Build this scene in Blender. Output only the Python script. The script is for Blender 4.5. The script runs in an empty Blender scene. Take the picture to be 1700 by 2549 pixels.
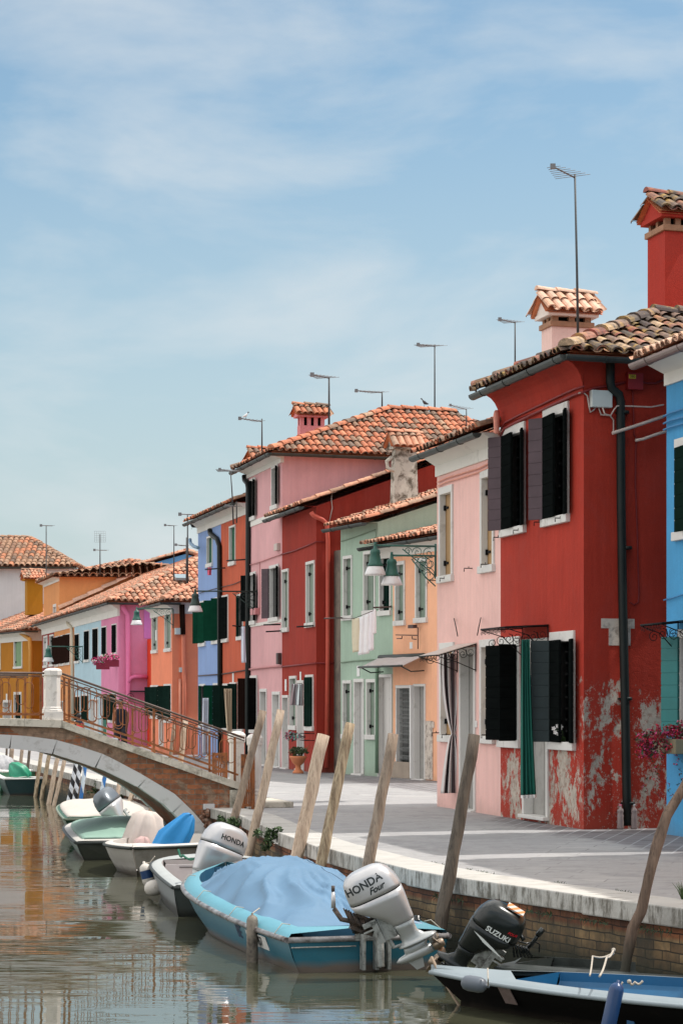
import bpy, math, random
from mathutils import Vector, Matrix
from mathutils import noise as mnoise
V = Vector
R = math.radians
rnd = random.Random(7)
scene = bpy.context.scene

# ---------------------------------------------------------------- camera, sky, sun, exposure
F, HZ, U0, CZ = 6000.0, 1748.0, 850.0, 1.65      # focal length and horizon in photo pixels, eye height in metres
WATER = -0.70
cam_d = bpy.data.cameras.new("camera")
cam = bpy.data.objects.new("camera", cam_d)
scene.collection.objects.link(cam)
cam.location = (0, 0, CZ)
cam.rotation_euler = (R(90), 0, 0)
cam_d.sensor_fit = 'HORIZONTAL'
cam_d.sensor_width = 24.0
cam_d.lens = 24.0 * F / 1700.0
cam_d.shift_y = (HZ - 1274.5) / 1700.0
cam_d.clip_start = 0.1
cam_d.clip_end = 3000
scene.camera = cam

SUN_AZ = math.atan2(0.15, 1.0)                    # direction towards the sun in plan, from +X
SUN_EL = R(60)
FILL_CLOUD = 11.3  # brightness of the added out-of-view cloud that fills the shade
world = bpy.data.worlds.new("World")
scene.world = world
world.use_nodes = True
wn, wl = world.node_tree.nodes, world.node_tree.links
wn.clear()
w_out = wn.new('ShaderNodeOutputWorld')
w_bg = wn.new('ShaderNodeBackground')
w_bg.inputs['Strength'].default_value = 0.12
sky = wn.new('ShaderNodeTexSky')
sky.sky_type = 'NISHITA'
sky.sun_disc = False
sky.sun_elevation = SUN_EL
sky.sun_rotation = math.pi / 2 - SUN_AZ
sky.air_density = 1.0
sky.dust_density = 1.3
sky.ozone_density = 1.3
tc = wn.new('ShaderNodeTexCoord')
mp = wn.new('ShaderNodeMapping')
mp.inputs['Scale'].default_value = (6.5, 4.0, 17.0)
mp.inputs['Rotation'].default_value = (0.0, R(-5), R(0))
n1 = wn.new('ShaderNodeTexNoise')
n1.inputs['Scale'].default_value = 1.0
n1.inputs['Detail'].default_value = 7.0
n1.inputs['Roughness'].default_value = 0.55
n1.inputs['Distortion'].default_value = 0.25
rp = wn.new('ShaderNodeValToRGB')
rp.color_ramp.elements[0].position = 0.44
rp.color_ramp.elements[0].color = (0, 0, 0, 1)
rp.color_ramp.elements[1].position = 0.68
rp.color_ramp.elements[1].color = (0.62, 0.62, 0.62, 1)
wmix = wn.new('ShaderNodeMixRGB')
wmix.inputs['Color2'].default_value = (5.3, 5.6, 5.75, 1)
wl.new(tc.outputs['Generated'], mp.inputs['Vector'])
wl.new(mp.outputs['Vector'], n1.inputs['Vector'])
wl.new(n1.outputs['Fac'], rp.inputs['Fac'])
wl.new(rp.outputs['Color'], wmix.inputs['Fac'])
tint = wn.new('ShaderNodeMixRGB'); tint.blend_type = 'MULTIPLY'; tint.inputs['Fac'].default_value = 1.0
tint.inputs['Color2'].default_value = (0.94, 1.045, 0.985, 1)
wl.new(sky.outputs['Color'], tint.inputs['Color1'])
sx0 = wn.new('ShaderNodeSeparateXYZ'); wl.new(tc.outputs['Generated'], sx0.inputs[0])
hz = wn.new('ShaderNodeMapRange'); hz.inputs['From Min'].default_value = 0.0; hz.inputs['From Max'].default_value = 0.24
hz.inputs['To Min'].default_value = 0.85; hz.inputs['To Max'].default_value = 0.0
wl.new(sx0.outputs['Z'], hz.inputs['Value'])
hmix = wn.new('ShaderNodeMixRGB'); hmix.inputs['Color2'].default_value = (4.1, 4.65, 5.0, 1)
wl.new(hz.outputs['Result'], hmix.inputs['Fac']); wl.new(tint.outputs['Color'], hmix.inputs['Color1'])
wl.new(hmix.outputs['Color'], wmix.inputs['Color1'])
# unseen bright cloud added to lift the shaded facades: overhead, behind, left of camera
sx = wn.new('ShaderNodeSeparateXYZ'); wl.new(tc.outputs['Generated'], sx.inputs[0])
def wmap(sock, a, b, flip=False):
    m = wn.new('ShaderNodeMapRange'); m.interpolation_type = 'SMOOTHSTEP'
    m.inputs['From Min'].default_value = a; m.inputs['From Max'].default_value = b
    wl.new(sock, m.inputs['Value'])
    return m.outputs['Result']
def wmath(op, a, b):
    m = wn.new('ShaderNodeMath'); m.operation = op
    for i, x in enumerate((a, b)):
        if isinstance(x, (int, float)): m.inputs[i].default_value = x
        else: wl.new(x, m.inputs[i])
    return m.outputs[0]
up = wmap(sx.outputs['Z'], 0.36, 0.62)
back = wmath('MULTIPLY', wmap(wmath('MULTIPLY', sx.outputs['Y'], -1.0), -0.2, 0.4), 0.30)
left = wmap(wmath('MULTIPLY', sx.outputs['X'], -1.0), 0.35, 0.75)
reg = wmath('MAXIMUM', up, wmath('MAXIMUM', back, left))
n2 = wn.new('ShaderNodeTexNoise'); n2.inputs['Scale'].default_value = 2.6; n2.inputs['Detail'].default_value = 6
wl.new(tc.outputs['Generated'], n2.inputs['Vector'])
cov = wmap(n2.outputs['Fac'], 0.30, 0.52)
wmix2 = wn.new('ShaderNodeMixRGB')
wmix2.inputs['Color2'].default_value = (FILL_CLOUD, FILL_CLOUD * 0.97, FILL_CLOUD * 0.93, 1)
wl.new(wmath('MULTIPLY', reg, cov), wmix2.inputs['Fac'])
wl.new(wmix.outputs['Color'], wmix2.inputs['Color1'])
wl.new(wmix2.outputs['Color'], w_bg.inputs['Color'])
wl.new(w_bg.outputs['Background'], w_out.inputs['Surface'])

sd = bpy.data.lights.new("sun", 'SUN')
sd.energy = 3.1
sd.angle = R(0.5)
sd.color = (1.0, 0.95, 0.88)
sun = bpy.data.objects.new("sun", sd)
scene.collection.objects.link(sun)
sdir = V((math.cos(SUN_AZ) * math.cos(SUN_EL), math.sin(SUN_AZ) * math.cos(SUN_EL), math.sin(SUN_EL)))
sun.rotation_euler = sdir.to_track_quat('Z', 'Y').to_euler()
sun.location = (30, 10, 60)
scene.view_settings.view_transform = 'Standard'
scene.view_settings.look = 'None'
scene.view_settings.exposure = 0.25
scene.view_settings.gamma = 1.0
scene.cycles.max_bounces = 8
scene.cycles.diffuse_bounces = 4

# ---------------------------------------------------------------- turning a photo pixel into a point of the place
def pix(u, v, Y):
    return V(((u - U0) / F * Y, Y, CZ + (HZ - v) / F * Y))
def G(u, v, z=0.0):
    Y = (CZ - z) * F / (v - HZ)
    return V(((u - U0) / F * Y, Y, z))

# ---------------------------------------------------------------- things, parts, meshes
def link(o):
    scene.collection.objects.link(o)
    return o
def tag(o, label=None, cat=None, group=None, kind=None):
    if label: o['label'] = label
    if cat: o['category'] = cat
    if group: o['group'] = group
    if kind: o['kind'] = kind
    return o
def thing(name, loc, label, cat, group=None):
    o = link(bpy.data.objects.new(name, None))
    o.empty_display_size = 0.2
    o.location = V(loc)
    return tag(o, label, cat, group)
def rootloc(p):
    l = V((0, 0, 0))
    while p is not None:
        l += p.location
        p = p.parent
    return l

class Fr:
    """local frame: three axes at an origin"""
    def __init__(s, o, x, y, z=None):
        s.o = V(o); s.x = V(x).normalized(); s.y = V(y).normalized()
        s.z = V(z).normalized() if z is not None else s.x.cross(s.y).normalized()
    def __call__(s, a, b=0, c=0):
        return s.o + s.x * a + s.y * b + s.z * c
WORLD = Fr((0, 0, 0), (1, 0, 0), (0, 1, 0), (0, 0, 1))
def tilt_frame(o, yaw, pitch=0, roll=0):
    m = Matrix.Rotation(yaw, 3, 'Z') @ Matrix.Rotation(pitch, 3, 'Y') @ Matrix.Rotation(roll, 3, 'X')
    return Fr(o, m @ V((1, 0, 0)), m @ V((0, 1, 0)), m @ V((0, 0, 1)))

class MB:
    def __init__(s):
        s.v = []; s.f = []; s.m = []; s.uv = {}; s.sm = []
    def add(s, vs, fs, mi=0, smooth=False, uvs=None):
        n = len(s.v)
        s.v += [V(p) for p in vs]
        for k, f in enumerate(fs):
            if uvs: s.uv[len(s.f)] = uvs[k]
            s.f.append([n + i for i in f]); s.m.append(mi); s.sm.append(smooth)
        return s
    def quad(s, a, b, c, d, mi=0, uv=None):
        return s.add([a, b, c, d], [(0, 1, 2, 3)], mi, False, [uv] if uv else None)
    def box(s, fr, a0, a1, b0, b1, c0, c1, mi=0):
        p = [fr(a, b, c) for c in (c0, c1) for b in (b0, b1) for a in (a0, a1)]
        fs = [(0, 2, 3, 1), (4, 5, 7, 6), (0, 1, 5, 4), (2, 6, 7, 3), (0, 4, 6, 2), (1, 3, 7, 5)]
        da, db, dc = abs(a1 - a0), abs(b1 - b0), abs(c1 - c0)
        return s.add(p, fs, mi, False, [[(0, 0), (0, db), (da, db), (da, 0)], [(0, 0), (da, 0), (da, db), (0, db)], [(0, 0), (da, 0), (da, dc), (0, dc)],
                                        [(0, 0), (0, dc), (da, dc), (da, 0)], [(0, 0), (0, dc), (db, dc), (db, 0)], [(0, 0), (db, 0), (db, dc), (0, dc)]])
    def prism(s, pts, vec, mi=0):
        """closed prism from polygon pts swept by vec"""
        n = len(pts); vec = V(vec)
        vs = [V(p) for p in pts] + [V(p) + vec for p in pts]
        fs = [tuple(range(n))[::-1], tuple(range(n, 2 * n))] + [(i, (i + 1) % n, n + (i + 1) % n, n + i) for i in range(n)]
        return s.add(vs, fs, mi)
    def tube(s, path, r, n=8, mi=0, smooth=True, cap=True, close=False):
        path = [V(p) for p in path]; m = len(path)
        rs = list(r) if isinstance(r, (list, tuple)) else [r] * m
        vs = []; up = None
        for i, p in enumerate(path):
            if close: t = path[(i + 1) % m] - path[i - 1]
            else: t = path[min(i + 1, m - 1)] - path[max(i - 1, 0)]
            if t.length < 1e-9: t = V((0, 0, 1))
            t.normalize()
            if up is None:
                up = V((0, 0, 1)) if abs(t.z) < 0.9 else V((1, 0, 0))
            a = up - t * up.dot(t)
            if a.length < 1e-6: a = t.orthogonal()
            a.normalize(); up = a; b = t.cross(a)
            vs += [p + (a * math.cos(2 * math.pi * k / n) + b * math.sin(2 * math.pi * k / n)) * rs[i] for k in range(n)]
        fs = []
        for i in range(m if close else m - 1):
            j = (i + 1) % m
            fs += [(i * n + k, i * n + (k + 1) % n, j * n + (k + 1) % n, j * n + k) for k in range(n)]
        if cap and not close:
            s.add(vs, fs, mi, smooth)
            n0 = len(s.v) - len(vs)
            s.f.append([n0 + k for k in range(n)][::-1]); s.m.append(mi); s.sm.append(False)
            s.f.append([n0 + (m - 1) * n + k for k in range(n)]); s.m.append(mi); s.sm.append(False)
            return s
        return s.add(vs, fs, mi, smooth)
    def loft(s, fr, secs, n=20, mi=0, smooth=True, cap=True):
        """secs: (z, cx, cy, half_a, half_b, power)"""
        vs = []
        for z, cx, cy, a, b, pw in secs:
            for k in range(n):
                t = 2 * math.pi * k / n
                ct, st = math.cos(t), math.sin(t)
                e = 2.0 / pw
                vs.append(fr(cx + a * math.copysign(abs(ct) ** e, ct), cy + b * math.copysign(abs(st) ** e, st), z))
        m = len(secs)
        fs = [(i * n + k, i * n + (k + 1) % n, (i + 1) * n + (k + 1) % n, (i + 1) * n + k) for i in range(m - 1) for k in range(n)]
        if cap: fs += [tuple(range(n))[::-1], tuple((m - 1) * n + k for k in range(n))]
        return s.add(vs, fs, mi, smooth)
    def grid(s, rows, mi=0, smooth=True, uv=False):
        m, n = len(rows), len(rows[0])
        vs = [p for r in rows for p in r]
        fs, us = [], []
        for i in range(m - 1):
            for j in range(n - 1):
                fs.append((i * n + j, i * n + j + 1, (i + 1) * n + j + 1, (i + 1) * n + j))
                us.append([(j / (n - 1), i / (m - 1)), ((j + 1) / (n - 1), i / (m - 1)), ((j + 1) / (n - 1), (i + 1) / (m - 1)), (j / (n - 1), (i + 1) / (m - 1))])
        return s.add(vs, fs, mi, smooth, us if uv else None)
    def ball(s, c, r, mi=0, nu=10, nv=7, sx=1, sy=1, sz=1, fr=None):
        fr = fr or Fr(c, (1, 0, 0), (0, 1, 0), (0, 0, 1))
        rows = []
        for i in range(nv + 1):
            p = math.pi * i / nv
            rows.append([fr(r * sx * math.sin(p) * math.cos(2 * math.pi * j / nu), r * sy * math.sin(p) * math.sin(2 * math.pi * j / nu), r * sz * math.cos(p)) for j in range(nu + 1)])
        return s.grid(rows, mi)
    def build(s, name, mat, parent=None, bevel=0, subd=0, solid=0, label=None):
        me = bpy.data.meshes.new(name)
        l = rootloc(parent)
        me.from_pydata([tuple(p - l) for p in s.v], [], s.f)
        mats = mat if isinstance(mat, (list, tuple)) else [mat]
        for m_ in mats: me.materials.append(m_)
        me.polygons.foreach_set('material_index', s.m)
        me.polygons.foreach_set('use_smooth', s.sm)
        if s.uv:
            ul = me.uv_layers.new(name='UVMap')
            for i, u in s.uv.items():
                p = me.polygons[i]
                for k, li in enumerate(p.loop_indices):
                    if k < len(u): ul.data[li].uv = u[k]
        me.update()
        o = link(bpy.data.objects.new(name, me))
        if parent is not None: o.parent = parent
        if solid:
            md = o.modifiers.new('solid', 'SOLIDIFY'); md.thickness = solid; md.offset = 0
        if bevel:
            md = o.modifiers.new('bevel', 'BEVEL'); md.width = bevel; md.segments = 2; md.limit_method = 'ANGLE'
        if subd:
            md = o.modifiers.new('subd', 'SUBSURF'); md.levels = subd; md.render_levels = subd
        if label: o['label'] = label
        return o

def solo(mb, name, mat, label, cat, group=None, kind=None, **k):
    """a thing that is a single mesh; its origin goes to its base"""
    c = sum(mb.v, V((0, 0, 0))) / len(mb.v)
    c.z = min(p.z for p in mb.v)
    mb.v = [p - c for p in mb.v]
    o = mb.build(name, mat, None, **k)
    o.location = c
    return tag(o, label, cat, group, kind)

def copy_tree(o, delta, label=None, parent=None):
    c = link(o.copy())
    if parent is not None: c.parent = parent
    else: c.location = o.location + V(delta)
    for ch in list(o.children): copy_tree(ch, delta, None, c)
    if label: c['label'] = label
    return c

def text_mb(txt, fr, size, depth=0.002, bend=None, shear=0.0):
    cu = bpy.data.curves.new('lettering', 'FONT')
    cu.body = txt; cu.size = size; cu.align_x = 'CENTER'; cu.align_y = 'CENTER'; cu.offset = size * 0.028; cu.shear = shear
    cu.resolution_u = 3
    ob = link(bpy.data.objects.new('lettering', cu))
    dg = bpy.context.evaluated_depsgraph_get()
    me = bpy.data.meshes.new_from_object(ob.evaluated_get(dg))
    mb = MB()
    vs = []
    for q in me.vertices:
        a, b = q.co.x, q.co.y
        c = depth + (bend(a, b) if bend else 0)
        vs.append(fr(a, b, c))
    mb.add(vs, [tuple(p.vertices) for p in me.polygons])
    bpy.data.objects.remove(ob); bpy.data.curves.remove(cu); bpy.data.meshes.remove(me)
    return mb
# ---------------------------------------------------------------- materials
def lin(r, g, b, k=1.0):
    def f(c):
        c /= 255.0
        return c / 12.92 if c <= 0.04045 else ((c + 0.055) / 1.055) ** 2.4
    return (min(f(r) * k, 0.9), min(f(g) * k, 0.9), min(f(b) * k, 0.9), 1)

class NM:
    """small node-graph helper"""
    def __init__(s, name):
        s.mat = bpy.data.materials.new(name); s.mat.use_nodes = True
        s.n, s.l = s.mat.node_tree.nodes, s.mat.node_tree.links
        s.b = s.n['Principled BSDF']
        s.tc = s.n.new('ShaderNodeTexCoord')
    def mapped(s, scale, src='Object', rot=(0, 0, 0)):
        m = s.n.new('ShaderNodeMapping')
        m.inputs['Scale'].default_value = scale; m.inputs['Rotation'].default_value = rot
        s.l.new(s.tc.outputs[src], m.inputs['Vector'])
        return m.outputs['Vector']
    def noise(s, scale=1, detail=4, vec=None, rough=0.55, dist=0.0):
        t = s.n.new('ShaderNodeTexNoise')
        t.inputs['Scale'].default_value = scale; t.inputs['Detail'].default_value = detail
        t.inputs['Roughness'].default_value = rough; t.inputs['Distortion'].default_value = dist
        s.l.new(vec or s.tc.outputs['Object'], t.inputs['Vector'])
        return t.outputs['Fac']
    def ramp(s, fac, stops, interp='LINEAR'):
        r = s.n.new('ShaderNodeValToRGB'); cr = r.color_ramp; cr.interpolation = interp
        while len(cr.elements) < len(stops): cr.elements.new(0.5)
        for e, (p, c) in zip(cr.elements, stops):
            e.position = p; e.color = c if isinstance(c, tuple) else (c, c, c, 1)
        s.l.new(fac, r.inputs['Fac'])
        return r.outputs['Color']
    def mix(s, fac, a, b, mode='MIX'):
        m = s.n.new('ShaderNodeMixRGB'); m.blend_type = mode
        for key, val in (('Fac', fac), ('Color1', a), ('Color2', b)):
            if isinstance(val, (int, float)): m.inputs[key].default_value = val if key == 'Fac' else (val, val, val, 1)
            elif isinstance(val, tuple): m.inputs[key].default_value = val
            else: s.l.new(val, m.inputs[key])
        return m.outputs['Color']
    def math(s, op, a, b=0.0, clamp=False):
        m = s.n.new('ShaderNodeMath'); m.operation = op; m.use_clamp = clamp
        for i, val in enumerate((a, b)):
            if isinstance(val, (int, float)): m.inputs[i].default_value = val
            else: s.l.new(val, m.inputs[i])
        return m.outputs[0]
    def z(s):
        x = s.n.new('ShaderNodeSeparateXYZ'); s.l.new(s.tc.outputs['Object'], x.inputs[0])
        return x.outputs['Z']
    def island(s):
        g = s.n.new('ShaderNodeNewGeometry')
        return g.outputs['Random Per Island']
    def bump(s, h, strength=0.3, dist=0.02):
        b = s.n.new('ShaderNodeBump'); b.inputs['Strength'].default_value = strength; b.inputs['Distance'].default_value = dist
        s.l.new(h, b.inputs['Height']); s.l.new(b.outputs['Normal'], s.b.inputs['Normal'])
    def done(s, col, rough=0.8, metal=0.0, spec=None):
        if isinstance(col, tuple): s.b.inputs['Base Color'].default_value = col
        else: s.l.new(col, s.b.inputs['Base Color'])
        if isinstance(rough, (int, float)): s.b.inputs['Roughness'].default_value = rough
        else: s.l.new(rough, s.b.inputs['Roughness'])
        s.b.inputs['Metallic'].default_value = metal
        if spec is not None: s.b.inputs['Specular IOR Level'].default_value = spec
        return s.mat

def sc(c, k): return (min(c[0] * k, 1), min(c[1] * k, 1), min(c[2] * k, 1), 1)

def stucco(name, col, var=0.10, streak=0.12, bump=0.35, peel=None, damp=0.5, plaster=(0.52, 0.47, 0.42, 1)):
    m = NM(name)
    big = m.noise(0.9, 5, rough=0.6)
    c = m.mix(m.ramp(big, [(0.3, 0.0), (0.7, 1.0)]), sc(col, 1 - var), sc(col, 1 + var))
    st = m.noise(1.0, 6, m.mapped((9, 9, 0.55)), rough=0.7)
    c = m.mix(m.ramp(st, [(0.35, 0.0), (0.75, streak * 2.2)]), c, sc(col, 0.62))
    st2 = m.noise(1.0, 5, m.mapped((14, 14, 1.1)), rough=0.65)
    c = m.mix(m.ramp(st2, [(0.55, 0.0), (0.8, streak * 1.6)]), c, tuple(min(x * 1.15 + 0.03, 1) for x in col[:3]) + (1,))
    pt = m.noise(0.45, 7, rough=0.7, dist=0.8)
    c = m.mix(m.ramp(pt, [(0.50, 0.0), (0.56, 0.35), (0.75, 0.5)]), c, tuple(min(x * 0.80 + 0.015, 1) for x in col[:3]) + (1,))
    fine = m.noise(60, 3)
    c = m.mix(0.10, c, m.ramp(fine, [(0.3, 0.2), (0.7, 0.9)]), 'OVERLAY')
    zz = m.z()
    if damp:
        lo = m.math('MULTIPLY', m.math('SUBTRACT', 0.75, m.math('ADD', zz, m.math('MULTIPLY', m.noise(2.2, 5), 0.9))), 1.6, True)
        c = m.mix(m.math('MULTIPLY', lo, damp), c, (0.16, 0.14, 0.10, 1))
    h = m.math('ADD', fine, m.math('MULTIPLY', m.noise(9, 4), 1.2))
    if peel:
        hi, amt = peel
        pn = m.noise(2.1, 12, m.mapped((1, 1, 0.7)), rough=0.80, dist=0.15)
        hgt = m.math('MULTIPLY', m.math('SUBTRACT', hi, zz), amt)
        hgt = m.math('MINIMUM', m.math('MAXIMUM', hgt, -0.5), 0.075)
        msk = m.ramp(m.math('ADD', pn, hgt), [(0.575, 0.0), (0.60, 1.0)])
        spk = m.ramp(m.math('ADD', m.noise(26, 5, rough=0.7), m.math('MULTIPLY', hgt, 1.0)), [(0.685, 0.0), (0.70, 1.0)])
        msk = m.math('MAXIMUM', msk, m.math('MULTIPLY', spk, 0.8))
        pl = m.mix(m.ramp(m.noise(5, 8, rough=0.75), [(0.3, 0.0), (0.7, 1.0)]), sc(plaster, 0.55), sc(plaster, 1.12))
        pl = m.mix(m.ramp(m.noise(13, 6, rough=0.7), [(0.52, 0.0), (0.62, 0.55)]), pl, (0.20, 0.075, 0.05, 1))
        c = m.mix(msk, c, pl)
        h = m.math('SUBTRACT', h, m.math('MULTIPLY', msk, 1.5))
    m.bump(h, bump, 0.012)
    return m.done(c, 0.9, spec=0.2)

def plain(name, col, rough=0.7, var=0.12, scale=6.0, bump=0.15, metal=0.0, spec=None, bscale=40, stretch=(1, 1, 1)):
    m = NM(name)
    n = m.noise(scale, 5, m.mapped(stretch))
    c = m.mix(m.ramp(n, [(0.25, 0.0), (0.75, 1.0)]), sc(col, 1 - var), sc(col, 1 + var))
    if bump: m.bump(m.noise(bscale, 3, m.mapped(stretch)), bump, 0.004)
    return m.done(c, rough, metal, spec)

def worn(name, col, dirt, amt=0.5, scale=5.0, rough=0.6, stretch=(1, 1, 1), bump=0.3, metal=0.0, sharp=0.12):
    m = NM(name)
    n = m.noise(scale, 8, m.mapped(stretch), rough=0.68, dist=0.3)
    c = m.mix(m.noise(scale * 0.5, 3), sc(col, 0.88), sc(col, 1.12))
    c = m.mix(m.ramp(n, [(1 - amt - sharp, 0.0), (1 - amt + sharp, 1.0)]), c, dirt)
    m.bump(m.math('ADD', n, m.noise(scale * 9, 3)), bump, 0.006)
    return m.done(c, rough, metal)

def tilemat(name, cols, dark=0.25, lichen=0.0):
    m = NM(name)
    r = m.island()
    k = len(cols)
    c = m.ramp(r, [((i + 0.5) / k, cc) for i, cc in enumerate(cols)], 'CONSTANT')
    n = m.noise(9, 6, rough=0.7)
    c = m.mix(m.ramp(n, [(0.42, 0.0), (0.72, dark * 2)]), c, (0.085, 0.07, 0.055, 1))
    if lichen:
        c = m.mix(m.ramp(m.noise(5.5, 6, rough=0.7), [(0.60 - lichen * 0.1, 0.0), (0.66, 0.75)]), c, (0.48, 0.30, 0.07, 1))
        c = m.mix(m.ramp(m.noise(2.2, 6, rough=0.75), [(0.50, 0.0), (0.62, 0.8)]), c, (0.06, 0.052, 0.045, 1))
    m.bump(m.noise(45, 4), 0.4, 0.006)
    return m.done(c, 0.85)

def brickmat(name, a, b, mortar, scale=4.2, grime=0.5, spots=None):
    m = NM(name)
    t = m.n.new('ShaderNodeTexBrick')
    t.inputs['Scale'].default_value = scale
    t.inputs['Color1'].default_value = a; t.inputs['Color2'].default_value = b; t.inputs['Mortar'].default_value = mortar
    t.inputs['Mortar Size'].default_value = 0.025; t.inputs['Mortar Smooth'].default_value = 0.3
    t.inputs['Brick Width'].default_value = 1.0; t.inputs['Row Height'].default_value = 0.32; t.inputs['Bias'].default_value = -0.1
    mv = m.n.new('ShaderNodeMapping'); m.l.new(m.tc.outputs['UV'], mv.inputs['Vector'])
    nn = m.n.new('ShaderNodeTexNoise'); nn.inputs['Scale'].default_value = 5; m.l.new(m.tc.outputs['Object'], nn.inputs['Vector'])
    add = m.n.new('ShaderNodeVectorMath'); add.operation = 'MULTIPLY_ADD'
    m.l.new(nn.outputs['Color'], add.inputs[0]); add.inputs[1].default_value = (0.03, 0.03, 0.0); m.l.new(mv.outputs['Vector'], add.inputs[2])
    m.l.new(add.outputs[0], t.inputs['Vector'])
    c = m.mix(m.ramp(m.noise(3.0, 7, rough=0.7), [(0.35, 0.0), (0.75, 1.0)]), t.outputs['Color'], (0.62, 0.55, 0.45, 1), 'MULTIPLY')
    if spots: c = m.mix(m.ramp(m.noise(1.1, 8, rough=0.62, dist=0.8), [(0.49, 0.0), (0.505, 1.0)]), c, m.mix(m.noise(7, 6), sc(spots, 0.55), sc(spots, 1.25)))
    c = m.mix(m.ramp(m.noise(1.4, 7, m.mapped((1, 1, 0.5)), rough=0.7), [(0.42, 0.0), (0.62, grime * 0.9)]), c, (0.03, 0.03, 0.02, 1))
    c = m.mix(m.ramp(m.noise(11, 4, rough=0.6), [(0.35, 0.0), (0.7, 0.6)]), c, (0.05, 0.042, 0.032, 1))
    h = m.math('SUBTRACT', m.math('MULTIPLY', m.noise(20, 5), 0.5), t.outputs['Fac'])
    m.bump(h, 0.8, 0.015)
    return m, c

m_white = worn('white_stone', lin(214, 212, 208), (0.34, 0.32, 0.29, 1), 0.33, 3.5, 0.75)
m_whitepaint = plain('white_paint', lin(222, 222, 220), 0.6, 0.05)
m_band = worn('white_plaster_band', lin(222, 219, 212), (0.42, 0.40, 0.36, 1), 0.30, 2.2, 0.85)
m_black = plain('black_opening', (0.003, 0.0035, 0.0035, 1), 0.8, 0.3, bump=0, spec=0.1)
m_glass = plain('window_glass', (0.006, 0.007, 0.008, 1), 0.15, 0.2, bump=0, spec=0.25)
m_shutter_black = plain('dark_shutter_paint', (0.006, 0.0075, 0.0075, 1), 0.9, 0.25, 3, 0.1, spec=0.0, stretch=(1, 1, 6))
m_shutter_green = plain('green_shutter_paint', (0.006, 0.045, 0.026, 1), 0.9, 0.2, 3, 0.1, spec=0.0)
m_shutter_dkgreen = plain('dark_green_shutter_paint', (0.008, 0.020, 0.016, 1), 0.9, 0.2, 3, 0.1, spec=0.0)
m_shutter_teal = plain('teal_shutter_paint', lin(20, 112, 112), 0.5, 0.15, 3, 0.1)
m_shutter_brown = plain('brown_shutter_paint', (0.020, 0.010, 0.008, 1), 0.9, 0.2, 3, 0.1, spec=0.0)
m_shutter_mauve = plain('mauve_grey_plank', lin(84, 70, 76), 0.6, 0.15, 4, 0.1, spec=0.2)
m_tan = plain('tan_shutter_wood', lin(168, 134, 92), 0.6, 0.15, 4, 0.2, stretch=(1, 1, 0.2))
m_sage = plain('grey_green_shutter', lin(120, 136, 122), 0.6, 0.15, 4, 0.1)
m_doorwhite = worn('worn_white_door', lin(205, 204, 202), (0.30, 0.29, 0.27, 1), 0.32, 4, 0.6, (1, 1, 0.6))
m_doorgrey = worn('worn_grey_door', lin(160, 158, 154), (0.26, 0.25, 0.23, 1), 0.4, 5, 0.7)
m_iron = plain('black_iron', (0.007, 0.007, 0.008, 1), 0.6, 0.2, spec=0.2)
m_gutter = worn('dark_gutter_metal', lin(58, 64, 62), (0.02, 0.025, 0.022, 1), 0.42, 4, 0.5, metal=0.2)
m_gutter_cu = worn('brown_gutter_metal', lin(140, 122, 118), (0.10, 0.08, 0.07, 1), 0.35, 4, 0.4, metal=0.3)
m_pipe_dark = plain('dark_downpipe', (0.010, 0.014, 0.013, 1), 0.5, 0.25, 5, 0.1, spec=0.3)
m_greenlamp = plain('green_lamp_iron', lin(40, 92, 80), 0.45, 0.2)
m_darkgreenlamp = plain('dark_green_lamp_iron', lin(26, 52, 46), 0.45, 0.2)
m_lampglass = plain('frosted_lamp_glass', lin(225, 222, 222), 0.25, 0.06, bump=0)
m_cable = plain('grey_cable', lin(190, 176, 168), 0.6, 0.15)
m_cable_dark = plain('dark_cable', lin(70, 50, 48), 0.6, 0.15)
m_alu = plain('antenna_metal', lin(120, 120, 122), 0.4, 0.1, metal=0.3)
m_mast = plain('antenna_mast_paint', lin(60, 62, 64), 0.5, 0.2)
m_concrete = worn('bare_concrete', lin(128, 118, 106), (0.10, 0.09, 0.08, 1), 0.45, 2.5, 0.9)
m_chim_stain = worn('stained_plaster', lin(192, 186, 174), (0.11, 0.09, 0.065, 1), 0.46, 3.2, 0.9, sharp=0.06)
m_chimbrick = plain('chimney_brick', lin(158, 118, 92), 0.85, 0.25, 8, 0.3)
m_terracotta = plain('terracotta_edge', lin(205, 128, 88), 0.8, 0.15)
m_tiles_orange = tilemat('orange_roof_tiles', [lin(206, 124, 88), lin(190, 116, 84), lin(150, 118, 96), lin(212, 136, 100), lin(140, 114, 96), lin(200, 120, 86), lin(126, 104, 90), lin(184, 148, 120)], 0.42)
m_tiles_pale = tilemat('pale_roof_tiles', [lin(214, 156, 126), lin(196, 140, 112), lin(178, 146, 124), lin(222, 150, 118), lin(160, 126, 104), lin(206, 132, 100)], 0.3)
m_tiles_old = tilemat('old_lichen_roof_tiles', [lin(140, 112, 98), lin(176, 120, 100), lin(96, 84, 78), lin(196, 166, 136), lin(78, 64, 62), lin(150, 84, 72)], 0.5, 0.9)
m_tiles_brown = tilemat('weathered_brown_roof_tiles', [lin(176, 136, 108), lin(150, 112, 88), lin(164, 130, 106), lin(196, 128, 92), lin(120, 96, 80)], 0.35)
m_tiles_cream = tilemat('cream_roof_tiles', [lin(226, 186, 162), lin(214, 170, 142), lin(206, 172, 150)], 0.2)

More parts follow.
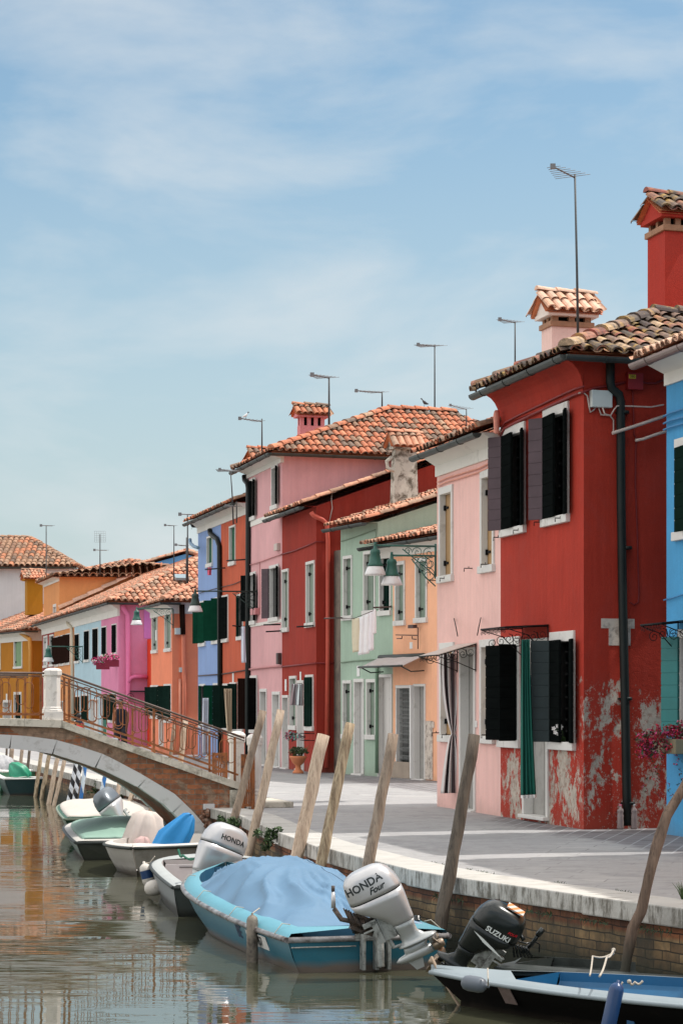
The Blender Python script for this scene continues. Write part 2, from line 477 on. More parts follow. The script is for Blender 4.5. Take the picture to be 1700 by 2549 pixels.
def wood(name, a, b, rough=0.85, sc_=3.0):
    m = NM(name)
    g = m.noise(sc_, 7, m.mapped((7, 7, 0.6)), rough=0.7, dist=0.4)
    c = m.mix(m.ramp(g, [(0.3, 0.0), (0.7, 1.0)]), a, b)
    c = m.mix(m.ramp(m.noise(16, 5, m.mapped((3, 3, 0.25)), rough=0.7), [(0.52, 0.0), (0.7, 0.75)]), c, sc(b, 0.35))
    c = m.mix(m.ramp(m.noise(3.1, 3), [(0.70, 0.0), (0.74, 0.8)]), c, (0.05, 0.035, 0.025, 1))
    wet = m.math('MULTIPLY', m.math('SUBTRACT', 0.62, m.z()), 4.0, True)
    c = m.mix(wet, c, (0.045, 0.042, 0.03, 1))
    m.bump(g, 0.6, 0.02)
    return m.done(c, rough)
m_pole_pale = wood('pale_weathered_wood', lin(214, 194, 172), lin(156, 134, 116))
m_pole_grey = wood('grey_brown_wood', lin(172, 154, 136), lin(112, 96, 82))
m_pole_dark = wood('dark_weathered_wood', lin(112, 100, 88), lin(70, 62, 54))
m_pole_old = wood('mottled_wood', lin(204, 184, 154), lin(92, 72, 52))
m_bark = wood('thin_bark_wood', lin(128, 106, 90), lin(78, 62, 52))

def stripes(name, a, b, freq=0.32, slant=1.0):
    m = NM(name)
    s_ = m.n.new('ShaderNodeSeparateXYZ'); m.l.new(m.tc.outputs['Object'], s_.inputs[0])
    t = m.math('ADD', m.math('DIVIDE', s_.outputs['Z'], freq), m.math('MULTIPLY', s_.outputs['X'], slant))
    fr_ = m.math('FRACT', t)
    fac = m.math('GREATER_THAN', fr_, 0.5)
    c = m.mix(fac, a, b)
    c = m.mix(m.ramp(m.noise(8, 6), [(0.55, 0.0), (0.7, 0.6)]), c, (0.12, 0.10, 0.08, 1))
    wet = m.math('MULTIPLY', m.math('SUBTRACT', 0.45, m.z()), 5.0, True)
    c = m.mix(wet, c, (0.06, 0.055, 0.045, 1))
    return m.done(c, 0.6)
m_stripe_bw = stripes('black_white_stripes', lin(22, 22, 26), lin(214, 218, 224), 0.34, 5.0)
m_stripe_blue = stripes('blue_white_stripes', lin(40, 110, 178), lin(200, 212, 222), 0.9, 4.0)

# water
def water_mat():
    m = NM('canal_water')
    s_ = m.mapped((1.0, 1.0, 1.0))
    a = m.noise(1.0, 2, m.mapped((0.45, 1.9, 1), rot=(0, 0, R(4))), rough=0.45, dist=0.35)
    b = m.noise(1.0, 2, m.mapped((2.2, 7.5, 1), rot=(0, 0, R(-5))), rough=0.5, dist=0.5)
    c = m.noise(1.0, 2, m.mapped((0.12, 0.35, 1)), rough=0.5)
    calm = m.ramp(c, [(0.40, 0.25), (0.62, 1.0)])
    h = m.math('ADD', m.math('MULTIPLY', a, 1.0), m.math('MULTIPLY', b, 0.24))
    h = m.math('MULTIPLY', h, calm)
    m.bump(h, 1.0, 0.0095)
    m.b.inputs['IOR'].default_value = 1.34
    return m.done((0.058, 0.060, 0.038, 1), 0.015)
m_water = water_mat()

def pavement_mat():
    m = NM('grey_stone_paving')
    t = m.n.new('ShaderNodeTexBrick')
    t.inputs['Scale'].default_value = 1.0
    t.inputs['Brick Width'].default_value = 0.75; t.inputs['Row Height'].default_value = 0.38
    t.inputs['Mortar Size'].default_value = 0.009
    t.inputs['Color1'].default_value = lin(180, 179, 177); t.inputs['Color2'].default_value = lin(164, 164, 164); t.inputs['Mortar'].default_value = lin(128, 126, 124)
    m.l.new(m.mapped((1, 1, 1), rot=(0, 0, R(13))), t.inputs['Vector'])
    c = m.mix(m.ramp(m.noise(0.55, 6, rough=0.6, dist=0.5), [(0.34, 0.0), (0.50, 1.0)]), t.outputs['Color'], m.mix(m.noise(30, 3), lin(150, 150, 152), lin(170, 169, 168)))
    c = m.mix(m.ramp(m.noise(6, 6, rough=0.7), [(0.4, 0.0), (0.8, 0.4)]), c, lin(110, 108, 106))
    c = m.mix(m.ramp(m.noise(0.8, 9, rough=0.75, dist=1.2), [(0.50, 0.0), (0.56, 0.35), (0.7, 0.5)]), c, lin(122, 122, 124))
    c = m.mix(m.ramp(m.noise(34, 2), [(0.70, 0.0), (0.74, 0.6)]), c, lin(84, 82, 80))
    sx_ = m.n.new('ShaderNodeSeparateXYZ'); m.l.new(m.tc.outputs['Object'], sx_.inputs[0])
    cc = m.math('ADD', m.math('ADD', sx_.outputs['X'], m.math('MULTIPLY', sx_.outputs['Y'], 0.233)), m.math('MULTIPLY', m.noise(0.9, 6, rough=0.7), 1.6))
    cc = m.math('SUBTRACT', cc, m.math('MULTIPLY', m.math('DIVIDE', m.math('SUBTRACT', sx_.outputs['Y'], 33.0), 6.0, True), 2.1))
    t2 = m.n.new('ShaderNodeTexBrick'); t2.inputs['Scale'].default_value = 1.0
    t2.inputs['Brick Width'].default_value = 0.42; t2.inputs['Row Height'].default_value = 0.2; t2.inputs['Mortar Size'].default_value = 0.012
    t2.inputs['Color1'].default_value = lin(122, 118, 120); t2.inputs['Color2'].default_value = lin(96, 92, 94); t2.inputs['Mortar'].default_value = lin(150, 152, 154)
    m.l.new(m.mapped((1, 1, 1), rot=(0, 0, R(103))), t2.inputs['Vector'])
    c = m.mix(m.ramp(m.math('DIVIDE', cc, 20.0), [(0.520, 0.0), (0.535, 0.9)]), c, t2.outputs['Color'])
    m.bump(m.math('ADD', m.noise(50, 3), t.outputs['Fac']), 0.3, 0.004)
    return m.done(c, 0.85)
m_pave = pavement_mat()

def coping_mat():
    m = NM('istrian_coping_stone')
    c = m.mix(m.noise(3, 6), lin(172, 170, 166), lin(198, 196, 190))
    g = m.n.new('ShaderNodeNewGeometry'); sx = m.n.new('ShaderNodeSeparateXYZ'); m.l.new(g.outputs['Normal'], sx.inputs[0])
    side = m.math('SUBTRACT', 1.0, m.math('ABSOLUTE', sx.outputs['Z']), True)
    st = m.noise(1.0, 8, m.mapped((11, 11, 3.0)), rough=0.75)
    c = m.mix(m.math('MULTIPLY', side, m.ramp(st, [(0.46, 0.0), (0.60, 0.85)])), c, (0.075, 0.065, 0.045, 1))
    c = m.mix(m.ramp(m.noise(2.5, 6, rough=0.7), [(0.5, 0.0), (0.72, 0.45)]), c, lin(128, 122, 112))
    m.bump(m.noise(24, 6), 0.5, 0.012)
    return m.done(c, 0.85)
m_coping = coping_mat()
_m, _c = brickmat('quay_brick', lin(172, 144, 104), lin(104, 80, 58), lin(58, 52, 44), 4.2, 1.0)
_z = _m.z()
_red = _m.ramp(_m.math('MULTIPLY', _m.math('ADD', _z, 0.31), 9.0, True), [(0.3, 0.0), (0.6, 0.8)])
_c = _m.mix(_red, _c, _m.mix(1.0, _c, (0.95, 0.42, 0.33, 1), 'MULTIPLY'))
_wet = _m.math('MULTIPLY', _m.math('SUBTRACT', -0.38, _z), 5.0, True)
_c = _m.mix(_wet, _c, (0.022, 0.026, 0.016, 1))
m_quaybrick = _m.done(_c, 0.85)
_m, _c = brickmat('bridge_brick', lin(196, 124, 84), lin(146, 102, 80), lin(150, 142, 130), 4.0, 0.25, lin(176, 146, 122))
m_bridgebrick = _m.done(_c, 0.9)
m_arch = worn('arch_stone', lin(206, 206, 206), (0.24, 0.22, 0.19, 1), 0.34, 3.0, 0.85)
m_parapet = worn('mossy_parapet_stone', lin(206, 200, 186), (0.16, 0.15, 0.11, 1), 0.42, 5.0, 0.9)
m_rust = worn('rusty_iron', lin(146, 88, 48), lin(72, 56, 44), 0.42, 9, 0.75, bump=0.5)
m_railtop = worn('worn_handrail_paint', lin(86, 66, 56), lin(150, 140, 132), 0.30, 6, 0.5)
m_leaf = plain('leaf_green', (0.055, 0.105, 0.03, 1), 0.6, 0.45, 14, 0)
m_leaf_dark = plain('dark_leaf_green', (0.03, 0.06, 0.022, 1), 0.6, 0.4, 14, 0)
m_petal_pink = plain('magenta_petals', lin(206, 70, 130), 0.7, 0.3, 30, 0)
m_petal_red = plain('crimson_petals', lin(186, 26, 58), 0.7, 0.35, 30, 0)
m_petal_white = plain('white_petals', lin(232, 228, 226), 0.7, 0.05, 30, 0)
# ---------------------------------------------------------------- ground, quay, water
FL = -0.233                                        # dx/dy of the quay and of the canal-facing facades
CQ = -1.55 + 0.233 * 35.1                          # quay line: x + 0.233 y = CQ
CFAC = 12.48                                       # far facade line
D0 = V((-0.233, 1, 0)).normalized()                # along the canal, away from the camera
B0 = V((1, 0.366, 0)).normalized()                 # along the side walls, away from the canal
def on_line(u, C, m=0.233):
    k = (u - U0) / F
    Y = C / (m + k)
    return V((k * Y, Y, 0))

quay_px = [(1700, 2264), (1446, 2231), (1239, 2202), (1107, 2184), (1010, 2166), (900, 2140), (788, 2109), (690, 2075)]
quay = [V((9.5, 8.0, 0)), V((4.4, 16.2, 0))] + [G(u, v) for u, v in quay_px] + [on_line(600, CQ), on_line(460, CQ), on_line(364, CQ), on_line(208, CQ), on_line(87, CQ), on_line(0, CQ), V((CQ - 0.233 * 110, 110, 0)), V((CQ - 0.233 * 260, 260, 0))]
def quay_off(off):
    out = []
    for i, p in enumerate(quay):
        t = (quay[min(i + 1, len(quay) - 1)] - quay[max(i - 1, 0)]).normalized()
        out.append(p + V((-t.y, t.x, 0)) * off)      # positive = over the water
    return out
def structure(mb, name, mat, **k):
    o = mb.build(name, mat, None, **k)
    return tag(o, kind='structure')

mb = MB()
q = quay_off(-0.50)
for i in range(len(q) - 1):
    mb.quad(q[i], V((140, q[i].y, 0)), V((140, q[i + 1].y, 0)), q[i + 1])
structure(mb, 'pavement', m_pave)
mb = MB()
mb.quad(V((-160, -30, WATER)), V((60, -30, WATER)), V((60, 270, WATER)), V((-160, 270, WATER)))
structure(mb, 'water', m_water)
mb = MB()
mb.quad(V((-600, -200, -1.6)), V((600, -200, -1.6)), V((600, 900, -1.6)), V((-600, 900, -1.6)))
structure(mb, 'canal_bed', plain('mud', (0.06, 0.055, 0.035, 1), 0.95))
# left bank (outside the frame, carries the other end of the bridge)
mb = MB()
lb = [p + V((-8.6, -2.0, 0)) for p in quay_off(0)]
for i in range(3, len(lb) - 1):
    mb.quad(V((-150, lb[i].y, 0)), lb[i], lb[i + 1], V((-150, lb[i + 1].y, 0)))
    mb.quad(lb[i + 1], lb[i], lb[i] + V((0, 0, -1.2)), lb[i + 1] + V((0, 0, -1.2)))
structure(mb, 'far_bank', m_pave)

# quay wall: brick face and a course of coping blocks
qw = thing('quay_wall', (quay[5].x, quay[5].y, 0), 'long brick quay wall with stained white stone coping blocks', 'wall')
mb = MB(); s = 0
q = quay_off(-0.05); q2 = quay_off(-0.4)
for i in range(len(q) - 1):
    L = (q[i + 1] - q[i]).length
    mb.quad(q[i] + V((0, 0, -0.13)), q[i + 1] + V((0, 0, -0.13)), q[i + 1] + V((0, 0, -1.5)), q[i] + V((0, 0, -1.5)), 0,
            [(s, -0.16), (s + L, -0.16), (s + L, -1.5), (s, -1.5)])
    s += L
mb.build('brick_face', m_quaybrick, qw)
mb = MB()
r2 = random.Random(3)
qo, qi = quay_off(0.0), quay_off(-0.52)
for i in range(len(quay) - 1):
    a, b, c, d = qo[i], qo[i + 1], qi[i + 1], qi[i]
    L = (b - a).length
    k = max(1, round(L / 1.9))
    if i > 12: k = max(1, round(L / 6))
    for j in range(k):
        t0, t1 = j / k + 0.007 / L, (j + 1) / k - 0.007 / L
        dz = r2.uniform(-0.006, 0.006); do = r2.uniform(-0.012, 0.008)
        n = V((-(b - a).y, (b - a).x, 0)).normalized() * do
        tp = [a.lerp(b, t0) + n, a.lerp(b, t1) + n, d.lerp(c, t1), d.lerp(c, t0)]
        for p in tp: p.z = 0.012 + dz
        mb.prism(tp, (0, 0, -0.168 + r2.uniform(-0.01, 0.01)))
mb.build('coping', m_coping, qw, bevel=0.014)

# ---------------------------------------------------------------- walls, windows, roofs
class Face:
    def __init__(s, A, d, n=None):
        s.A = V((A[0], A[1], 0)); s.d = V((d[0], d[1], 0)).normalized()
        s.n = V((-s.d.y, s.d.x, 0)) if n is None else V(n)
    def P(s, u, v, off=0.0):
        k = (u - U0) / F
        Y = (off + s.n.dot(s.A)) / (s.n.x * k + s.n.y)
        return V((k * Y, Y, CZ + (HZ - v) / F * Y))
    def s(s_, u): return (s_.P(u, HZ) - s_.A).dot(s_.d)
    def z(s_, u, v): return s_.P(u, v).z
    def fr(s, a=0, off=0, z=0):
        return Fr(s.A + s.d * a + s.n * off + V((0, 0, z)), s.d, s.n, (0, 0, 1))

def wall_mesh(mb, face, L, z0, z1, holes=(), rec=0.2, mi=0):
    fr = face.fr()
    xs = sorted({0.0, L} | {x for h in holes for x in h[:2]}); zs = sorted({z0, z1} | {x for h in holes for x in h[2:4]})
    xs = [x for x in xs if 0 <= x <= L]; zs = [x for x in zs if z0 <= x <= z1]
    for i in range(len(xs) - 1):
        for j in range(len(zs) - 1):
            cx, cz = (xs[i] + xs[i + 1]) / 2, (zs[j] + zs[j + 1]) / 2
            if any(h[0] < cx < h[1] and h[2] < cz < h[3] for h in holes): continue
            a, b, c, d = xs[i], xs[i + 1], zs[j], zs[j + 1]
            mb.quad(fr(a, 0, c), fr(b, 0, c), fr(b, 0, d), fr(a, 0, d), mi, [(a, c), (b, c), (b, d), (a, d)])
    for a, b, c, d in [h[:4] for h in holes]:
        mb.quad(fr(a, 0, c), fr(a, -rec, c), fr(a, -rec, d), fr(a, 0, d), mi)
        mb.quad(fr(b, 0, c), fr(b, 0, d), fr(b, -rec, d), fr(b, -rec, c), mi)
        mb.quad(fr(a, 0, d), fr(a, -rec, d), fr(b, -rec, d), fr(b, 0, d), mi)
        mb.quad(fr(a, 0, c), fr(b, 0, c), fr(b, -rec, c), fr(a, -rec, c), mi)

def leaf(parent, hinge, dirv, w, z0, z1, mat, nplank=8, name='shutter', thick=0.035, back=None):
    """shutter leaf: horizontal planks with joints, hinged at a vertical line"""
    d = V(dirv).normalized(); n = V((-d.y, d.x, 0))
    fr = Fr(V((hinge.x, hinge.y, 0)), d, n, (0, 0, 1))
    mb = MB()
    mb.box(fr, 0.004, w - 0.004, -thick * 0.35, thick * 0.35, z0 + 0.004, z1 - 0.004)
    h = (z1 - z0) / nplank
    for i in range(nplank):
        mb.box(fr, 0, w, -thick / 2, thick / 2, z0 + i * h + 0.006, z0 + (i + 1) * h - 0.006)
    return mb.build(name, mat, parent, bevel=0.003)

def spot(face, u0, u1, vt, vb):
    """frame rectangle on a facade from photo pixels (heights read at its middle)"""
    um = (u0 + u1) / 2
    sa, sb = sorted((face.s(u0), face.s(u1)))
    return sa, sb, face.z(um, vb), face.z(um, vt)

class House:
    def __init__(s, name, label, A, B, ztop, mat, bvec=None, depth=7.0, group='terraced houses along the canal', near=True, cat='house'):
        s.A, s.B = V((A[0], A[1], 0)), V((B[0], B[1], 0))
        s.d = (s.B - s.A).normalized(); s.L = (s.B - s.A).length
        s.front = Face(s.A, s.d)
        s.b = (V(bvec) if bvec is not None else B0).normalized()
        s.side = Face(s.A, s.b, V((s.b.y, -s.b.x, 0)))
        s.D = depth; s.z = ztop; s.mat = mat; s.near = near
        s.o = thing(name, s.A, label, cat, group)
        s.holes = []
        s.extra = MB()
    def opening(s, u0, u1, vt, vb, kind='closed', pm=None, fm=None, fw=0.09, rec=0.20, sill=True, leaves=None, name=None, hinges=True, rect=None, lintel=None, interior=None):
        sa, sb, z0, z1 = rect or spot(s.front, u0, u1, vt, vb)
        fm = fm or m_white
        rec = min(rec, 0.12 if kind == 'door' else 0.075)
        fw = min(fw, (sb - sa) * 0.2)
        tp = lintel if lintel is not None else fw * 1.35
        door = kind == 'door'
        bt = 0.05 if door else 0.11
        s.holes.append((sa + fw * 0.5, sb - fw * 0.5, z0 + bt * 0.5, z1 - tp * 0.5))
        fr = s.front.fr()
        part = MB()
        i0, i1, j0, j1 = sa + fw, sb - fw, z0 + bt, z1 - tp
        if kind == 'open': part.box(fr, i0 - 0.02, i1 + 0.02, -rec - 0.05, -rec, j0 - 0.02, j1 + 0.02)
        else:
            part.box(fr, i0 - 0.02, i1 + 0.02, -rec - 0.05, -rec, j0 - 0.02, j1 + 0.02)
            if (i1 - i0) > 0.35: part.box(fr, (i0 + i1) / 2 - 0.008, (i0 + i1) / 2 + 0.008, -rec, -rec + 0.006, j0, j1)
        w = part.build('door' if door else 'window', interior or (pm if kind != 'open' else m_glass), s.o)
        f = MB()
        f.box(fr, sa, i0, -rec + 0.002, 0.028, z0 + bt, z1 - tp)
        f.box(fr, i1, sb, -rec + 0.002, 0.028, z0 + bt, z1 - tp)
        f.box(fr, sa, sb, -rec + 0.004, 0.031, z1 - tp, z1)
        f.build('frame', fm, w, bevel=0.006)
        g = MB()
        e = 0.03 if (sill and not door) else 0.0
        g.box(fr, sa - e, sb + e, -rec + 0.004, 0.06 if not door else 0.09, z0, z0 + bt)
        g.build('sill' if not door else 'threshold', fm, w, bevel=0.008)
        if kind == 'closed' and hinges and (z1 - z0) > 1.0:
            for q_ in (0.16, 0.84):
                h = MB(); zz = j0 + (j1 - j0) * q_
                h.box(fr, i1 - 0.16, i1 - 0.01, -rec + 0.001, -rec + 0.018, zz - 0.018, zz + 0.018)
                h.box(fr, i1 - 0.03, i1 - 0.001, -rec + 0.001, -rec + 0.04, zz - 0.04, zz + 0.04)
                h.build('hinge', m_iron, w)
        if kind == 'open' and not leaves:
            cb = MB(); mid = (i0 + i1) / 2
            cb.box(fr, mid - 0.02, mid + 0.02, -rec + 0.001, -rec + 0.02, j0, j1)
            cb.box(fr, i0, i1, -rec + 0.001, -rec + 0.018, (j0 + j1) / 2 - 0.012, (j0 + j1) / 2 + 0.012)
            cb.build('sash', m_shutter_brown, w)
        if leaves:
            wl_ = (i1 - i0) / 2
            far_away = (s.A + s.d * i0).y > 70
            for side, ang, mat, k in leaves:
                flat = ang < 45
                lw = wl_ * k
                if flat: ang = 4; lw = min(wl_ * k, (i1 - i0) * 0.98)
                else: lw = min(wl_ * k, 0.22 if far_away else 0.26); ang = max(ang, 140) if far_away else ang
                a = R(ang)
                if side == 'far':      # hinged on the far jamb; closed it would point back towards the near jamb
                    hp = s.front.A + s.d * (i1 + 0.01) + s.front.n * 0.045
                    dv = -s.d * math.cos(a) + s.front.n * math.sin(a)
                else:
                    hp = s.front.A + s.d * (i0 - 0.01) + s.front.n * 0.045
                    dv = s.d * math.cos(a) + s.front.n * math.sin(a)
                leaf(w, hp, dv, lw, z0 + bt * 0.9, z1 - tp * 0.8, mat, max(4, int((z1 - z0) / 0.17)))
        return w, (sa, sb, z0, z1)
    def walls(s, near_top=None, mats=None):
        mb = s.extra
        wall_mesh(mb, s.front, s.L, 0, s.z, s.holes)
        if s.near: wall_mesh(mb, s.side, s.D, 0, s.z, getattr(s, 'side_holes', ()))
        far = Face(s.B, s.b); wall_mesh(mb, far, s.D, 0, s.z)
        back = Face(s.A + s.b * s.D, s.d); wall_mesh(mb, back, s.L, 0, s.z)
        s.wall = mb.build('wall', mats or s.mat, s.o)
        return s.wall

def tile_plane(mb, poly, mi=0, pitch=0.19, row=0.34, rr=None, jit=1.0):
    rr = rr or rnd
    p0, p1 = V(poly[0]), V(poly[1])
    e = (p1 - p0).normalized()
    nrm = V((0, 0, 0))
    for i in range(len(poly)):
        a, b = V(poly[i]), V(poly[(i + 1) % len(poly)])
        nrm += a.cross(b)
    nrm.normalize()
    if nrm.z < 0: nrm = -nrm
    r = nrm.cross(e)
    if r.z < 0: r = -r
    P2 = [((V(p) - p0).dot(e), (V(p) - p0).dot(r)) for p in poly]
    x0, x1 = min(p[0] for p in P2), max(p[0] for p in P2)
    # base sheet
    n = len(poly)
    mb.add([V(p) - nrm * 0.015 for p in poly], [tuple(range(n))], 1)
    mb.add([V(p) - nrm * 0.05 for p in poly], [tuple(range(n))[::-1]], 1)
    x = x0 + pitch * 0.5
    SEG = 6
    while x < x1:
        for kind, xx in ((0, x), (1, x + pitch / 2)):
            ys = []
            for i in range(n):
                a, b = P2[i], P2[(i + 1) % n]
                if (a[0] - xx) * (b[0] - xx) < 0:
                    ys.append(a[1] + (b[1] - a[1]) * (xx - a[0]) / (b[0] - a[0]))
            if len(ys) < 2: continue
            ya, yb = min(ys), max(ys)
            y = ya - 0.05
            while y < yb - 0.05:
                y2 = min(y + row + 0.06, yb + 0.02)
                ra, rb = (pitch * 0.46, pitch * 0.40) if kind == 0 else (pitch * 0.40, pitch * 0.34)
                dx, dy = rr.uniform(-0.012, 0.012) * jit, rr.uniform(-0.03, 0.03) * jit
                vs = []
                dl = rr.uniform(-0.004, 0.009)
                for yy, rad, lift in ((y + dy, ra, 0.035 + dl), (y2 + dy, rb, 0.008 + dl)):
                    for k in range(SEG + 1):
                        t = math.pi * k / SEG
                        cx = xx + dx + rad * math.cos(t)
                        cz = (lift + rad * 0.85 * math.sin(t)) if kind == 0 else (lift + 0.035 - rad * 0.6 * math.sin(t))
                        vs.append(p0 + e * cx + r * yy + nrm * cz)
                fs = [(k, k + 1, SEG + 2 + k, SEG + 1 + k) for k in range(SEG)]
                mb.add(vs, fs, 0, False)
                if y < ya and kind == 0:   # visible thickness at the eave
                    vs2 = []
                    for k in range(SEG + 1):
                        t = math.pi * k / SEG
                        for q_ in (1.0, 0.78):
                            vs2.append(p0 + e * (xx + dx + ra * q_ * math.cos(t)) + r * (y + dy - 0.001) + nrm * (0.035 + ra * q_ * 0.85 * math.sin(t)))
                    mb.add(vs2, [(2 * k, 2 * k + 1, 2 * k + 3, 2 * k + 2) for k in range(SEG)], 0)
                y += row
        x += pitch
def ridge_row(mb, p, q_, rad=0.11, step=0.38, rr=None):
    rr = rr or rnd
    p, q_ = V(p), V(q_); t = (q_ - p); L = t.length; t.normalize()
    sidev = t.cross(V((0, 0, 1))).normalized(); up = sidev.cross(t)
    n = max(1, round(L / step))
    for i in range(n):
        a = p + t * (L * i / n - 0.03); b = p + t * (L * (i + 1) / n + 0.03)
        vs = []
        dz = rr.uniform(-0.008, 0.008)
        for c, ra, li in ((a, rad * 1.08, 0.025), (b, rad * 0.92, 0.0)):
            for k in range(8):
                th = math.pi * k / 7
                vs.append(c + sidev * (ra * math.cos(th)) + up * (ra * 0.8 * math.sin(th) + li + dz))
        mb.add(vs, [(k, k + 1, 9 + k, 8 + k) for k in range(7)] + [tuple(range(8))], 0)

def gutter(parent, path, mat, r=0.07, joint=1.1, name='gutter'):
    mb = MB()
    def seg(a, b, r, ext0=V((0, 0, 0)), ext1=V((0, 0, 0))):
        t = (b - a).normalized(); sv = t.cross(V((0, 0, 1))).normalized()
        n = 9; vs = []
        for c in (a, b):
            vs += [c + sv * (r * math.cos(math.pi + math.pi * k / (n - 1))) + V((0, 0, 1)) * (r * 1.05 * math.sin(math.pi + math.pi * k / (n - 1))) for k in range(n)]
        fs = [(k, k + 1, n + k + 1, n + k) for k in range(n - 1)] + [tuple(range(n))[::-1], tuple(range(n, 2 * n)), (0, n, 2 * n - 1, n - 1)]
        mb.add(vs, fs, 0, False)
    path = [V(p) for p in path]
    for a, b in zip(path, path[1:]):
        seg(a, b, r)
        L = (b - a).length; t = (b - a).normalized()
        k = joint * 0.5
        while k < L:
            seg(a + t * k, a + t * (k + 0.02), r * 1.12)
            k += joint
    return mb.build(name, mat, parent)

def roof(h, pitch=22, over=0.35, on=0.12, of=0.05, hipnear=False, hipfar=False, tiles=None, gut=None, ze=None, band=None, D=None, ridge='d', sidegut=False, tpitch=0.19, near_over=None, gbits=True, gable_mat=None, fascia=0.25, hipk=1.0):
    tiles = tiles or m_tiles_orange
    D = D or h.D; ze = ze if ze is not None else h.z
    tp = math.tan(R(pitch))
    no = over if hipnear else on
    fo = over if hipfar else of
    def pt(a, c, z): return h.A + h.d * a + h.b * c + V((0, 0, z))
    a0, a1, c0, c1 = -no, h.L + fo, -over, D + over
    ze0 = ze + 0.03
    mb = MB()
    tops = []
    if ridge == 'd':
        half = (c1 - c0) / 2; zr = ze0 + half * tp; cm = (c0 + c1) / 2
        rn = pt(a0 + (half if hipnear else 0), cm, zr); rf = pt(a1 - (half if hipfar else 0), cm, zr)
        tile_plane(mb, [pt(a0, c0, ze0), pt(a1, c0, ze0), rf, rn], pitch=tpitch)
        tile_plane(mb, [pt(a0, c1, ze0), pt(a1, c1, ze0), rf, rn], pitch=tpitch * 1.6)
        if hipnear: tile_plane(mb, [pt(a0, c0, ze0), pt(a0, c1, ze0), rn], pitch=tpitch); ridge_row(mb, pt(a0, c0, ze0 + 0.04), rn + V((0, 0, 0.04))); ridge_row(mb, pt(a0, c1, ze0 + 0.04), rn + V((0, 0, 0.04)))
        else: ridge_row(mb, pt(a0, c0, ze0 + 0.02), rn + V((0, 0, 0.02)), 0.09); ridge_row(mb, pt(a0, c1, ze0 + 0.02), rn + V((0, 0, 0.02)), 0.09)
        if hipfar: tile_plane(mb, [pt(a1, c0, ze0), pt(a1, c1, ze0), rf], pitch=tpitch); ridge_row(mb, pt(a1, c0, ze0 + 0.04), rf + V((0, 0, 0.04)))
        ridge_row(mb, rn + V((0, 0, 0.04)), rf + V((0, 0, 0.04)))
        # gable triangles of the wall
        g = MB()
        zz = ze + (cm - 0) * tp
        if not hipnear:
            g.add([pt(0, 0, ze), pt(0, D, ze), pt(0, D / 2, ze + (D / 2) * tp)], [(0, 1, 2)])
            # filler under the overhang
            g.add([pt(0, 0, ze), pt(0, 0, ze - 0.02), pt(0, -over, ze - 0.02)], [(0, 1, 2)])
        if not hipfar: g.add([pt(h.L, 0, ze), pt(h.L, D, ze), pt(h.L, D / 2, ze + (D / 2) * tp)], [(0, 2, 1)])
        if g.f: g.build('gable', gable_mat or h.mat, h.o)
    else:
        half = (a1 - a0) / 2; zr = ze0 + half * tp; am = (a0 + a1) / 2
        rn = pt(am, c0 + half * hipk, zr); rf = pt(am, c1 - (half if hipfar else 0), zr)
        tile_plane(mb, [pt(a0, c0, ze0), pt(a0, c1, ze0), rf, rn], pitch=tpitch)
        tile_plane(mb, [pt(a1, c0, ze0), pt(a1, c1, ze0), rf, rn], pitch=tpitch * 1.6)
        tile_plane(mb, [pt(a0, c0, ze0), pt(a1, c0, ze0), rn], pitch=tpitch)
        ridge_row(mb, pt(a0, c0, ze0 + 0.05), rn + V((0, 0, 0.05))); ridge_row(mb, pt(a1, c0, ze0 + 0.05), rn + V((0, 0, 0.05)))
        ridge_row(mb, rn + V((0, 0, 0.05)), rf + V((0, 0, 0.05)))
    ro = mb.build('roof', [tiles, m_terracotta], h.o)
    h.roofobj = ro; h.pt = pt; h.ridge = (rn, rf); h.zr = zr
    if gut:
        z_ = ze - 0.03
        path = [pt(a1 + 0.03, c0 - 0.05, z_), pt(a0 - (0.05 if sidegut else 0.0), c0 - 0.05, z_)]
        if sidegut: path.append(pt(a0 - 0.05, c1 if sidegut is True else sidegut, z_))
        gutter(h.o, path, gut)
    if band:       # plaster band under the eave
        b_ = MB(); fr = h.front.fr()
        b_.box(fr, 0.0, h.L, -0.05, 0.035, ze - fascia, ze - 0.005)
        if sidegut and band == 'both': b_.box(h.side.fr(), 0.0, h.D, -0.05, 0.02, ze - fascia, ze - 0.005)
        # sloping soffit out to the gutter
        b_.prism([h.front.fr()(0, 0.035, ze - fascia * 0.5), h.front.fr()(0, over - 0.03, ze - 0.01), h.front.fr()(0, 0.035, ze - 0.01)], h.d * h.L)
        b_.build('eaves_band', m_band if band in (True, 'both') else band, h.o)
    return ro

def pipe(h, pts, r, mat, name='downpipe', face=None, off=0.06, n=8):
    f = face or h.front
    return MB().tube([f.P(u, v, off) for u, v in pts], r, n).build(name, mat, h.o)
def facepath(f, pts, off=0.03): return [f.P(u, v, off) for u, v in pts]

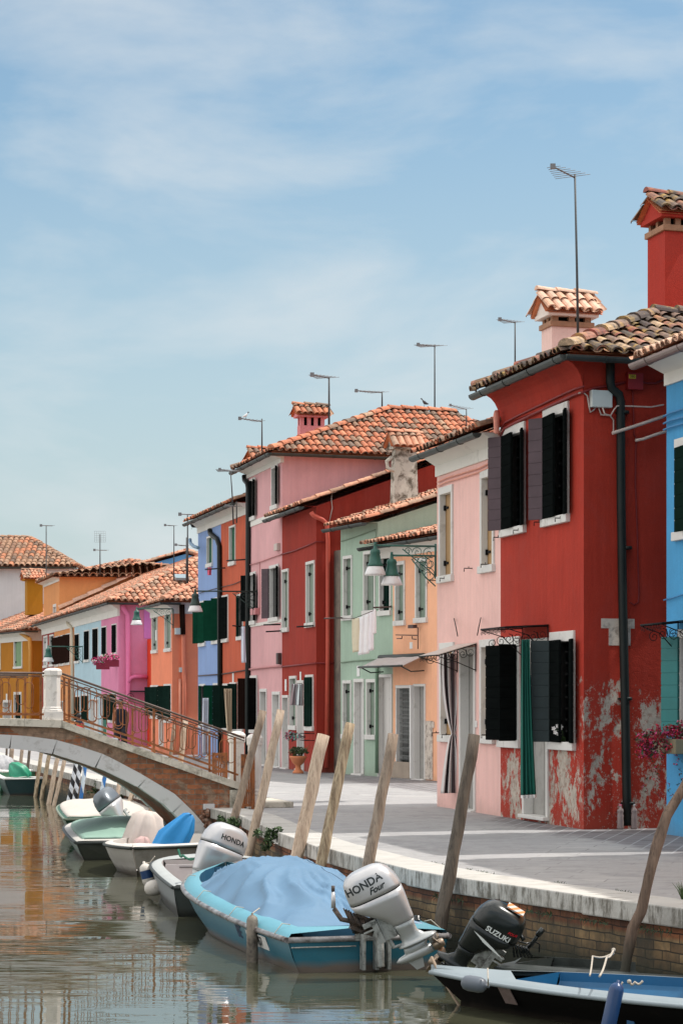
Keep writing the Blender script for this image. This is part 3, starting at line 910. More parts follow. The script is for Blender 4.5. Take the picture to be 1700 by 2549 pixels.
def chimney(parent, C, d, b, wd, wb, z0, z1, mat, z2=None, capmat=None, collar=True, ridge_dir='b', vents=2, capover=0.10, gablemat=None, caph=0.28, flare=0.0, ventmat=None):
    """body from z0 to z1, vent storey to z2, little tiled roof on top. C = nearest corner in plan"""
    capmat = capmat or m_tiles_cream
    fr = Fr(V((C.x, C.y, 0)), b, d, (0, 0, 1))
    mb = MB()
    if flare:
        for (za, zb, e0, e1) in ((z0, z0 + (z1 - z0) * 0.75, flare, flare * 0.4), (z0 + (z1 - z0) * 0.75, z1, flare * 0.4, 0)):
            lo = [fr(-e0, -e0, za), fr(wb + e0, -e0, za), fr(wb + e0, wd + e0, za), fr(-e0, wd + e0, za)]
            hi = [fr(-e1, -e1, zb), fr(wb + e1, -e1, zb), fr(wb + e1, wd + e1, zb), fr(-e1, wd + e1, zb)]
            mb.add(lo + hi, [(0, 1, 5, 4), (1, 2, 6, 5), (2, 3, 7, 6), (3, 0, 4, 7), (4, 5, 6, 7)])
    else: mb.box(fr, 0, wb, 0, wd, z0, z1)
    body = mb.build('chimney', mat, parent)
    zz = z1
    if collar:
        m2 = MB(); m2.box(fr, -0.04, wb + 0.04, -0.04, wd + 0.04, z1 + 0.002, z1 + 0.09); m2.build('collar', ventmat or m_chimbrick, body, bevel=0.01); zz = z1 + 0.092
    if z2 and z2 > zz:
        m3 = MB()
        pw = min(0.11, wb * 0.2)
        xs = [0.01 + (wb - 0.02 - pw) * i / vents for i in range(vents + 1)]
        ys = [0.01, wd - 0.01 - pw] if wd < 0.5 else [0.01, wd / 2 - pw / 2, wd - 0.01 - pw]
        for x in xs:
            for y in ys: MB().box(fr, x, x + pw, y, y + pw, zz, z2).build('vent_post', ventmat or m_chimbrick, body)
        m4 = MB(); m4.box(fr, 0.05 + pw * .5, wb - 0.05 - pw * .5, 0.05 + pw * .5, wd - 0.05 - pw * .5, zz, z2); m4.build('flue', m_black, body)
        zz = z2
    m5 = MB()
    o = capover
    m5.box(fr, -o * 0.6, wb + o * 0.6, -o * 0.6, wd + o * 0.6, zz + 0.001, zz + 0.07)
    zc = zz + 0.07
    if ridge_dir == 'b':
        mid = wd / 2
        m5.prism([fr(-o * 0.5, -o * 0.5, zc), fr(-o * 0.5, wd + o * 0.5, zc), fr(-o * 0.5, mid, zc + caph * 0.82)], fr.x * (wb + o))
        m5.build('cap_gable', gablemat or mat, body)
        m6 = MB()
        e0, e1 = -o, wb + o
        tile_plane(m6, [fr(e0, -o, zc + 0.01), fr(e1, -o, zc + 0.01), fr(e1, mid, zc + caph), fr(e0, mid, zc + caph)], pitch=0.17, row=0.32)
        tile_plane(m6, [fr(e0, wd + o, zc + 0.01), fr(e1, wd + o, zc + 0.01), fr(e1, mid, zc + caph), fr(e0, mid, zc + caph)], pitch=0.17, row=0.32)
        ridge_row(m6, fr(e0, mid, zc + caph + 0.03), fr(e1, mid, zc + caph + 0.03), 0.08, 0.36)
    else:
        mid = wb / 2
        m5.prism([fr(-o * 0.5, -o * 0.5, zc), fr(wb + o * 0.5, -o * 0.5, zc), fr(mid, -o * 0.5, zc + caph * 0.82)], fr.y * (wd + o))
        m5.build('cap_gable', gablemat or mat, body)
        m6 = MB()
        e0, e1 = -o, wd + o
        tile_plane(m6, [fr(-o, e0, zc + 0.01), fr(-o, e1, zc + 0.01), fr(mid, e1, zc + caph), fr(mid, e0, zc + caph)], pitch=0.17, row=0.32)
        tile_plane(m6, [fr(wb + o, e0, zc + 0.01), fr(wb + o, e1, zc + 0.01), fr(mid, e1, zc + caph), fr(mid, e0, zc + caph)], pitch=0.17, row=0.32)
        ridge_row(m6, fr(mid, e0, zc + caph + 0.03), fr(mid, e1, zc + caph + 0.03), 0.08, 0.36)
    m6.build('cap_tiles', [capmat, m_terracotta], body)
    return body
def chimney_px(parent, Y, uL, uC, uR, v0, v1, v2, mat, d=D0, b=B0, **k):
    C = pix(uC, HZ, Y)
    wb = Face(C, b, V((b.y, -b.x, 0))).s(uR)
    fd = Face(C, d); wd = abs(fd.s(uL))
    z = lambda v: CZ + (HZ - v) / F * Y
    return chimney(parent, C, d, b, wd, wb, z(v0), z(v1), mat, z2=z(v2) if v2 else None, **k)
# ---------------------------------------------------------------- the houses
def eavez(f, u, v): return f.z(u, v)
SB, SG, SDG, ST, SBR = m_shutter_black, m_shutter_green, m_shutter_dkgreen, m_shutter_teal, m_shutter_brown
GRP = 'terraced houses along the canal'

st_red = stucco('brick_red_stucco_peeling', lin(172, 56, 42), 0.14, 0.22, 0.4, peel=(2.05, 0.20), damp=0.25, plaster=(0.55, 0.49, 0.42, 1))
st_pinknear = stucco('salmon_pink_stucco', lin(240, 194, 186), 0.06, 0.14, 0.3, damp=0.35)
st_peach = stucco('peach_stucco', lin(246, 182, 146), 0.07, 0.14)
st_mint = stucco('mint_green_stucco', lin(164, 186, 168), 0.08, 0.16)
st_red2 = stucco('dark_red_stucco', lin(160, 56, 44), 0.14, 0.34)
st_pinktall = stucco('dusty_pink_stucco', lin(222, 170, 172), 0.08, 0.16)
st_orange3 = stucco('rust_orange_stucco', lin(200, 98, 70), 0.13, 0.36)
st_blue2 = stucco('periwinkle_blue_stucco', lin(140, 166, 212), 0.06, 0.20)
st_salmon = stucco('salmon_orange_stucco', lin(236, 140, 106), 0.06, 0.06)
st_magenta = stucco('magenta_pink_stucco', lin(216, 134, 168), 0.06, 0.06)
st_lightblue = stucco('pale_blue_stucco', lin(176, 204, 216), 0.06, 0.10)
st_ochre = stucco('ochre_orange_stucco', lin(218, 150, 96), 0.07, 0.08)
st_darkred = stucco('maroon_stucco', lin(150, 62, 54), 0.08, 0.08)
st_mustard = stucco('mustard_stucco', lin(178, 118, 38), 0.08, 0.12)
st_white = stucco('peeling_white_stucco', lin(214, 216, 218), 0.06, 0.2, plaster=(0.4, 0.4, 0.4, 1))
st_bluenear = stucco('azure_blue_stucco', lin(80, 158, 208), 0.08, 0.14)
st_redchim = stucco('red_chimney_stucco', lin(176, 56, 44), 0.08, 0.10, damp=0)
st_pinkchim = stucco('pale_pink_chimney_stucco', lin(236, 200, 190), 0.06, 0.10, damp=0)
st_rosechim = stucco('rose_chimney_stucco', lin(220, 142, 144), 0.08, 0.10, damp=0)
st_mustchim = stucco('mustard_chimney_stucco', lin(172, 120, 34), 0.08, 0.10, damp=0)

# --- near red house ------------------------------------------------------------
A_red = G(1453, 2066); 
C_red = A_red.x + 0.233 * A_red.y
B_red = on_line(1246, C_red); P_pinkL = on_line(1088, C_red)
H1 = House('red_house', 'brick red corner house with peeling plaster base and dark open shutters', A_red, B_red, 0, st_red, depth=6.5)
H1.z = H1.front.z(1440, 897)
lv = [('far', 150, m_shutter_mauve, 0.85), ('far', 4, SB, 1.35), ('near', 166, SB, 1.0)]
w1, r1 = H1.opening(1252, 1309, 1058, 1332, 'open', leaves=lv, rec=0.22, fw=0.10)
w2, r2_ = H1.opening(1355, 1417, 1009, 1306, 'open', leaves=lv, rec=0.22, fw=0.10)
w3, r3_ = H1.opening(1246, 1296, 1586, 1862, 'open', leaves=[('far', 150, SB, 1.0), ('near', 100, SB, 0.8)], rec=0.22, fw=0.10)
w4, r4_ = H1.opening(1372, 1432, 1572, 1868, 'open', leaves=[('far', 112, plain('slate_green_planks', lin(52, 62, 64), 0.6, 0.15, 4, 0.1, spec=0.2), 0.8), ('far', 4, SB, 1.3), ('near', 168, SB, 1.0)], rec=0.22, fw=0.10)
wd_, rd_ = H1.opening(1303, 1367, 1590, 2040, 'door', pm=m_doorgrey, rec=0.30, fw=0.09)
fr = H1.front.fr()
sh = MB()        # inner dark half leaves closing the back of the upper windows
for (sa, sb, z0, z1), w in ((r1, w1), (r2_, w2), (r4_, w4)):
    m_ = MB(); m_.box(fr, (sa + sb) / 2 - 0.04, sb - 0.11, -0.16, -0.13, z0 + 0.12, z1 - 0.15)
    for k in range(9): m_.box(fr, (sa + sb) / 2 - 0.04, sb - 0.11, -0.129, -0.125, z0 + 0.14 + k * (z1 - z0 - 0.3) / 9, z0 + 0.12 + (k + 0.9) * (z1 - z0 - 0.3) / 9)
    m_.build('shutter', SB, w)
# recessed end of the side wall (beyond u 1600)
s1600 = H1.side.s(1600)
H1.walls()
roof(H1, pitch=23, over=0.36, hipnear=True, tiles=m_tiles_old, gut=m_gutter, ridge='b', sidegut=2.4, ze=H1.z, tpitch=0.19)
cv = MB()        # coved cornice under the eave
for k in range(6):
    t0, t1 = R(15 * k), R(15 * (k + 1))
    o0, o1 = 0.27 * (1 - math.cos(t0)), 0.27 * (1 - math.cos(t1))
    z0, z1 = H1.z - 0.42 + 0.40 * math.sin(t0), H1.z - 0.42 + 0.40 * math.sin(t1)
    cv.quad(fr(-0.001 - o0 * 0.0, o0 + 0.01, z0), fr(H1.L, o0 + 0.01, z0), fr(H1.L, o1 + 0.01, z1), fr(-0.001, o1 + 0.01, z1))
cap_ = [fr(-0.001, 0.27 * (1 - math.cos(R(15 * k))) + 0.01, H1.z - 0.42 + 0.40 * math.sin(R(15 * k))) for k in range(7)]
cv.add(cap_ + [fr(-0.001, 0.0, H1.z - 0.02)], [tuple(range(8))])
cap2 = [p + H1.d * H1.L for p in cap_]
cv.add(cap2 + [fr(H1.L, 0.0, H1.z - 0.02)], [tuple(range(8))[::-1]])
cv.box(fr, 0.01, H1.L, 0.0, 0.022, H1.z - 0.46, H1.z - 0.425)
cv.build('cornice', st_red, H1.o)
# pipe on the side wall with offset near the top
SF = H1.side
pz = [(1519, 885), (1519, 950), (1522, 966), (1541, 982), (1545, 1000), (1546, 1250), (1550, 1500), (1556, 1750), (1560, 1980), (1563, 2056)]
pipe(H1, pz, 0.058, m_pipe_dark, face=SF, off=0.09, n=12)
for v_ in (1028, 1365, 1740, 2000):
    cl = MB()
    p = SF.P(1546 if v_ < 1300 else 1553 if v_ < 1900 else 1560, v_, 0.0)
    cl.tube([p + SF.n * 0.09 + V((0, 0, -0.02)), p + SF.n * 0.09 + V((0, 0, 0.02))], 0.066, 12)
    cl.box(Fr(p, SF.d, SF.n, (0, 0, 1)), -0.09, 0.09, 0.0, 0.05, -0.012, 0.012)
    cl.build('pipe_clamp', m_pipe_dark, H1.o)
def junction(h, face, u0, u1, v0, v1, mat, off=0.09, name='junction_box'):
    a = face.P(u0, v1, 0); b_ = face.P(u1, v0, 0)
    s0 = (a - face.A).dot(face.d); s1 = (b_ - face.A).dot(face.d)
    return MB().box(face.fr(), s0, s1, 0.002, off, a.z, b_.z).build(name, mat, h.o, bevel=0.008)
m_boxred = plain('red_plastic_box', lin(150, 34, 36), 0.5, 0.1)
m_boxgrey = plain('pale_grey_plastic_box', lin(196, 204, 202), 0.5, 0.05)
m_cable_red = plain('red_painted_cable', lin(130, 34, 34), 0.6, 0.15)
bx1 = junction(H1, SF, 1556, 1594, 930, 970, m_boxred)
junction(H1, SF, 1466, 1517, 974, 1014, m_boxgrey)
pl = SF.P(1574, 937, 0.096)
frp = Fr(pl, SF.d, (0, 0, 1), SF.n)
MB().box(frp, -0.05, 0.05, -0.025, 0.025, -0.002, 0.002).build('number_plate', plain('yellow_plate', lin(214, 190, 60), 0.6, 0.05), bx1)
text_mb('380', Fr(pl + SF.n * 0.003, SF.d, (0, 0, 1), SF.n), 0.05, 0.001).build('plate_number', plain('olive_lettering', lin(110, 96, 30), 0.6, 0.05), bx1)
cab = MB()
cab.tube(facepath(SF, [(1453, 975), (1480, 965), (1500, 962), (1530, 957), (1540, 954), (1556, 951)], 0.03), 0.016, 6)
cab.tube(facepath(SF, [(1594, 950), (1608, 953), (1630, 953), (1652, 945)], 0.03), 0.014, 6)
cab.tube(facepath(SF, [(1574, 971), (1575, 1000), (1577, 1040), (1578, 1082), (1585, 1092), (1582, 1110), (1581, 1200), (1586, 1330), (1588, 1420), (1590, 1480), (1588, 1500), (1578, 1506), (1569, 1500)], 0.02), 0.010, 6)
cab.build('cable', m_cable_red, H1.o)
cab = MB()
cab.tube(facepath(SF, [(1440, 978), (1452, 976), (1462, 985), (1466, 1010), (1469, 1026), (1478, 1020), (1482, 1014)], 0.025), 0.010, 6)
cab.tube(facepath(SF, [(1500, 1014), (1505, 1030), (1520, 1034), (1528, 1020), (1536, 1010), (1575, 1011), (1620, 1013), (1652, 1007)], 0.12), 0.010, 6)
cab.tube(facepath(SF, [(1490, 1014), (1496, 1032), (1518, 1034), (1527, 1045), (1527, 1072), (1524, 1077)], 0.025), 0.010, 6)
cab.tube(facepath(SF, [(1524, 1078), (1560, 1067), (1600, 1054), (1652, 1036)], 0.15), 0.022, 6)
cab.tube(facepath(SF, [(1582, 1096), (1600, 1093), (1630, 1082), (1656, 1074)], 0.15), 0.020, 6)
cab.build('cable', m_cable, H1.o)
cab = MB()
ff = H1.front
for dv, r_ in ((0, 0.018), (-14, 0.014)):
    cab.tube(facepath(ff, [(1453, 975 + dv), (1430, 982 + dv), (1390, 1000 + dv), (1340, 1024 + dv), (1290, 1048 + dv), (1256, 1066 + dv), (1246, 1085 + dv)], 0.04), r_, 6)
cab.build('cable', [m_cable_red], H1.o)
m_patch = worn('exposed_white_plaster', lin(206, 194, 182), (0.16, 0.12, 0.10, 1), 0.42, 9, 0.9)
pt_ = MB(); fr2 = SF.fr()
def sfbox(u0, u1, v0, v1, off=0.006):
    a, b_ = SF.P(u0, v1), SF.P(u1, v0)
    pt_.box(fr2, (a - SF.A).dot(SF.d), (b_ - SF.A).dot(SF.d), -0.01, off, a.z, b_.z)
sfbox(1496, 1579, 1541, 1564, 0.006); sfbox(1515, 1569, 1564.2, 1607, 0.007)
pt_.build('plaster_patch', m_patch, H1.o)
# canopy frame over the door, iron scrolls
def scroll(mb, c, ax, az, r=0.09, turns=1.4, w=0.006, start=0.0, flip=1):
    pts = []
    for k in range(18):
        t = k / 17
        a = start + flip * turns * 2 * math.pi * t
        rr_ = r * (1 - 0.82 * t)
        pts.append(V(c) + V(ax) * (math.cos(a) * rr_) + V(az) * (math.sin(a) * rr_))
    mb.tube(pts, w * 0.8, 4)
def canopy(h, u0, u1, v_, depth=0.55, drop=0.14, mat=None, sheet=None, nscr=3, name='canopy'):
    """a shallow sheet held off the wall by scrolled iron brackets"""
    f = h.front
    a, b_ = f.P(u0, v_), f.P(u1, v_)
    s0, s1 = sorted(((a - f.A).dot(f.d), (b_ - f.A).dot(f.d))); z = (a.z + b_.z) / 2
    fr = f.fr()
    mb = MB()
    mb.add([fr(s0, 0.01, z), fr(s1, 0.01, z), fr(s1, depth, z - drop), fr(s0, depth, z - drop)] + [fr(s0, 0.01, z + 0.012), fr(s1, 0.01, z + 0.012), fr(s1, depth, z - drop + 0.012), fr(s0, depth, z - drop + 0.012)],
           [(0, 1, 2, 3), (7, 6, 5, 4), (0, 4, 5, 1), (1, 5, 6, 2), (2, 6, 7, 3), (3, 7, 4, 0)])
    c = mb.build(name, sheet or m_iron, h.o)
    ir = MB()
    for s_ in (s0 + 0.02, s1 - 0.02):
        ir.tube([fr(s_, 0.02, z - 0.42), fr(s_, 0.02, z)], 0.009, 5)
        ir.tube([fr(s_, 0.02, z - 0.012), fr(s_, depth, z - drop - 0.012)], 0.009, 5)
        ir.tube([fr(s_, 0.02, z - 0.40), fr(s_, depth * 0.5, z - drop - 0.10), fr(s_, depth * 0.95, z - drop - 0.02)], 0.007, 5)
        for k in range(nscr):
            scroll(ir, fr(s_, 0.10 + k * (depth - 0.15) / nscr, z - 0.13 - 0.03 * k), f.n, V((0, 0, 1)), 0.075, 1.5, 0.006, 0.5 + k, 1 if k % 2 else -1)
    ir.tube([fr(s0, depth, z - drop), fr(s1, depth, z - drop)], 0.010, 5)
    for k in range(int((s1 - s0) / 0.09)):
        scroll(ir, fr(s0 + 0.05 + k * 0.09, depth, z - drop - 0.045), f.d, V((0, 0, 1)), 0.04, 1.2, 0.004, 0, 1 if k % 2 else -1)
    ir.build('bracket', m_iron, c)
    return c
canopy(H1, 1303, 1368, 1560, 0.62, 0.03, nscr=4)
# iron shutter holders
def holders(h, pts):
    for u, v in pts:
        mb = MB(); p = h.front.P(u, v, 0)
        mb.tube([p, p + h.front.n * 0.13, p + h.front.n * 0.13 + V((0, 0, -0.05))], 0.008, 5)
        mb.tube([p + h.front.n * 0.06, p + h.front.n * 0.06 + V((0, 0, 0.03))], 0.006, 5)
        mb.build('shutter_holder', m_iron, h.o)
holders(H1, [(1250, 1338), (1352, 1300), (1405, 1290), (1300, 1320)])
# tall red chimney on the back part
def zpx(v, Y): return CZ + (HZ - v) / F * Y
Yc = 34.5
chimney_px(H1.o, Yc, 1612, 1655, 1722, 850, 573, 540, st_redchim, capmat=m_tiles_old, capover=0.14, caph=0.30, vents=2, gablemat=st_redchim)
# bottles at the pipe foot are separate things (below)

# --- near pink house -----------------------------------------------------------
H2 = House('pink_house', 'salmon pink house with tan closed shutters and striped door curtain, beside the red corner house', B_red, P_pinkL, 0, st_pinknear, depth=6.5)
H2.z = H2.front.z(1090, 1133)
for (a, b_, c, d) in ((1095, 1129, 1210, 1450), (1198, 1232, 1168, 1426), (1097, 1132, 1600, 1848), (1197, 1232, 1592, 1852)):
    H2.opening(a, b_, c, d, 'closed', pm=m_tan, rec=0.18, fw=0.085)
H2.opening(1146, 1185, 1612, 2024, 'door', pm=m_doorgrey, rec=0.30, fw=0.07)
H2.walls()
roof(H2, pitch=20, over=0.32, on=0.0, of=0.15, tiles=m_tiles_orange, gut=m_gutter, band=True, fascia=0.34)
canopy(H2, 1140, 1188, 1604, 0.62, 0.18, nscr=4, sheet=plain('translucent_canopy_sheet', lin(196, 184, 174), 0.5, 0.1))
holders(H2, [(1115, 1440), (1086, 1445), (1176, 1415), (1218, 1405), (1095, 1825), (1220, 1830), (1120, 1830)])
cab = MB()
for dv in (0, 10):
    cab.tube(facepath(H2.front, [(1088, 1200 + dv), (1110, 1190 + dv), (1150, 1178 + dv), (1190, 1166 + dv), (1215, 1154 + dv), (1224, 1140 + dv), (1232, 1100 + dv), (1242, 1078)], 0.03), 0.012, 6)
cab.build('cable', plain('pink_painted_cable', lin(226, 160, 140), 0.7, 0.1), H2.o)
vb = MB(); p_ = H2.front.P(1187, 1803)
vb.box(Fr(p_, H2.d, H2.front.n, (0, 0, 1)), -0.035, 0.035, 0.0, 0.02, -0.05, 0.05); vb.build('doorbell', m_whitepaint, H2.o, bevel=0.004)
ir = MB()
for u, v, s_ in ((1135, 1562, 1), (1192, 1560, -1)):
    ir.tube([H2.front.P(u - 5 * s_, v - 22, 0.02), H2.front.P(u, v, 0.22), H2.front.P(u + 4 * s_, v + 22, 0.30)], 0.008, 5)
ir.build('iron_hook', m_iron, H2.o)
p_ = H2.front.P(1236, 1050, 0.12)
MB().loft(Fr(p_, H2.d, H2.front.n, (0, 0, 1)), [(-0.17, 0, 0, 0.02, 0.02, 2), (-0.15, 0, 0, 0.035, 0.04, 2), (0.1, 0, 0, 0.04, 0.05, 2), (0.15, 0, 0, 0.03, 0.035, 2), (0.17, 0, 0, 0.01, 0.02, 2)], 12).build('wall_end_cap', plain('pink_cap', lin(236, 158, 140), 0.8, 0.08), H2.o)
chimney_px(H2.o, 40.0, 1348, 1374, 1473, 930, 811, 785, st_pinkchim, capover=0.16, caph=0.34, vents=2, gablemat=plain('white_gable_plaster', lin(226, 214, 206), 0.85, 0.06), ventmat=m_chimbrick)

# --- blue house at the right edge ------------------------------------------------
A_bl = G(1659, 2078); dB = D0
Anear = A_bl - dB * 3.4
H3 = House('blue_house', 'azure blue house with teal shutter at the right edge', Anear, A_bl, 0, st_bluenear, depth=7)
H3.z = H3.front.z(1656, 902)
wq, rq = H3.opening(1683, 1745, 1085, 1342, 'open', fw=0.10, leaves=[('far', 4, SDG, 1.2)])
H3.opening(1692, 1750, 1565, 1850, 'open', fw=0.08, leaves=[('far', 150, ST, 1.0)])
H3.walls()
roof(H3, pitch=20, over=0.36, of=0.10, tiles=m_tiles_cream, gut=m_gutter_cu, band=True, fascia=0.30)
canopy(H3, 1690, 1745, 1545, 0.5, 0.05)
cab = MB()
for v0, v1 in ((1036, 1022), (1054, 1042), (1070, 1058)):
    cab.tube(facepath(H3.front, [(1652, v0), (1670, (v0 + v1) / 2 - 2), (1700, v1 - 4), (1740, v1 - 20)], 0.04), 0.014, 6)
cab.tube(facepath(H3.front, [(1652, 1494), (1680, 1487), (1700, 1480), (1740, 1470)], 0.03), 0.009, 6)
cab.build('cable', plain('blue_painted_cable', lin(60, 130, 180), 0.6, 0.1), H3.o)
# next house towards the camera, outside the frame, whose shade lies on the pavement
A4 = Anear - dB * 0.95
H4 = House('yellow_house', 'plain yellow house beyond the right edge', A4 - dB * 9, A4, 6.0, st_ochre, depth=7)
H4.walls(); roof(H4, pitch=20, over=0.35, tiles=m_tiles_pale)

# --- the lower peach house with the green strip -----------------------------------
MP = 0.40
A_p0 = V((0, 0, 0)); A_pl = G(848, 1927); C_p = A_pl.x + MP * A_pl.y
def onp(u):
    k = (u - U0) / F; Y = C_p / (MP + k); return V((k * Y, Y, 0))
Bp = V((1, 0.42, 0)).normalized()
H5 = House('peach_house', 'peach house with folding gate door and grey green shutters, right of the mint green house', onp(1150), onp(978), 0, st_peach, depth=5, bvec=Bp)
H5.z = H5.front.z(1000, 1352)
H5.opening(984, 1009, 1397, 1558, 'closed', pm=m_sage, rec=0.22, fw=0.06)
H5.opening(1035, 1064, 1388, 1551, 'closed', pm=m_sage, rec=0.22, fw=0.06)
H5.opening(987, 1029, 1706, 1944, 'door', pm=m_black, rec=0.2, fw=0.05)
H5.opening(1031, 1060, 1703, 1946, 'door', pm=m_doorgrey, rec=0.12, fw=0.04)
H5.walls()
roof(H5, pitch=13, over=0.32, of=1.0, on=0, tiles=m_tiles_pale, gut=m_gutter, band=True, fascia=0.28)
f = H5.front
gate = MB(); s0, s1 = f.s(1028), f.s(990); z0, z1 = f.z(1008, 1897), f.z(1008, 1712)
frr = f.fr()
for k in range(13):
    x = s0 + 0.03 + (s1 - s0 - 0.06) * k / 12
    gate.tube([frr(x, -0.05, z0), frr(x, -0.05, z1)], 0.009, 5)
for k in range(9):
    zz = z0 + (z1 - z0) * (k + 0.5) / 9
    for j in range(12):
        x = s0 + 0.03 + (s1 - s0 - 0.06) * j / 12; x2 = s0 + 0.03 + (s1 - s0 - 0.06) * (j + 1) / 12
        gate.tube([frr(x, -0.035, zz - 0.05), frr(x2, -0.035, zz + 0.05)], 0.006, 4)
gate.build('folding_gate', plain('galvanised_gate', lin(150, 152, 150), 0.5, 0.1), H5.o)
pb = MB(); pb.box(frr, f.s(1029), f.s(983), 0.04, 0.10, 0.01, f.z(1006, 1897)); pb.build('plywood_panel', plain('grey_plywood', lin(156, 142, 128), 0.85, 0.15, 3), H5.o, bevel=0.004)
ld = MB(); ld.box(frr, f.s(1031) - 0.02, f.s(1031) + 0.05, 0.03, 0.09, 0.02, f.z(1031, 1706)); ld.build('door_post', m_whitepaint, H5.o)
sg = MB()
for pts in ([(985, 1581), (1040, 1582)], [(1040, 1562), (1040, 1616)], [(988, 1590), (1000, 1590), (1001, 1584)], [(1026, 1584), (1026, 1591), (1036, 1592)]):
    sg.tube([f.P(u, v, 0.15) for u, v in pts], 0.012, 5)
sg.box(Fr(f.P(1026, 1560, 0.15), f.d, f.n, (0, 0, 1)), -0.15, 0.12, -0.05, 0.05, -0.035, 0.035)
sg.build('sign_bracket', m_cable_dark, H5.o)
npl = MB(); npl.box(Fr(f.P(1024, 1607), f.d, f.n, (0, 0, 1)), -0.07, 0.07, 0.0, 0.012, -0.07, 0.07); npl.build('number_plate', m_whitepaint, H5.o)
# rolled awning above the doors
aw = MB(); sA, sB_ = f.s(1066), f.s(955); zt, zb = f.z(1010, 1632), f.z(1010, 1660)
rows = []
for i in range(7):
    t = i / 6
    rows.append([frr(sA + (sB_ - sA) * j / 14, 0.04 + 0.55 * t, zt + (zb - zt) * t + 0.03 * math.sin(j * 1.3) * t) for j in range(15)])
aw.grid(rows); awn = aw.build('awning', plain('grey_awning_cloth', lin(186, 178, 176), 0.8, 0.08), H5.o, solid=0.01)
aw2 = MB(); aw2.tube([frr(sA, 0.10, zt - 0.02), frr(sB_, 0.10, zt - 0.02)], 0.05, 8); aw2.tube([frr(sA, 0.6, zb), frr(sB_, 0.6, zb)], 0.022, 6)
for s_ in (sA + .1, sB_ - .1): aw2.tube([frr(s_, 0.05, zb - 0.1), frr(s_, 0.35, zb - 0.12), frr(s_, 0.6, zb)], 0.015, 5)
aw2.build('awning_frame', m_gutter, awn)
cz = MB(); cz.box(frr, f.s(1078), f.s(1060), 0.002, 0.02, 0.02, f.z(1070, 1795)); cz.box(frr, f.s(1082), f.s(1062), 0.002, 0.022, f.z(1070, 1812), f.z(1070, 1797)); cz.build('plaster_patch', m_patch, H5.o)

H5b = House('green_annex', 'narrow mint green strip with peeling white door, between green and peach houses', onp(978), onp(941), 0, st_mint, depth=5, bvec=Bp, near=False)
H5b.z = H5.z + 0.001 * 0
H5b.opening(945, 974, 1375, 1533, 'closed', pm=m_shutter_dkgreen, rec=0.22, fw=0.06)
pmat = worn('peeling_white_panel', lin(214, 210, 206), lin(110, 84, 66), 0.36, 3.2, 0.8, sharp=0.03)
H5b.opening(942, 977, 1679, 1944, 'door', pm=pmat, rec=0.10, fw=0.05)
H5b.walls()
roof(H5b, pitch=13, over=0.32, of=0.0, on=0, tiles=m_tiles_pale, gut=m_gutter, band=True, fascia=0.28)

# --- taller mint green house ------------------------------------------------------
H6 = House('green_house', 'mint green house with white framed windows and washing line', onp(941), onp(848), 0, st_mint, depth=5.6, bvec=Bp)
H6.z = H6.front.z(935, 1300)
for a, b_, c, d in ((855, 878, 1383, 1545), (906, 935, 1371, 1532)): H6.opening(a, b_, c, d, 'closed', pm=m_sage, rec=0.24, fw=0.055)
for a, b_, c, d in ((854, 876, 1694, 1840), (913, 937, 1691, 1842)): H6.opening(a, b_, c, d, 'closed', pm=m_sage, rec=0.2, fw=0.055)
H6.opening(882, 907, 1690, 1932, 'door', pm=m_doorwhite, rec=0.25, fw=0.06)
H6.walls()
roof(H6, pitch=18, over=0.32, on=0.1, of=0.1, tiles=m_tiles_pale, gut=m_gutter)
cab = MB()
cab.tube(facepath(H6.front, [(848, 1650), (880, 1646), (941, 1642)], 0.03), 0.014, 6)
cab.tube(facepath(H6.front, [(848, 1348), (880, 1338), (935, 1318), (938, 1400)], 0.03), 0.010, 6)
cab.build('cable', plain('green_painted_cable', lin(120, 140, 120), 0.7, 0.1), H6.o)
pipe(H6, [(938, 1650), (938, 1925)], 0.04, plain('green_downpipe', lin(110, 140, 118), 0.6, 0.08))
chimney_px(H6.o, 54.9, 976, 984, 1036, 1300, 1118, None, m_chim_stain, d=V((-MP, 1, 0)).normalized(), b=Bp, flare=0.045, collar=False, capover=0.16, caph=0.30, capmat=m_tiles_pale)
st_ = MB(); pS = pix(965, 1150, 54.8)
st_.tube([pS + V((0.1, 0, 0.12)), pS + V((-0.02, 0, 0.02)), pS + V((0.0, 0, -0.14)), pS + V((0.16, 0, -0.2))], 0.045, 8); st_.build('flue_pipe', m_chim_stain, H6.o)

# grey concrete block behind
gb = MB(); c0 = pix(1036, HZ, 58); 
gb.box(Fr(V((c0.x, c0.y, 0)), (1, 0.2, 0), (-0.2, 1, 0), (0, 0, 1)), 0, 2.2, 0, 2, 0, zpx(1150, 58))
Hb = thing('outbuilding', (c0.x, c0.y, 0), 'bare grey rendered block with tile edge, behind the mint green gable', 'building')
gb.build('wall', m_concrete, Hb)
t_ = MB(); tile_plane(t_, [V((c0.x - .1, c0.y - .15, zpx(1168, 58))), V((c0.x + 2.3, c0.y + 0.3, zpx(1125, 58))), V((c0.x + 2.3, c0.y + 2.0, zpx(1110, 60))), V((c0.x - .1, c0.y + 2.0, zpx(1150, 60)))])
t_.build('roof', [m_tiles_orange, m_terracotta], Hb)

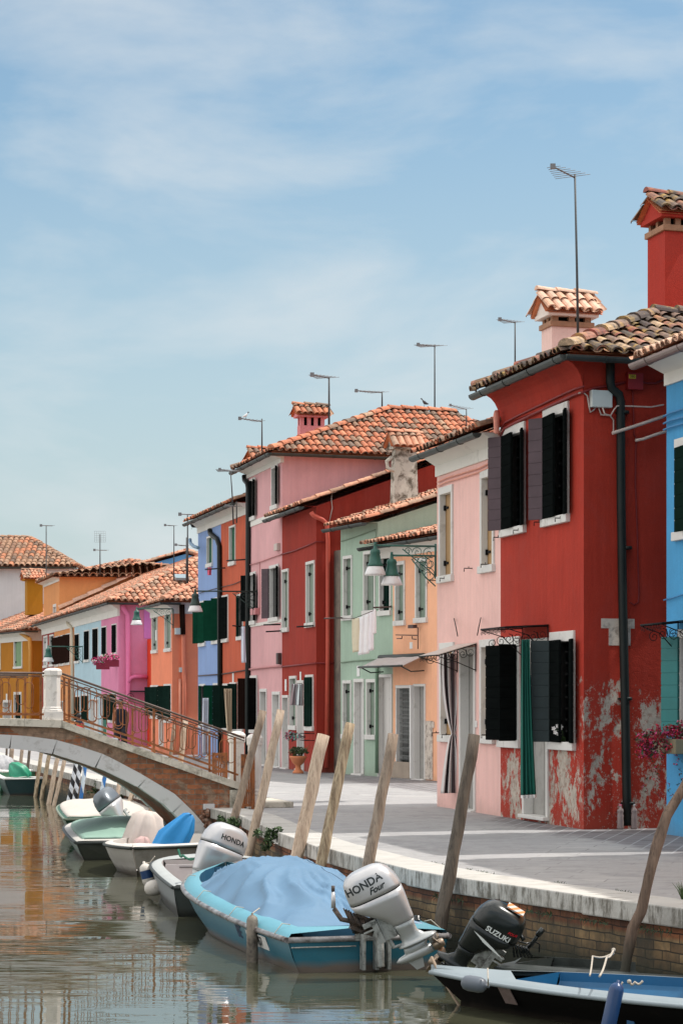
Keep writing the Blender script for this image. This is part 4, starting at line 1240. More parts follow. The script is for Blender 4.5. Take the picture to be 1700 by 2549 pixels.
# --- second red house ---------------------------------------------------------------
AR = on_line(787, CFAC); BR = on_line(702, CFAC); BPk = on_line(616, CFAC); BO = on_line(550, CFAC); BB = on_line(493, CFAC)
H7 = House('red_house', 'dark red terraced house with gabled side wall, left of the mint green house', AR, BR, 0, st_red2, depth=7.0)
H7.z = H7.front.z(780, 1262)
H7.opening(703, 719, 1417, 1574, 'closed', pm=m_sage, rec=0.2, fw=0.05)
H7.opening(763, 784, 1397, 1562, 'closed', pm=m_sage, rec=0.2, fw=0.05)
H7.opening(722, 739, 1683, 1818, 'closed', pm=m_sage, rec=0.2, fw=0.05)
H7.opening(762, 781, 1680, 1820, 'open', fw=0.05, leaves=[('near', 20, SDG, 1.6)])
H7.opening(704, 719, 1731, 1917, 'door', pm=m_doorgrey, rec=0.15, fw=0.05)
H7.opening(741, 757, 1694, 1920, 'door', pm=m_doorwhite, rec=0.15, fw=0.05)
H7.walls()
roof(H7, pitch=20, over=0.34, on=0.1, of=0.3, tiles=m_tiles_pale, gut=m_gutter)
pipe(H7, [(774, 1275), (780, 1283), (803, 1294), (813, 1303), (816, 1345), (816, 1600), (813, 1912)], 0.055, plain('salmon_downpipe', lin(196, 84, 66), 0.5, 0.1), face=H7.side, off=0.08)
cab = MB()
cab.tube(facepath(H7.front, [(700, 1380), (730, 1372), (765, 1358), (787, 1348)], 0.03), 0.016, 6)
cab.tube(facepath(H7.front, [(702, 1660), (740, 1656), (787, 1651)], 0.03), 0.020, 6)
cab.tube(facepath(H7.side, [(787, 1651), (845, 1651)], 0.03), 0.018, 6)
cab.tube(facepath(H7.side, [(787, 1348), (812, 1350)], 0.03), 0.012, 6)
cab.build('cable', m_cable_red, H7.o)
wc = MB(); wc.tube([H7.side.P(u, v, 0.03) for u, v in ((840, 1222), (826, 1228), (825, 1245), (827, 1265), (820, 1298))], 0.012, 6); wc.build('aerial_cable', m_cable, H7.o)
gs = MB(); gs.box(H7.side.fr(), H7.side.s(831), H7.side.s(846), 0.01, 0.6, 0, H7.side.z(838, 1372)); gs.build('buttress', m_concrete, H7.o)

# --- tall pink house ------------------------------------------------------------------
H8 = House('tall_pink_house', 'tall three storey dusty pink house with hipped orange tile roof', BR, BPk, 0, st_pinktall, depth=7.6)
H8.z = H8.front.z(700, 1130)
H8.opening(623, 637, 1190, 1296, 'open', fw=0.06, leaves=[('far', 20, SB, 1.0), ('near', 165, SB, 1.0)])
H8.opening(677, 693, 1157, 1268, 'open', fw=0.06, leaves=[('near', 165, SB, 1.0)])
H8.opening(623, 638, 1424, 1556, 'open', fw=0.06, leaves=[('far', 135, SB, 1.25), ('near', 165, SB, 1.0)])
H8.opening(672, 695, 1406, 1548, 'open', fw=0.06, leaves=[('far', 150, m_shutter_mauve, 1.0), ('near', 165, SB, 1.0)])
H8.opening(619, 641, 1682, 1826, 'open', fw=0.06, leaves=[('far', 100, m_shutter_brown, 0.5), ('near', 120, SB, 0.8)])
H8.opening(648, 665, 1715, 1908, 'door', pm=m_doorgrey, rec=0.3, fw=0.06)
H8.opening(679, 698, 1722, 1914, 'door', pm=m_doorwhite, rec=0.3, fw=0.06)
H8.walls()
roof(H8, hipk=1.45, pitch=29, over=0.34, hipnear=True, hipfar=True, tiles=m_tiles_orange, gut=m_gutter, ridge='b', sidegut=True, tpitch=0.18, band=True, fascia=0.22)
bd = MB(); frr = H8.front.fr(); zb_ = H8.front.z(660, 1290); bd.box(frr, 0.0, H8.L, -0.01, 0.022, zb_ - 0.09, zb_ + 0.05); bd.build('string_course', m_band, H8.o)
zb_ = H8.front.z(660, 1553); bd = MB(); bd.box(frr, 0.0, H8.L, -0.01, 0.022, zb_ - 0.03, zb_ + 0.05); bd.build('string_course', m_band, H8.o)
pipe(H8, [(608, 1184), (609, 1195), (616, 1203), (618, 1215), (617, 1500), (616, 1800), (616, 1895)], 0.07, m_pipe_dark, off=0.07)
cab = MB()
cab.tube(facepath(H8.front, [(616, 1408), (650, 1398), (700, 1380)], 0.03), 0.014, 6)
cab.tube(facepath(H8.front, [(612, 1668), (660, 1662), (702, 1659)], 0.04), 0.025, 6)
cab.tube(facepath(H8.front, [(646, 1400), (647, 1480), (646, 1530)], 0.02), 0.010, 6)
cab.build('cable', plain('pink_cable', lin(190, 130, 130), 0.7, 0.1), H8.o)
junction(H8, H8.front, 690, 698, 1352, 1372, plain('beige_box', lin(200, 184, 176), 0.6, 0.05))
junction(H8, H8.front, 634, 646, 1514, 1532, plain('rose_box', lin(196, 130, 132), 0.6, 0.05), 0.12)
hc = chimney_px(H8.o, 67.5, 740, 747, 809, 1130, 1058, 1037, st_rosechim, capover=0.16, caph=0.26, vents=3, ventmat=st_rosechim, capmat=m_tiles_orange, collar=False)
# roof vent box
pv = pix(1036, 1060, 66.0)
vf = tilt_frame(pv, R(16), 0, 0)
v_ = MB(); v_.loft(vf, [(-0.45, 0.05, 0, 0.22, 0.3, 8), (0.0, 0.05, 0, 0.24, 0.3, 8)], 16, smooth=False); v_.box(vf, -0.26, 0.30, -0.33, 0.33, 0.0, 0.10); v_.box(vf, -0.32, 0.24, -0.38, 0.38, 0.14, 0.2)
v_.box(vf, -0.2, 0.2, -0.25, 0.25, 0.1, 0.14); v_.build('roof_vent', plain('vent_plaster', lin(196, 180, 168), 0.8, 0.15), H8.o)
# chimney head half hidden behind the left slope
chimney_px(H8.o, 66.0, 629, 640, 686, 1180, 1150, None, m_chimbrick, capover=0.2, caph=0.30, capmat=m_tiles_orange, collar=False)

# --- rust orange house, periwinkle house ------------------------------------------------
H9 = House('orange_house', 'narrow rust orange house with green blind under white eaves band', BPk, BO, 0, st_orange3, depth=6, near=False)
H9.z = H9.front.z(610, 1252)
m_blind = plain('green_blind_cloth', lin(20, 84, 60), 0.8, 0.15)
H9.opening(572, 587, 1308, 1408, 'closed', pm=m_blind, hinges=False, rec=0.06, fw=0.04)
H9.opening(550, 569, 1482, 1600, 'open', fw=0.05, leaves=[('far', 120, SG, 1.0), ('near', 18, SB, 1.6)])
H9.opening(592, 606, 1478, 1594, 'open', fw=0.05, leaves=[('far', 20, SDG, 1.0)])
H9.opening(556, 570, 1702, 1822, 'open', fw=0.05, leaves=[('far', 110, SDG, 1.0), ('near', 100, SDG, 0.6)])
H9.opening(593, 607, 1697, 1826, 'open', fw=0.05, leaves=[('far', 110, SDG, 1.3)])
H9.opening(573, 589, 1699, 1912, 'door', pm=m_doorwhite, rec=0.2, fw=0.05)
H9.walls()
roof(H9, pitch=20, over=0.34, on=0, of=0, tiles=m_tiles_orange, gut=m_gutter, band=True, fascia=0.32)
cab = MB(); cab.tube(facepath(H9.front, [(550, 1462), (580, 1455), (616, 1440)], 0.03), 0.012, 6); cab.tube(facepath(H9.front, [(550, 1679), (580, 1674), (616, 1668)], 0.03), 0.018, 6); cab.build('cable', m_cable_dark, H9.o)
H10 = House('periwinkle_house', 'narrow periwinkle blue house with green shutters and dark downpipe', BO, BB, 0, st_blue2, depth=6, near=False)
H10.z = H9.z
H10.opening(516, 530, 1334, 1412, 'closed', pm=m_blind, hinges=False, rec=0.06, fw=0.04)
H10.opening(497, 512, 1496, 1610, 'open', fw=0.05, leaves=[('far', 130, SG, 1.1), ('near', 12, SG, 1.5)])
H10.opening(530, 545, 1488, 1604, 'open', fw=0.05, leaves=[('far', 130, SG, 1.1), ('near', 12, SG, 1.5)])
H10.opening(498, 512, 1703, 1812, 'open', fw=0.05, leaves=[('far', 30, SG, 1.0)])
H10.opening(532, 545, 1701, 1815, 'open', fw=0.05, leaves=[('far', 115, SG, 1.4), ('near', 20, SDG, 1.3)])
H10.opening(514, 524, 1722, 1893, 'door', pm=m_doorwhite, rec=0.15, fw=0.04)
H10.walls()
roof(H10, pitch=20, over=0.34, on=0, of=0.2, tiles=m_tiles_orange, gut=m_gutter, band=True, fascia=0.32)
pipe(H10, [(522, 1318), (523, 1328), (540, 1342), (546, 1360), (547, 1600), (548, 1888)], 0.07, m_pipe_dark, off=0.07)
pipe(H10, [(473, 1342), (474, 1352), (482, 1360), (494, 1364)], 0.05, plain('blue_pipe', lin(120, 150, 176), 0.5, 0.08), off=0.25)
cab = MB(); cab.tube(facepath(H10.front, [(493, 1683), (520, 1681), (550, 1679)], 0.03), 0.018, 6); cab.tube(facepath(H10.front, [(495, 1477), (520, 1470), (550, 1462)], 0.03), 0.012, 6); cab.build('cable', m_cable_dark, H10.o)

# --- salmon orange house ------------------------------------------------------------------
Cs = CFAC
As = on_line(429, Cs - 0.25); Bs = on_line(376, Cs - 0.25)
H11 = House('salmon_house', 'salmon orange house with white eaves corner and long side wall, behind the bridge railing', As, Bs, 0, st_salmon, depth=7.2)
H11.z = H11.front.z(425, 1500)
H11.opening(379, 393, 1523, 1627, 'closed', pm=m_sage, rec=0.25, fw=0.06)
H11.opening(411, 427, 1515, 1623, 'closed', pm=m_sage, rec=0.25, fw=0.06)
H11.opening(376, 395, 1706, 1790, 'open', fw=0.05, leaves=[('far', 100, SDG, 0.9), ('near', 20, SDG, 1.4)])
H11.opening(397, 408, 1730, 1860, 'door', pm=m_doorwhite, rec=0.15, fw=0.05)
H11.opening(409, 427, 1703, 1800, 'open', fw=0.05, leaves=[('far', 100, SDG, 0.9), ('near', 20, SDG, 1.4)])
H11.walls()
roof(H11, pitch=23, over=0.34, hipnear=True, tiles=m_tiles_pale, gut=m_gutter, band='both', sidegut=0.2, fascia=0.36)
pipe(H11, [(452, 1510), (454, 1560), (456, 1590), (458, 1700), (458, 1872)], 0.07, plain('salmon_pipe', lin(226, 130, 100), 0.6, 0.06), face=H11.side, off=0.09)
pipe(H11, [(453, 1505), (455, 1580)], 0.085, m_shutter_brown, face=H11.side, off=0.13, name='upper_pipe')
junction(H11, H11.side, 434, 453, 1564, 1580, m_boxgrey, 0.15)
junction(H11, H11.side, 445, 452, 1662, 1674, m_boxgrey, 0.12)
pipe(H11, [(448, 1690), (449, 1870)], 0.05, plain('salmon_pipe_small', lin(214, 140, 112), 0.6, 0.06), face=H11.side, off=0.06)

# --- the long block: magenta, pale blue, ochre, maroon ---------------------------------------
cu = [295, 252, 185, 135, 105]
pts_ = [on_line(u, CFAC) for u in cu]
H12 = House('magenta_house', 'magenta pink corner house with pink flower boxes under dark shutters', pts_[0], pts_[1], 0, st_magenta, depth=8.5)
zlong = H12.front.z(294, 1500)
H12.z = zlong
H12.opening(254, 266, 1559, 1636, 'open', fw=0.05, leaves=[('near', 4, SB, 1.1)])
H12.opening(279, 291, 1553, 1632, 'open', fw=0.05, leaves=[('near', 4, SB, 1.1)])
H12.opening(270, 291, 1725, 1800, 'open', fw=0.05, leaves=[('far', 110, SDG, 0.9), ('near', 30, SDG, 1.2)])
H12.opening(254, 267, 1735, 1835, 'door', pm=plain('green_door_curtain', lin(20, 104, 84), 0.8, 0.1), rec=0.05, fw=0.05)
H12.walls()
roof(H12, pitch=24, over=0.4, hipnear=True, of=0, tiles=m_tiles_pale, gut=m_gutter, band=True, sidegut=4.8, tpitch=0.24, fascia=0.5)
pipe(H12, [(307, 1504), (308, 1516), (318, 1532), (319, 1700), (320, 1855)], 0.09, plain('pink_pipe', lin(226, 120, 166), 0.6, 0.06), face=H12.side, off=0.1)
pipe(H12, [(319, 1700), (325, 1688), (335, 1685), (366, 1685)], 0.08, plain('pink_pipe_low', lin(216, 110, 156), 0.6, 0.06), face=H12.side, off=0.12)
pr = MB(); pr.box(H12.side.fr(), H12.side.s(358), H12.side.s(376), 0.005, 0.02, H12.side.z(366, 1590), H12.side.z(366, 1500)); pr.build('purple_panel', plain('orchid_paint', lin(200, 120, 190), 0.85, 0.08), H12.o)
rp_ = MB(); rp_.box(H12.side.fr(), H12.side.s(366), H12.side.s(390), 0.03, 0.6, 0.0, H12.side.z(370, 1592)); rp_.build('red_annex', plain('bright_orange_red_paint', lin(230, 66, 30), 0.85, 0.08), H12.o)
canopyM = MB(); cpl = H12.side.P(360, 1722); canopyM.box(Fr(cpl, H12.side.d, H12.side.n, (0, 0, 1)), -0.6, 0.5, 0.0, 0.7, -0.02, 0.03); scroll(canopyM, cpl + V((-0.5, -0.5, -0.2)), (1, 0, 0), (0, 0, 1), 0.15, 1.3, 0.012); canopyM.build('canopy', m_iron, H12.o)

H13 = House('pale_blue_house', 'pale blue house with three dark shuttered windows, between magenta and ochre houses', pts_[1], pts_[2], zlong, st_lightblue, depth=8.5, near=False)
for a, b_, c, d in ((187, 198, 1577, 1652), (210, 223, 1569, 1649), (231, 245, 1563, 1648)):
    H13.opening(a, b_, c, d, 'open', fw=0.05, leaves=[('near', 4, SB, 1.1)])
for a, b_, c, d in ((188, 200, 1732, 1800), (205, 222, 1729, 1800)): H13.opening(a, b_, c, d, 'open', fw=0.05, leaves=[('near', 30, SDG, 1.3)])
H13.opening(226, 246, 1740, 1838, 'door', pm=m_doorwhite, rec=0.15, fw=0.05)
H13.walls(); roof(H13, pitch=24, over=0.4, on=0, of=0, tiles=m_tiles_pale, gut=m_gutter, band=True, tpitch=0.24, fascia=0.5)
H14 = House('ochre_house', 'ochre orange house with brown shutters, left of the pale blue house', pts_[2], pts_[3], zlong, st_ochre, depth=8.5, near=False)
for a, b_, c, d in ((138, 148, 1584, 1660), (151, 161, 1581, 1658), (164, 175, 1577, 1656)):
    H14.opening(a, b_, c, d, 'open', fw=0.05, leaves=[('near', 4, SBR, 1.9)])
H14.opening(150, 163, 1745, 1835, 'door', pm=m_doorgrey, rec=0.15, fw=0.05)
H14.walls(); roof(H14, pitch=24, over=0.4, on=0, of=0, tiles=m_tiles_pale, gut=m_gutter, band=True, tpitch=0.24, fascia=0.5)
pipe(H14, [(168, 1545), (170, 1555), (178, 1562), (180, 1580), (181, 1800)], 0.08, plain('pale_pipe', lin(200, 190, 170), 0.6, 0.06))
H15 = House('maroon_house', 'narrow maroon house with two white framed windows, next to the mustard house', pts_[3], pts_[4], zlong, st_darkred, depth=8.5, near=False)
H15.opening(109, 119, 1583, 1663, 'closed', pm=m_doorwhite, rec=0.12, fw=0.06); H15.opening(124, 134, 1580, 1660, 'closed', pm=m_shutter_dkgreen, rec=0.2, fw=0.06)
H15.walls(); roof(H15, pitch=24, over=0.4, on=0, of=0.5, tiles=m_tiles_pale, gut=m_gutter, band=True, tpitch=0.24, fascia=0.5)

# --- mustard house ---------------------------------------------------------------------------
km = 0.42
Am = on_line(73, CFAC - 0.3); Cm = Am.x + km * Am.y
def onm(u):
    k = (u - U0) / F; Y = Cm / (km + k); return V((k * Y, Y, 0))
H16 = House('mustard_house', 'mustard yellow house with green shutters and chimney, at the left edge', Am, onm(-120), 0, st_mustard, depth=9)
H16.z = H16.front.z(70, 1570)
H16.opening(35, 56, 1581, 1665, 'closed', pm=plain('light_green_shutter', lin(120, 150, 110), 0.6, 0.1), rec=0.12, fw=0.10)
H16.opening(-14, 2, 1584, 1668, 'closed', pm=m_sage, rec=0.12, fw=0.10)
H16.opening(35, 54, 1723, 1800, 'closed', pm=SDG, rec=0.12, fw=0.10)
H16.opening(8, 29, 1743, 1838, 'door', pm=m_doorgrey, rec=0.12, fw=0.10)
H16.walls()
roof(H16, pitch=22, over=0.4, hipnear=True, tiles=m_tiles_pale, gut=m_gutter, band='both', sidegut=0.3, tpitch=0.24, fascia=0.5)
pipe(H16, [(43, 1565), (46, 1572), (60, 1582), (74, 1592), (76, 1620), (77, 1830)], 0.10, plain('ochre_pipe', lin(196, 140, 60), 0.6, 0.06), off=0.1)
chimney_px(H16.o, 122.0, 62, 68, 107, 1530, 1444, None, st_mustchim, capover=0.22, caph=0.45, capmat=m_tiles_pale, collar=False)

# --- attic behind, white building, distant roof ------------------------------------------------
Yq = 112.0
Aq = pix(148, HZ, Yq); Aq.z = 0
H17 = House('attic_house', 'tall ochre attic storey with brown tile roof, rising behind the long roof', Aq, Aq + V((-0.24, 1, 0)).normalized() * 6.5, zpx(1436, Yq), st_ochre, depth=9.0, group='houses rising behind the front row', bvec=V((1, 0.10, 0)))
H17.opening(0, 0, 0, 0, 'closed', pm=m_doorwhite, rec=0.1, fw=0.1, rect=(1.2, 2.4, H17.z - 3.8, H17.z - 1.2), hinges=False)
H17.walls(); roof(H17, pitch=9, over=0.35, hipnear=True, tiles=m_tiles_brown, band=True, tpitch=0.34, fascia=0.2)
rk = MB()
pa, pb_ = H17.side.P(150, 1517, 0.1), H17.side.P(330, 1434, 0.1)
ridge_row(rk, pa, pb_, 0.22, 0.8); rk.build('flashing_tiles', [m_tiles_cream, m_terracotta], H17.o)
Yw = 128.0
Aw = pix(172, HZ, Yw); Aw.z = 0
H18 = House('white_house', 'large peeling white house with broad weathered tile roof, far left background', Aw, Aw + V((-0.5, 1, 0)).normalized() * 9, zpx(1410, Yw), st_white, depth=8, group='houses rising behind the front row', bvec=V((-1, 0.0, 0)))
wm = MB(); wm.box(WORLD, Aw.x - 14, Aw.x, Yw, Yw + 9, 0, H18.z); wm.build('wall', st_white, H18.o)
t_ = MB(); zr_ = zpx(1338, Yw + 4.5)
e0, e1 = V((Aw.x - 14, Yw - 0.4, H18.z)), V((Aw.x + 0.4, Yw - 0.4, H18.z))
rr0, rr1 = V((Aw.x - 14, Yw + 4.5, zr_)), V((pix(72, HZ, Yw + 4.5).x, Yw + 4.5, zr_))
tile_plane(t_, [e0, e1, rr1, rr0], pitch=0.3, row=0.5)
tile_plane(t_, [e1, e1 + V((0, 9.8, 0)), rr1], pitch=0.4, row=0.6)
ridge_row(t_, rr0, rr1, 0.15); ridge_row(t_, e1, rr1, 0.15)
t_.build('roof', [m_tiles_brown, m_terracotta], H18.o)
gutter(H18.o, [e0 + V((0, -0.05, -0.05)), e1 + V((0.05, -0.05, -0.05))], m_gutter, 0.1)
Yd = 132.0
Ad = pix(325, HZ, Yd); Ad.z = 0
H19 = House('blue_gabled_house', 'distant house with small blue gable under a flat tile roof', V((Ad.x, Yd, 0)), V((Ad.x - 2.0, Yd + 9, 0)), zpx(1418, Yd), plain('blue_gable_paint', lin(90, 150, 200), 0.8, 0.08), depth=6, group='houses rising behind the front row', bvec=V((1, 0.05, 0)))
H19.walls(); roof(H19, pitch=16, over=0.4, tiles=m_tiles_pale, tpitch=0.34)
Ad2 = pix(210, HZ, Yd); Ad2.z = 0
H20 = House('tiled_house', 'distant house of which only a pale tile roof shows above the ochre attic', Ad2, Ad2 + V((-2, 9, 0)), zpx(1425, Yd), st_ochre, depth=5.6, group='houses rising behind the front row', bvec=V((1, 0.0, 0)))
H20.walls(); roof(H20, pitch=13, over=0.4, hipnear=True, tiles=m_tiles_pale, tpitch=0.34)
# skylight on the salmon/magenta roofs
sk = MB(); ps = pix(450, 1440, 91); sk.box(tilt_frame(ps, R(20), 0, R(24)), -0.26, 0.26, -0.2, 0.2, 0.0, 0.1)
sk.build('skylight', plain('skylight_glass', lin(120, 140, 150), 0.15, 0.05, bump=0), H12.o)
# ---------------------------------------------------------------- the bridge
def curve(pts):
    pts = sorted(pts)
    def f(u):
        if u <= pts[0][0]: (a, b), (c, d) = pts[0], pts[1]
        elif u >= pts[-1][0]: (a, b), (c, d) = pts[-2], pts[-1]
        else:
            for i in range(len(pts) - 1):
                if pts[i][0] <= u <= pts[i + 1][0]: (a, b), (c, d) = pts[i], pts[i + 1]; break
        return b + (d - b) * (u - a) / (c - a)
    return f
Q0 = on_line(522, CQ)
WB = V((-1, -0.25, 0)).normalized(); NB = V((WB.y, -WB.x, 0))          # along the bridge to the left; NB away from the camera
if NB.y < 0: NB = -NB
BF = Face(Q0, WB, -NB)
c_int = curve([(0, 1862), (66, 1868), (129, 1877), (182, 1893), (260, 1919), (344, 1960), (408, 2004), (435, 2029), (493, 2092)])
c_ext = curve([(0, 1829), (58, 1832), (138, 1842), (199, 1859), (260, 1879), (347, 1925), (434, 1977), (477, 2018), (524, 2072)])
c_cop = curve([(0, 1789), (153, 1794), (480, 1909), (601, 1951)])
c_cob = curve([(0, 1807), (150, 1811), (480, 1927), (601, 1969)])
u_mid = -62
br = thing('bridge', (Q0.x, Q0.y, 0), 'small arched brick and white stone footbridge with rusty scrolled iron railings', 'bridge')
BW = 2.3
def bp(u, v, off=0.0): return BF.P(u, v, off)
sM = BF.s(u_mid)
def samp(cf, u0, u1, n):
    out = []
    for i in range(n + 1):
        u = u0 + (u1 - u0) * i / n
        p = bp(u, cf(u)); out.append((BF.s(u), p.z))
    return out
def mirror(lst): return lst + [(2 * sM - s, z) for s, z in reversed(lst)][0:]
fb = BF.fr()
def strip(mb, lo, hi, off, thick, mi=0, uv=True):
    """band between two (s, z) curves with equal counts; off = proud of the face"""
    n = len(lo)
    for i in range(n - 1):
        a, b, c, d = (lo[i][0], lo[i][1]), (lo[i + 1][0], lo[i + 1][1]), (hi[i + 1][0], hi[i + 1][1]), (hi[i][0], hi[i][1])
        mb.quad(fb(a[0], off, a[1]), fb(b[0], off, b[1]), fb(c[0], off, c[1]), fb(d[0], off, d[1]), mi, [a, b, c, d])
        bo = off - thick
        mb.quad(fb(a[0], bo, a[1]), fb(b[0], bo, b[1]), fb(c[0], bo, c[1]), fb(d[0], bo, d[1]), mi, [a, b, c, d])
        mb.quad(fb(d[0], off, d[1]), fb(c[0], off, c[1]), fb(c[0], bo, c[1]), fb(d[0], bo, d[1]), mi, [(d[0], 0), (c[0], 0), (c[0], thick), (d[0], thick)])
        mb.quad(fb(a[0], off, a[1]), fb(b[0], off, b[1]), fb(b[0], bo, b[1]), fb(a[0], bo, a[1]), mi, [(a[0], 0), (b[0], 0), (b[0], thick), (a[0], thick)])
N = 26
ex = samp(c_ext, 524, u_mid, N)
# intrados matched to the extrados normals: sample by the same fraction
it = samp(c_int, 493, u_mid, N)
ex2 = ex + [(2 * sM - s, z) for s, z in reversed(ex[:-1])]
it2 = it + [(2 * sM - s, z) for s, z in reversed(it[:-1])]
# spandrel walls (near and far face)
cob = [(BF.s(u), bp(u, c_cob(u)).z) for u in [524 + (u_mid - 524) * i / N for i in range(N + 1)]]
cob2 = cob + [(2 * sM - s, z) for s, z in reversed(cob[:-1])]
for o_ in (0.0, -BW + 0.25):
    mb = MB()
    strip(mb, ex2, [(a[0], b[1]) for a, b in zip(ex2, cob2)], o_, 0.25)
    # part landwards of the springing
    for sgn in (0, 1):
        sa, sb_ = BF.s(524), BF.s(601)
        za, zb = bp(524, c_cob(524)).z, bp(601, c_cob(601)).z
        fl = (lambda s: s) if not sgn else (lambda s: 2 * sM - s)
        lo = [(fl(sa), -0.75), (fl(BF.s(572)), -0.75)]; hi = [(fl(sa), za), (fl(BF.s(572)), bp(572, c_cob(572)).z)]
        strip(mb, lo, hi, o_, 0.25)
    mb.build('spandrel_wall', m_bridgebrick, br)
# arch ring: separate stones with open joints
mb = MB(); r5 = random.Random(5)
tot = len(ex2) - 1
joints = [0, 3, 7, 12, 17, 22, 27, 31, 36, 41, 45, 49, 52]
rings = {0.03: MB(), -BW + 0.28: MB()}
for j in range(len(joints) - 1):
    i0, i1 = joints[j], min(joints[j + 1], tot)
    if i1 <= i0: continue
    for o_, mb in rings.items():
        lo = it2[i0:i1 + 1]; hi = ex2[i0:i1 + 1]
        e = 0.010
        lo = [(lo[0][0] + e, lo[0][1])] + lo[1:-1] + [(lo[-1][0] - e, lo[-1][1])]
        strip(mb, lo, hi, o_ + r5.uniform(-.006, .006), 0.28)
for mb in rings.values(): mb.build('arch_ring', m_arch, br, bevel=0.0)
mb = MB()      # vault soffit
for i in range(len(it2) - 1):
    a, b = it2[i], it2[i + 1]
    mb.quad(fb(a[0], -0.2, a[1] + 0.01), fb(b[0], -0.2, b[1] + 0.01), fb(b[0], -BW + 0.2, b[1] + 0.01), fb(a[0], -BW + 0.2, a[1] + 0.01))
mb.build('vault', m_bridgebrick, br)
# parapet coping
def zc(u): return bp(u, c_cop(u)).z
cops = {0.07: MB(), -BW + 0.30: MB()}
us_r = [601, 500, 400, 300, 220, 153.2]; us_l = [152.8, 60, u_mid]
def coping(us):
    for i in range(len(us) - 1):
        for o_, mb in cops.items():
            for m_ in (0, 1):
                fl = (lambda s: s) if not m_ else (lambda s: 2 * sM - s)
                a, b = us[i] - 0.4 * 0, us[i + 1]
                g = 0.003
                sa, sb_ = BF.s(a) + g, BF.s(b) - g
                strip(mb, [(fl(sa), bp(a, c_cob(a)).z), (fl(sb_), bp(b, c_cob(b)).z)], [(fl(sa), zc(a)), (fl(sb_), zc(b))], o_, 0.37)
coping(us_r); coping(us_l)
for mb in cops.values(): mb.build('parapet_coping', m_parapet, br, bevel=0.008)
mb = MB()      # deck with shallow steps
nst = 11
for m_ in (0, 1):
    fl = (lambda s: s) if not m_ else (lambda s: 2 * sM - s)
    s0, s1 = BF.s(601), BF.s(153)
    for i in range(nst):
        a, b = s0 + (s1 - s0) * i / nst, s0 + (s1 - s0) * (i + 1) / nst
        z = zc(601) - 0.12 + (zc(153) - zc(601)) * (i + 1) / nst
        x0, x1 = sorted((fl(a), fl(b)))
        mb.box(fb, x0, x1, -BW + 0.29, -0.31, z - 0.16, z - 0.04)
x0, x1 = BF.s(153), 2 * sM - BF.s(153)
mb.box(fb, x0, x1, -BW + 0.29, -0.31, zc(153) - 0.2, zc(153) - 0.03)
mb.build('deck', m_parapet, br)
mb = MB()      # stone end pier
sE, sP = BF.s(601), BF.s(572)
mb.box(fb, sE - 0.02, sP, -0.30, 0.04, -0.02, bp(590, c_cob(590)).z - 0.01)
mb.box(fb, sE - 0.25, sE - 0.021, -BW, -0.1, 0.0, 0.18); mb.box(fb, sE - 0.85, sE - 0.251, -BW, -0.1, 0.0, 0.09)
mb.build('end_pier', m_parapet, br, bevel=0.01)
mb = MB(); p_ = bp(520, 2009)
mb.box(Fr(p_, WB, -NB, (0, 0, 1)), -0.09, 0.09, -0.05, 0.02, -0.045, 0.045)
mb.build('patch_stone', m_arch, br, bevel=0.008)
rr_ = random.Random(9); mb = MB()
for k in range(46):      # broken rubble in the hollow at the springing
    u, v = rr_.uniform(500, 575), rr_.uniform(2016, 2062)
    if v > c_ext(u) + 2: continue
    p = bp(u, v, 0.02); s_ = rr_.uniform(0.025, 0.06)
    mb.ball(p, s_, 0, 5, 4, rr_.uniform(.7, 1.4), rr_.uniform(.5, 1), rr_.uniform(.5, .9), tilt_frame(p, rr_.uniform(0, 3), rr_.uniform(0, 2)))
mb.build('rubble', worn('broken_brick_rubble', lin(120, 84, 66), lin(196, 186, 174), 0.38, 9, 0.95), br)

# octagonal stone posts with cap and base
def stone_post(parent, s, off, z0, z1, r, name='stone_post'):
    c = fb(s, off, 0); fr = Fr(V((c.x, c.y, 0)), WB, -NB, (0, 0, 1))
    h = z1 - z0
    mb = MB()
    def oct_(secs):
        vs = []
        for z, a in secs:
            vs += [fr(a * math.cos(R(22.5 + 45 * k)), a * math.sin(R(22.5 + 45 * k)), z) for k in range(8)]
        m = len(secs)
        mb.add(vs, [(i * 8 + k, i * 8 + (k + 1) % 8, (i + 1) * 8 + (k + 1) % 8, (i + 1) * 8 + k) for i in range(m - 1) for k in range(8)] + [tuple(range(8))[::-1], tuple((m - 1) * 8 + k for k in range(8))])
    mb.box(fr, -r * 1.12, r * 1.12, -r * 1.12, r * 1.12, z0, z0 + h * 0.17)
    oct_([(z0 + h * 0.171, r * 1.15), (z0 + h * 0.20, r * 1.15), (z0 + h * 0.215, r * 1.03), (z0 + h * 0.24, r * 1.06), (z0 + h * 0.26, r * 0.95), (z0 + h * 0.84, r * 0.95),
          (z0 + h * 0.845, r * 1.02), (z0 + h * 0.86, r * 1.12), (z0 + h * 0.95, r * 1.14), (z0 + h * 0.985, r * 0.85), (z0 + h, r * 0.35)])
    return mb.build(name, m_stonepost, parent, bevel=0.006)
m_stonepost = worn('spotted_white_stone', lin(222, 218, 212), lin(150, 144, 134), 0.34, 7, 0.85)
zt = zc(153); hp = 0.80
stone_post(br, BF.s(134), -0.11, zt, zt + hp, 0.125)
stone_post(br, (BF.P(126, HZ, -BW + 0.12) - BF.A).dot(WB), -BW + 0.12, zt, zt + hp, 0.125)
stone_post(br, BF.s(604), -0.45, 0.05, zpx(1822, Q0.y), 0.125)
stone_post(br, BF.s(634), 0.0, 0.0, zpx(1828, Q0.y), 0.115)

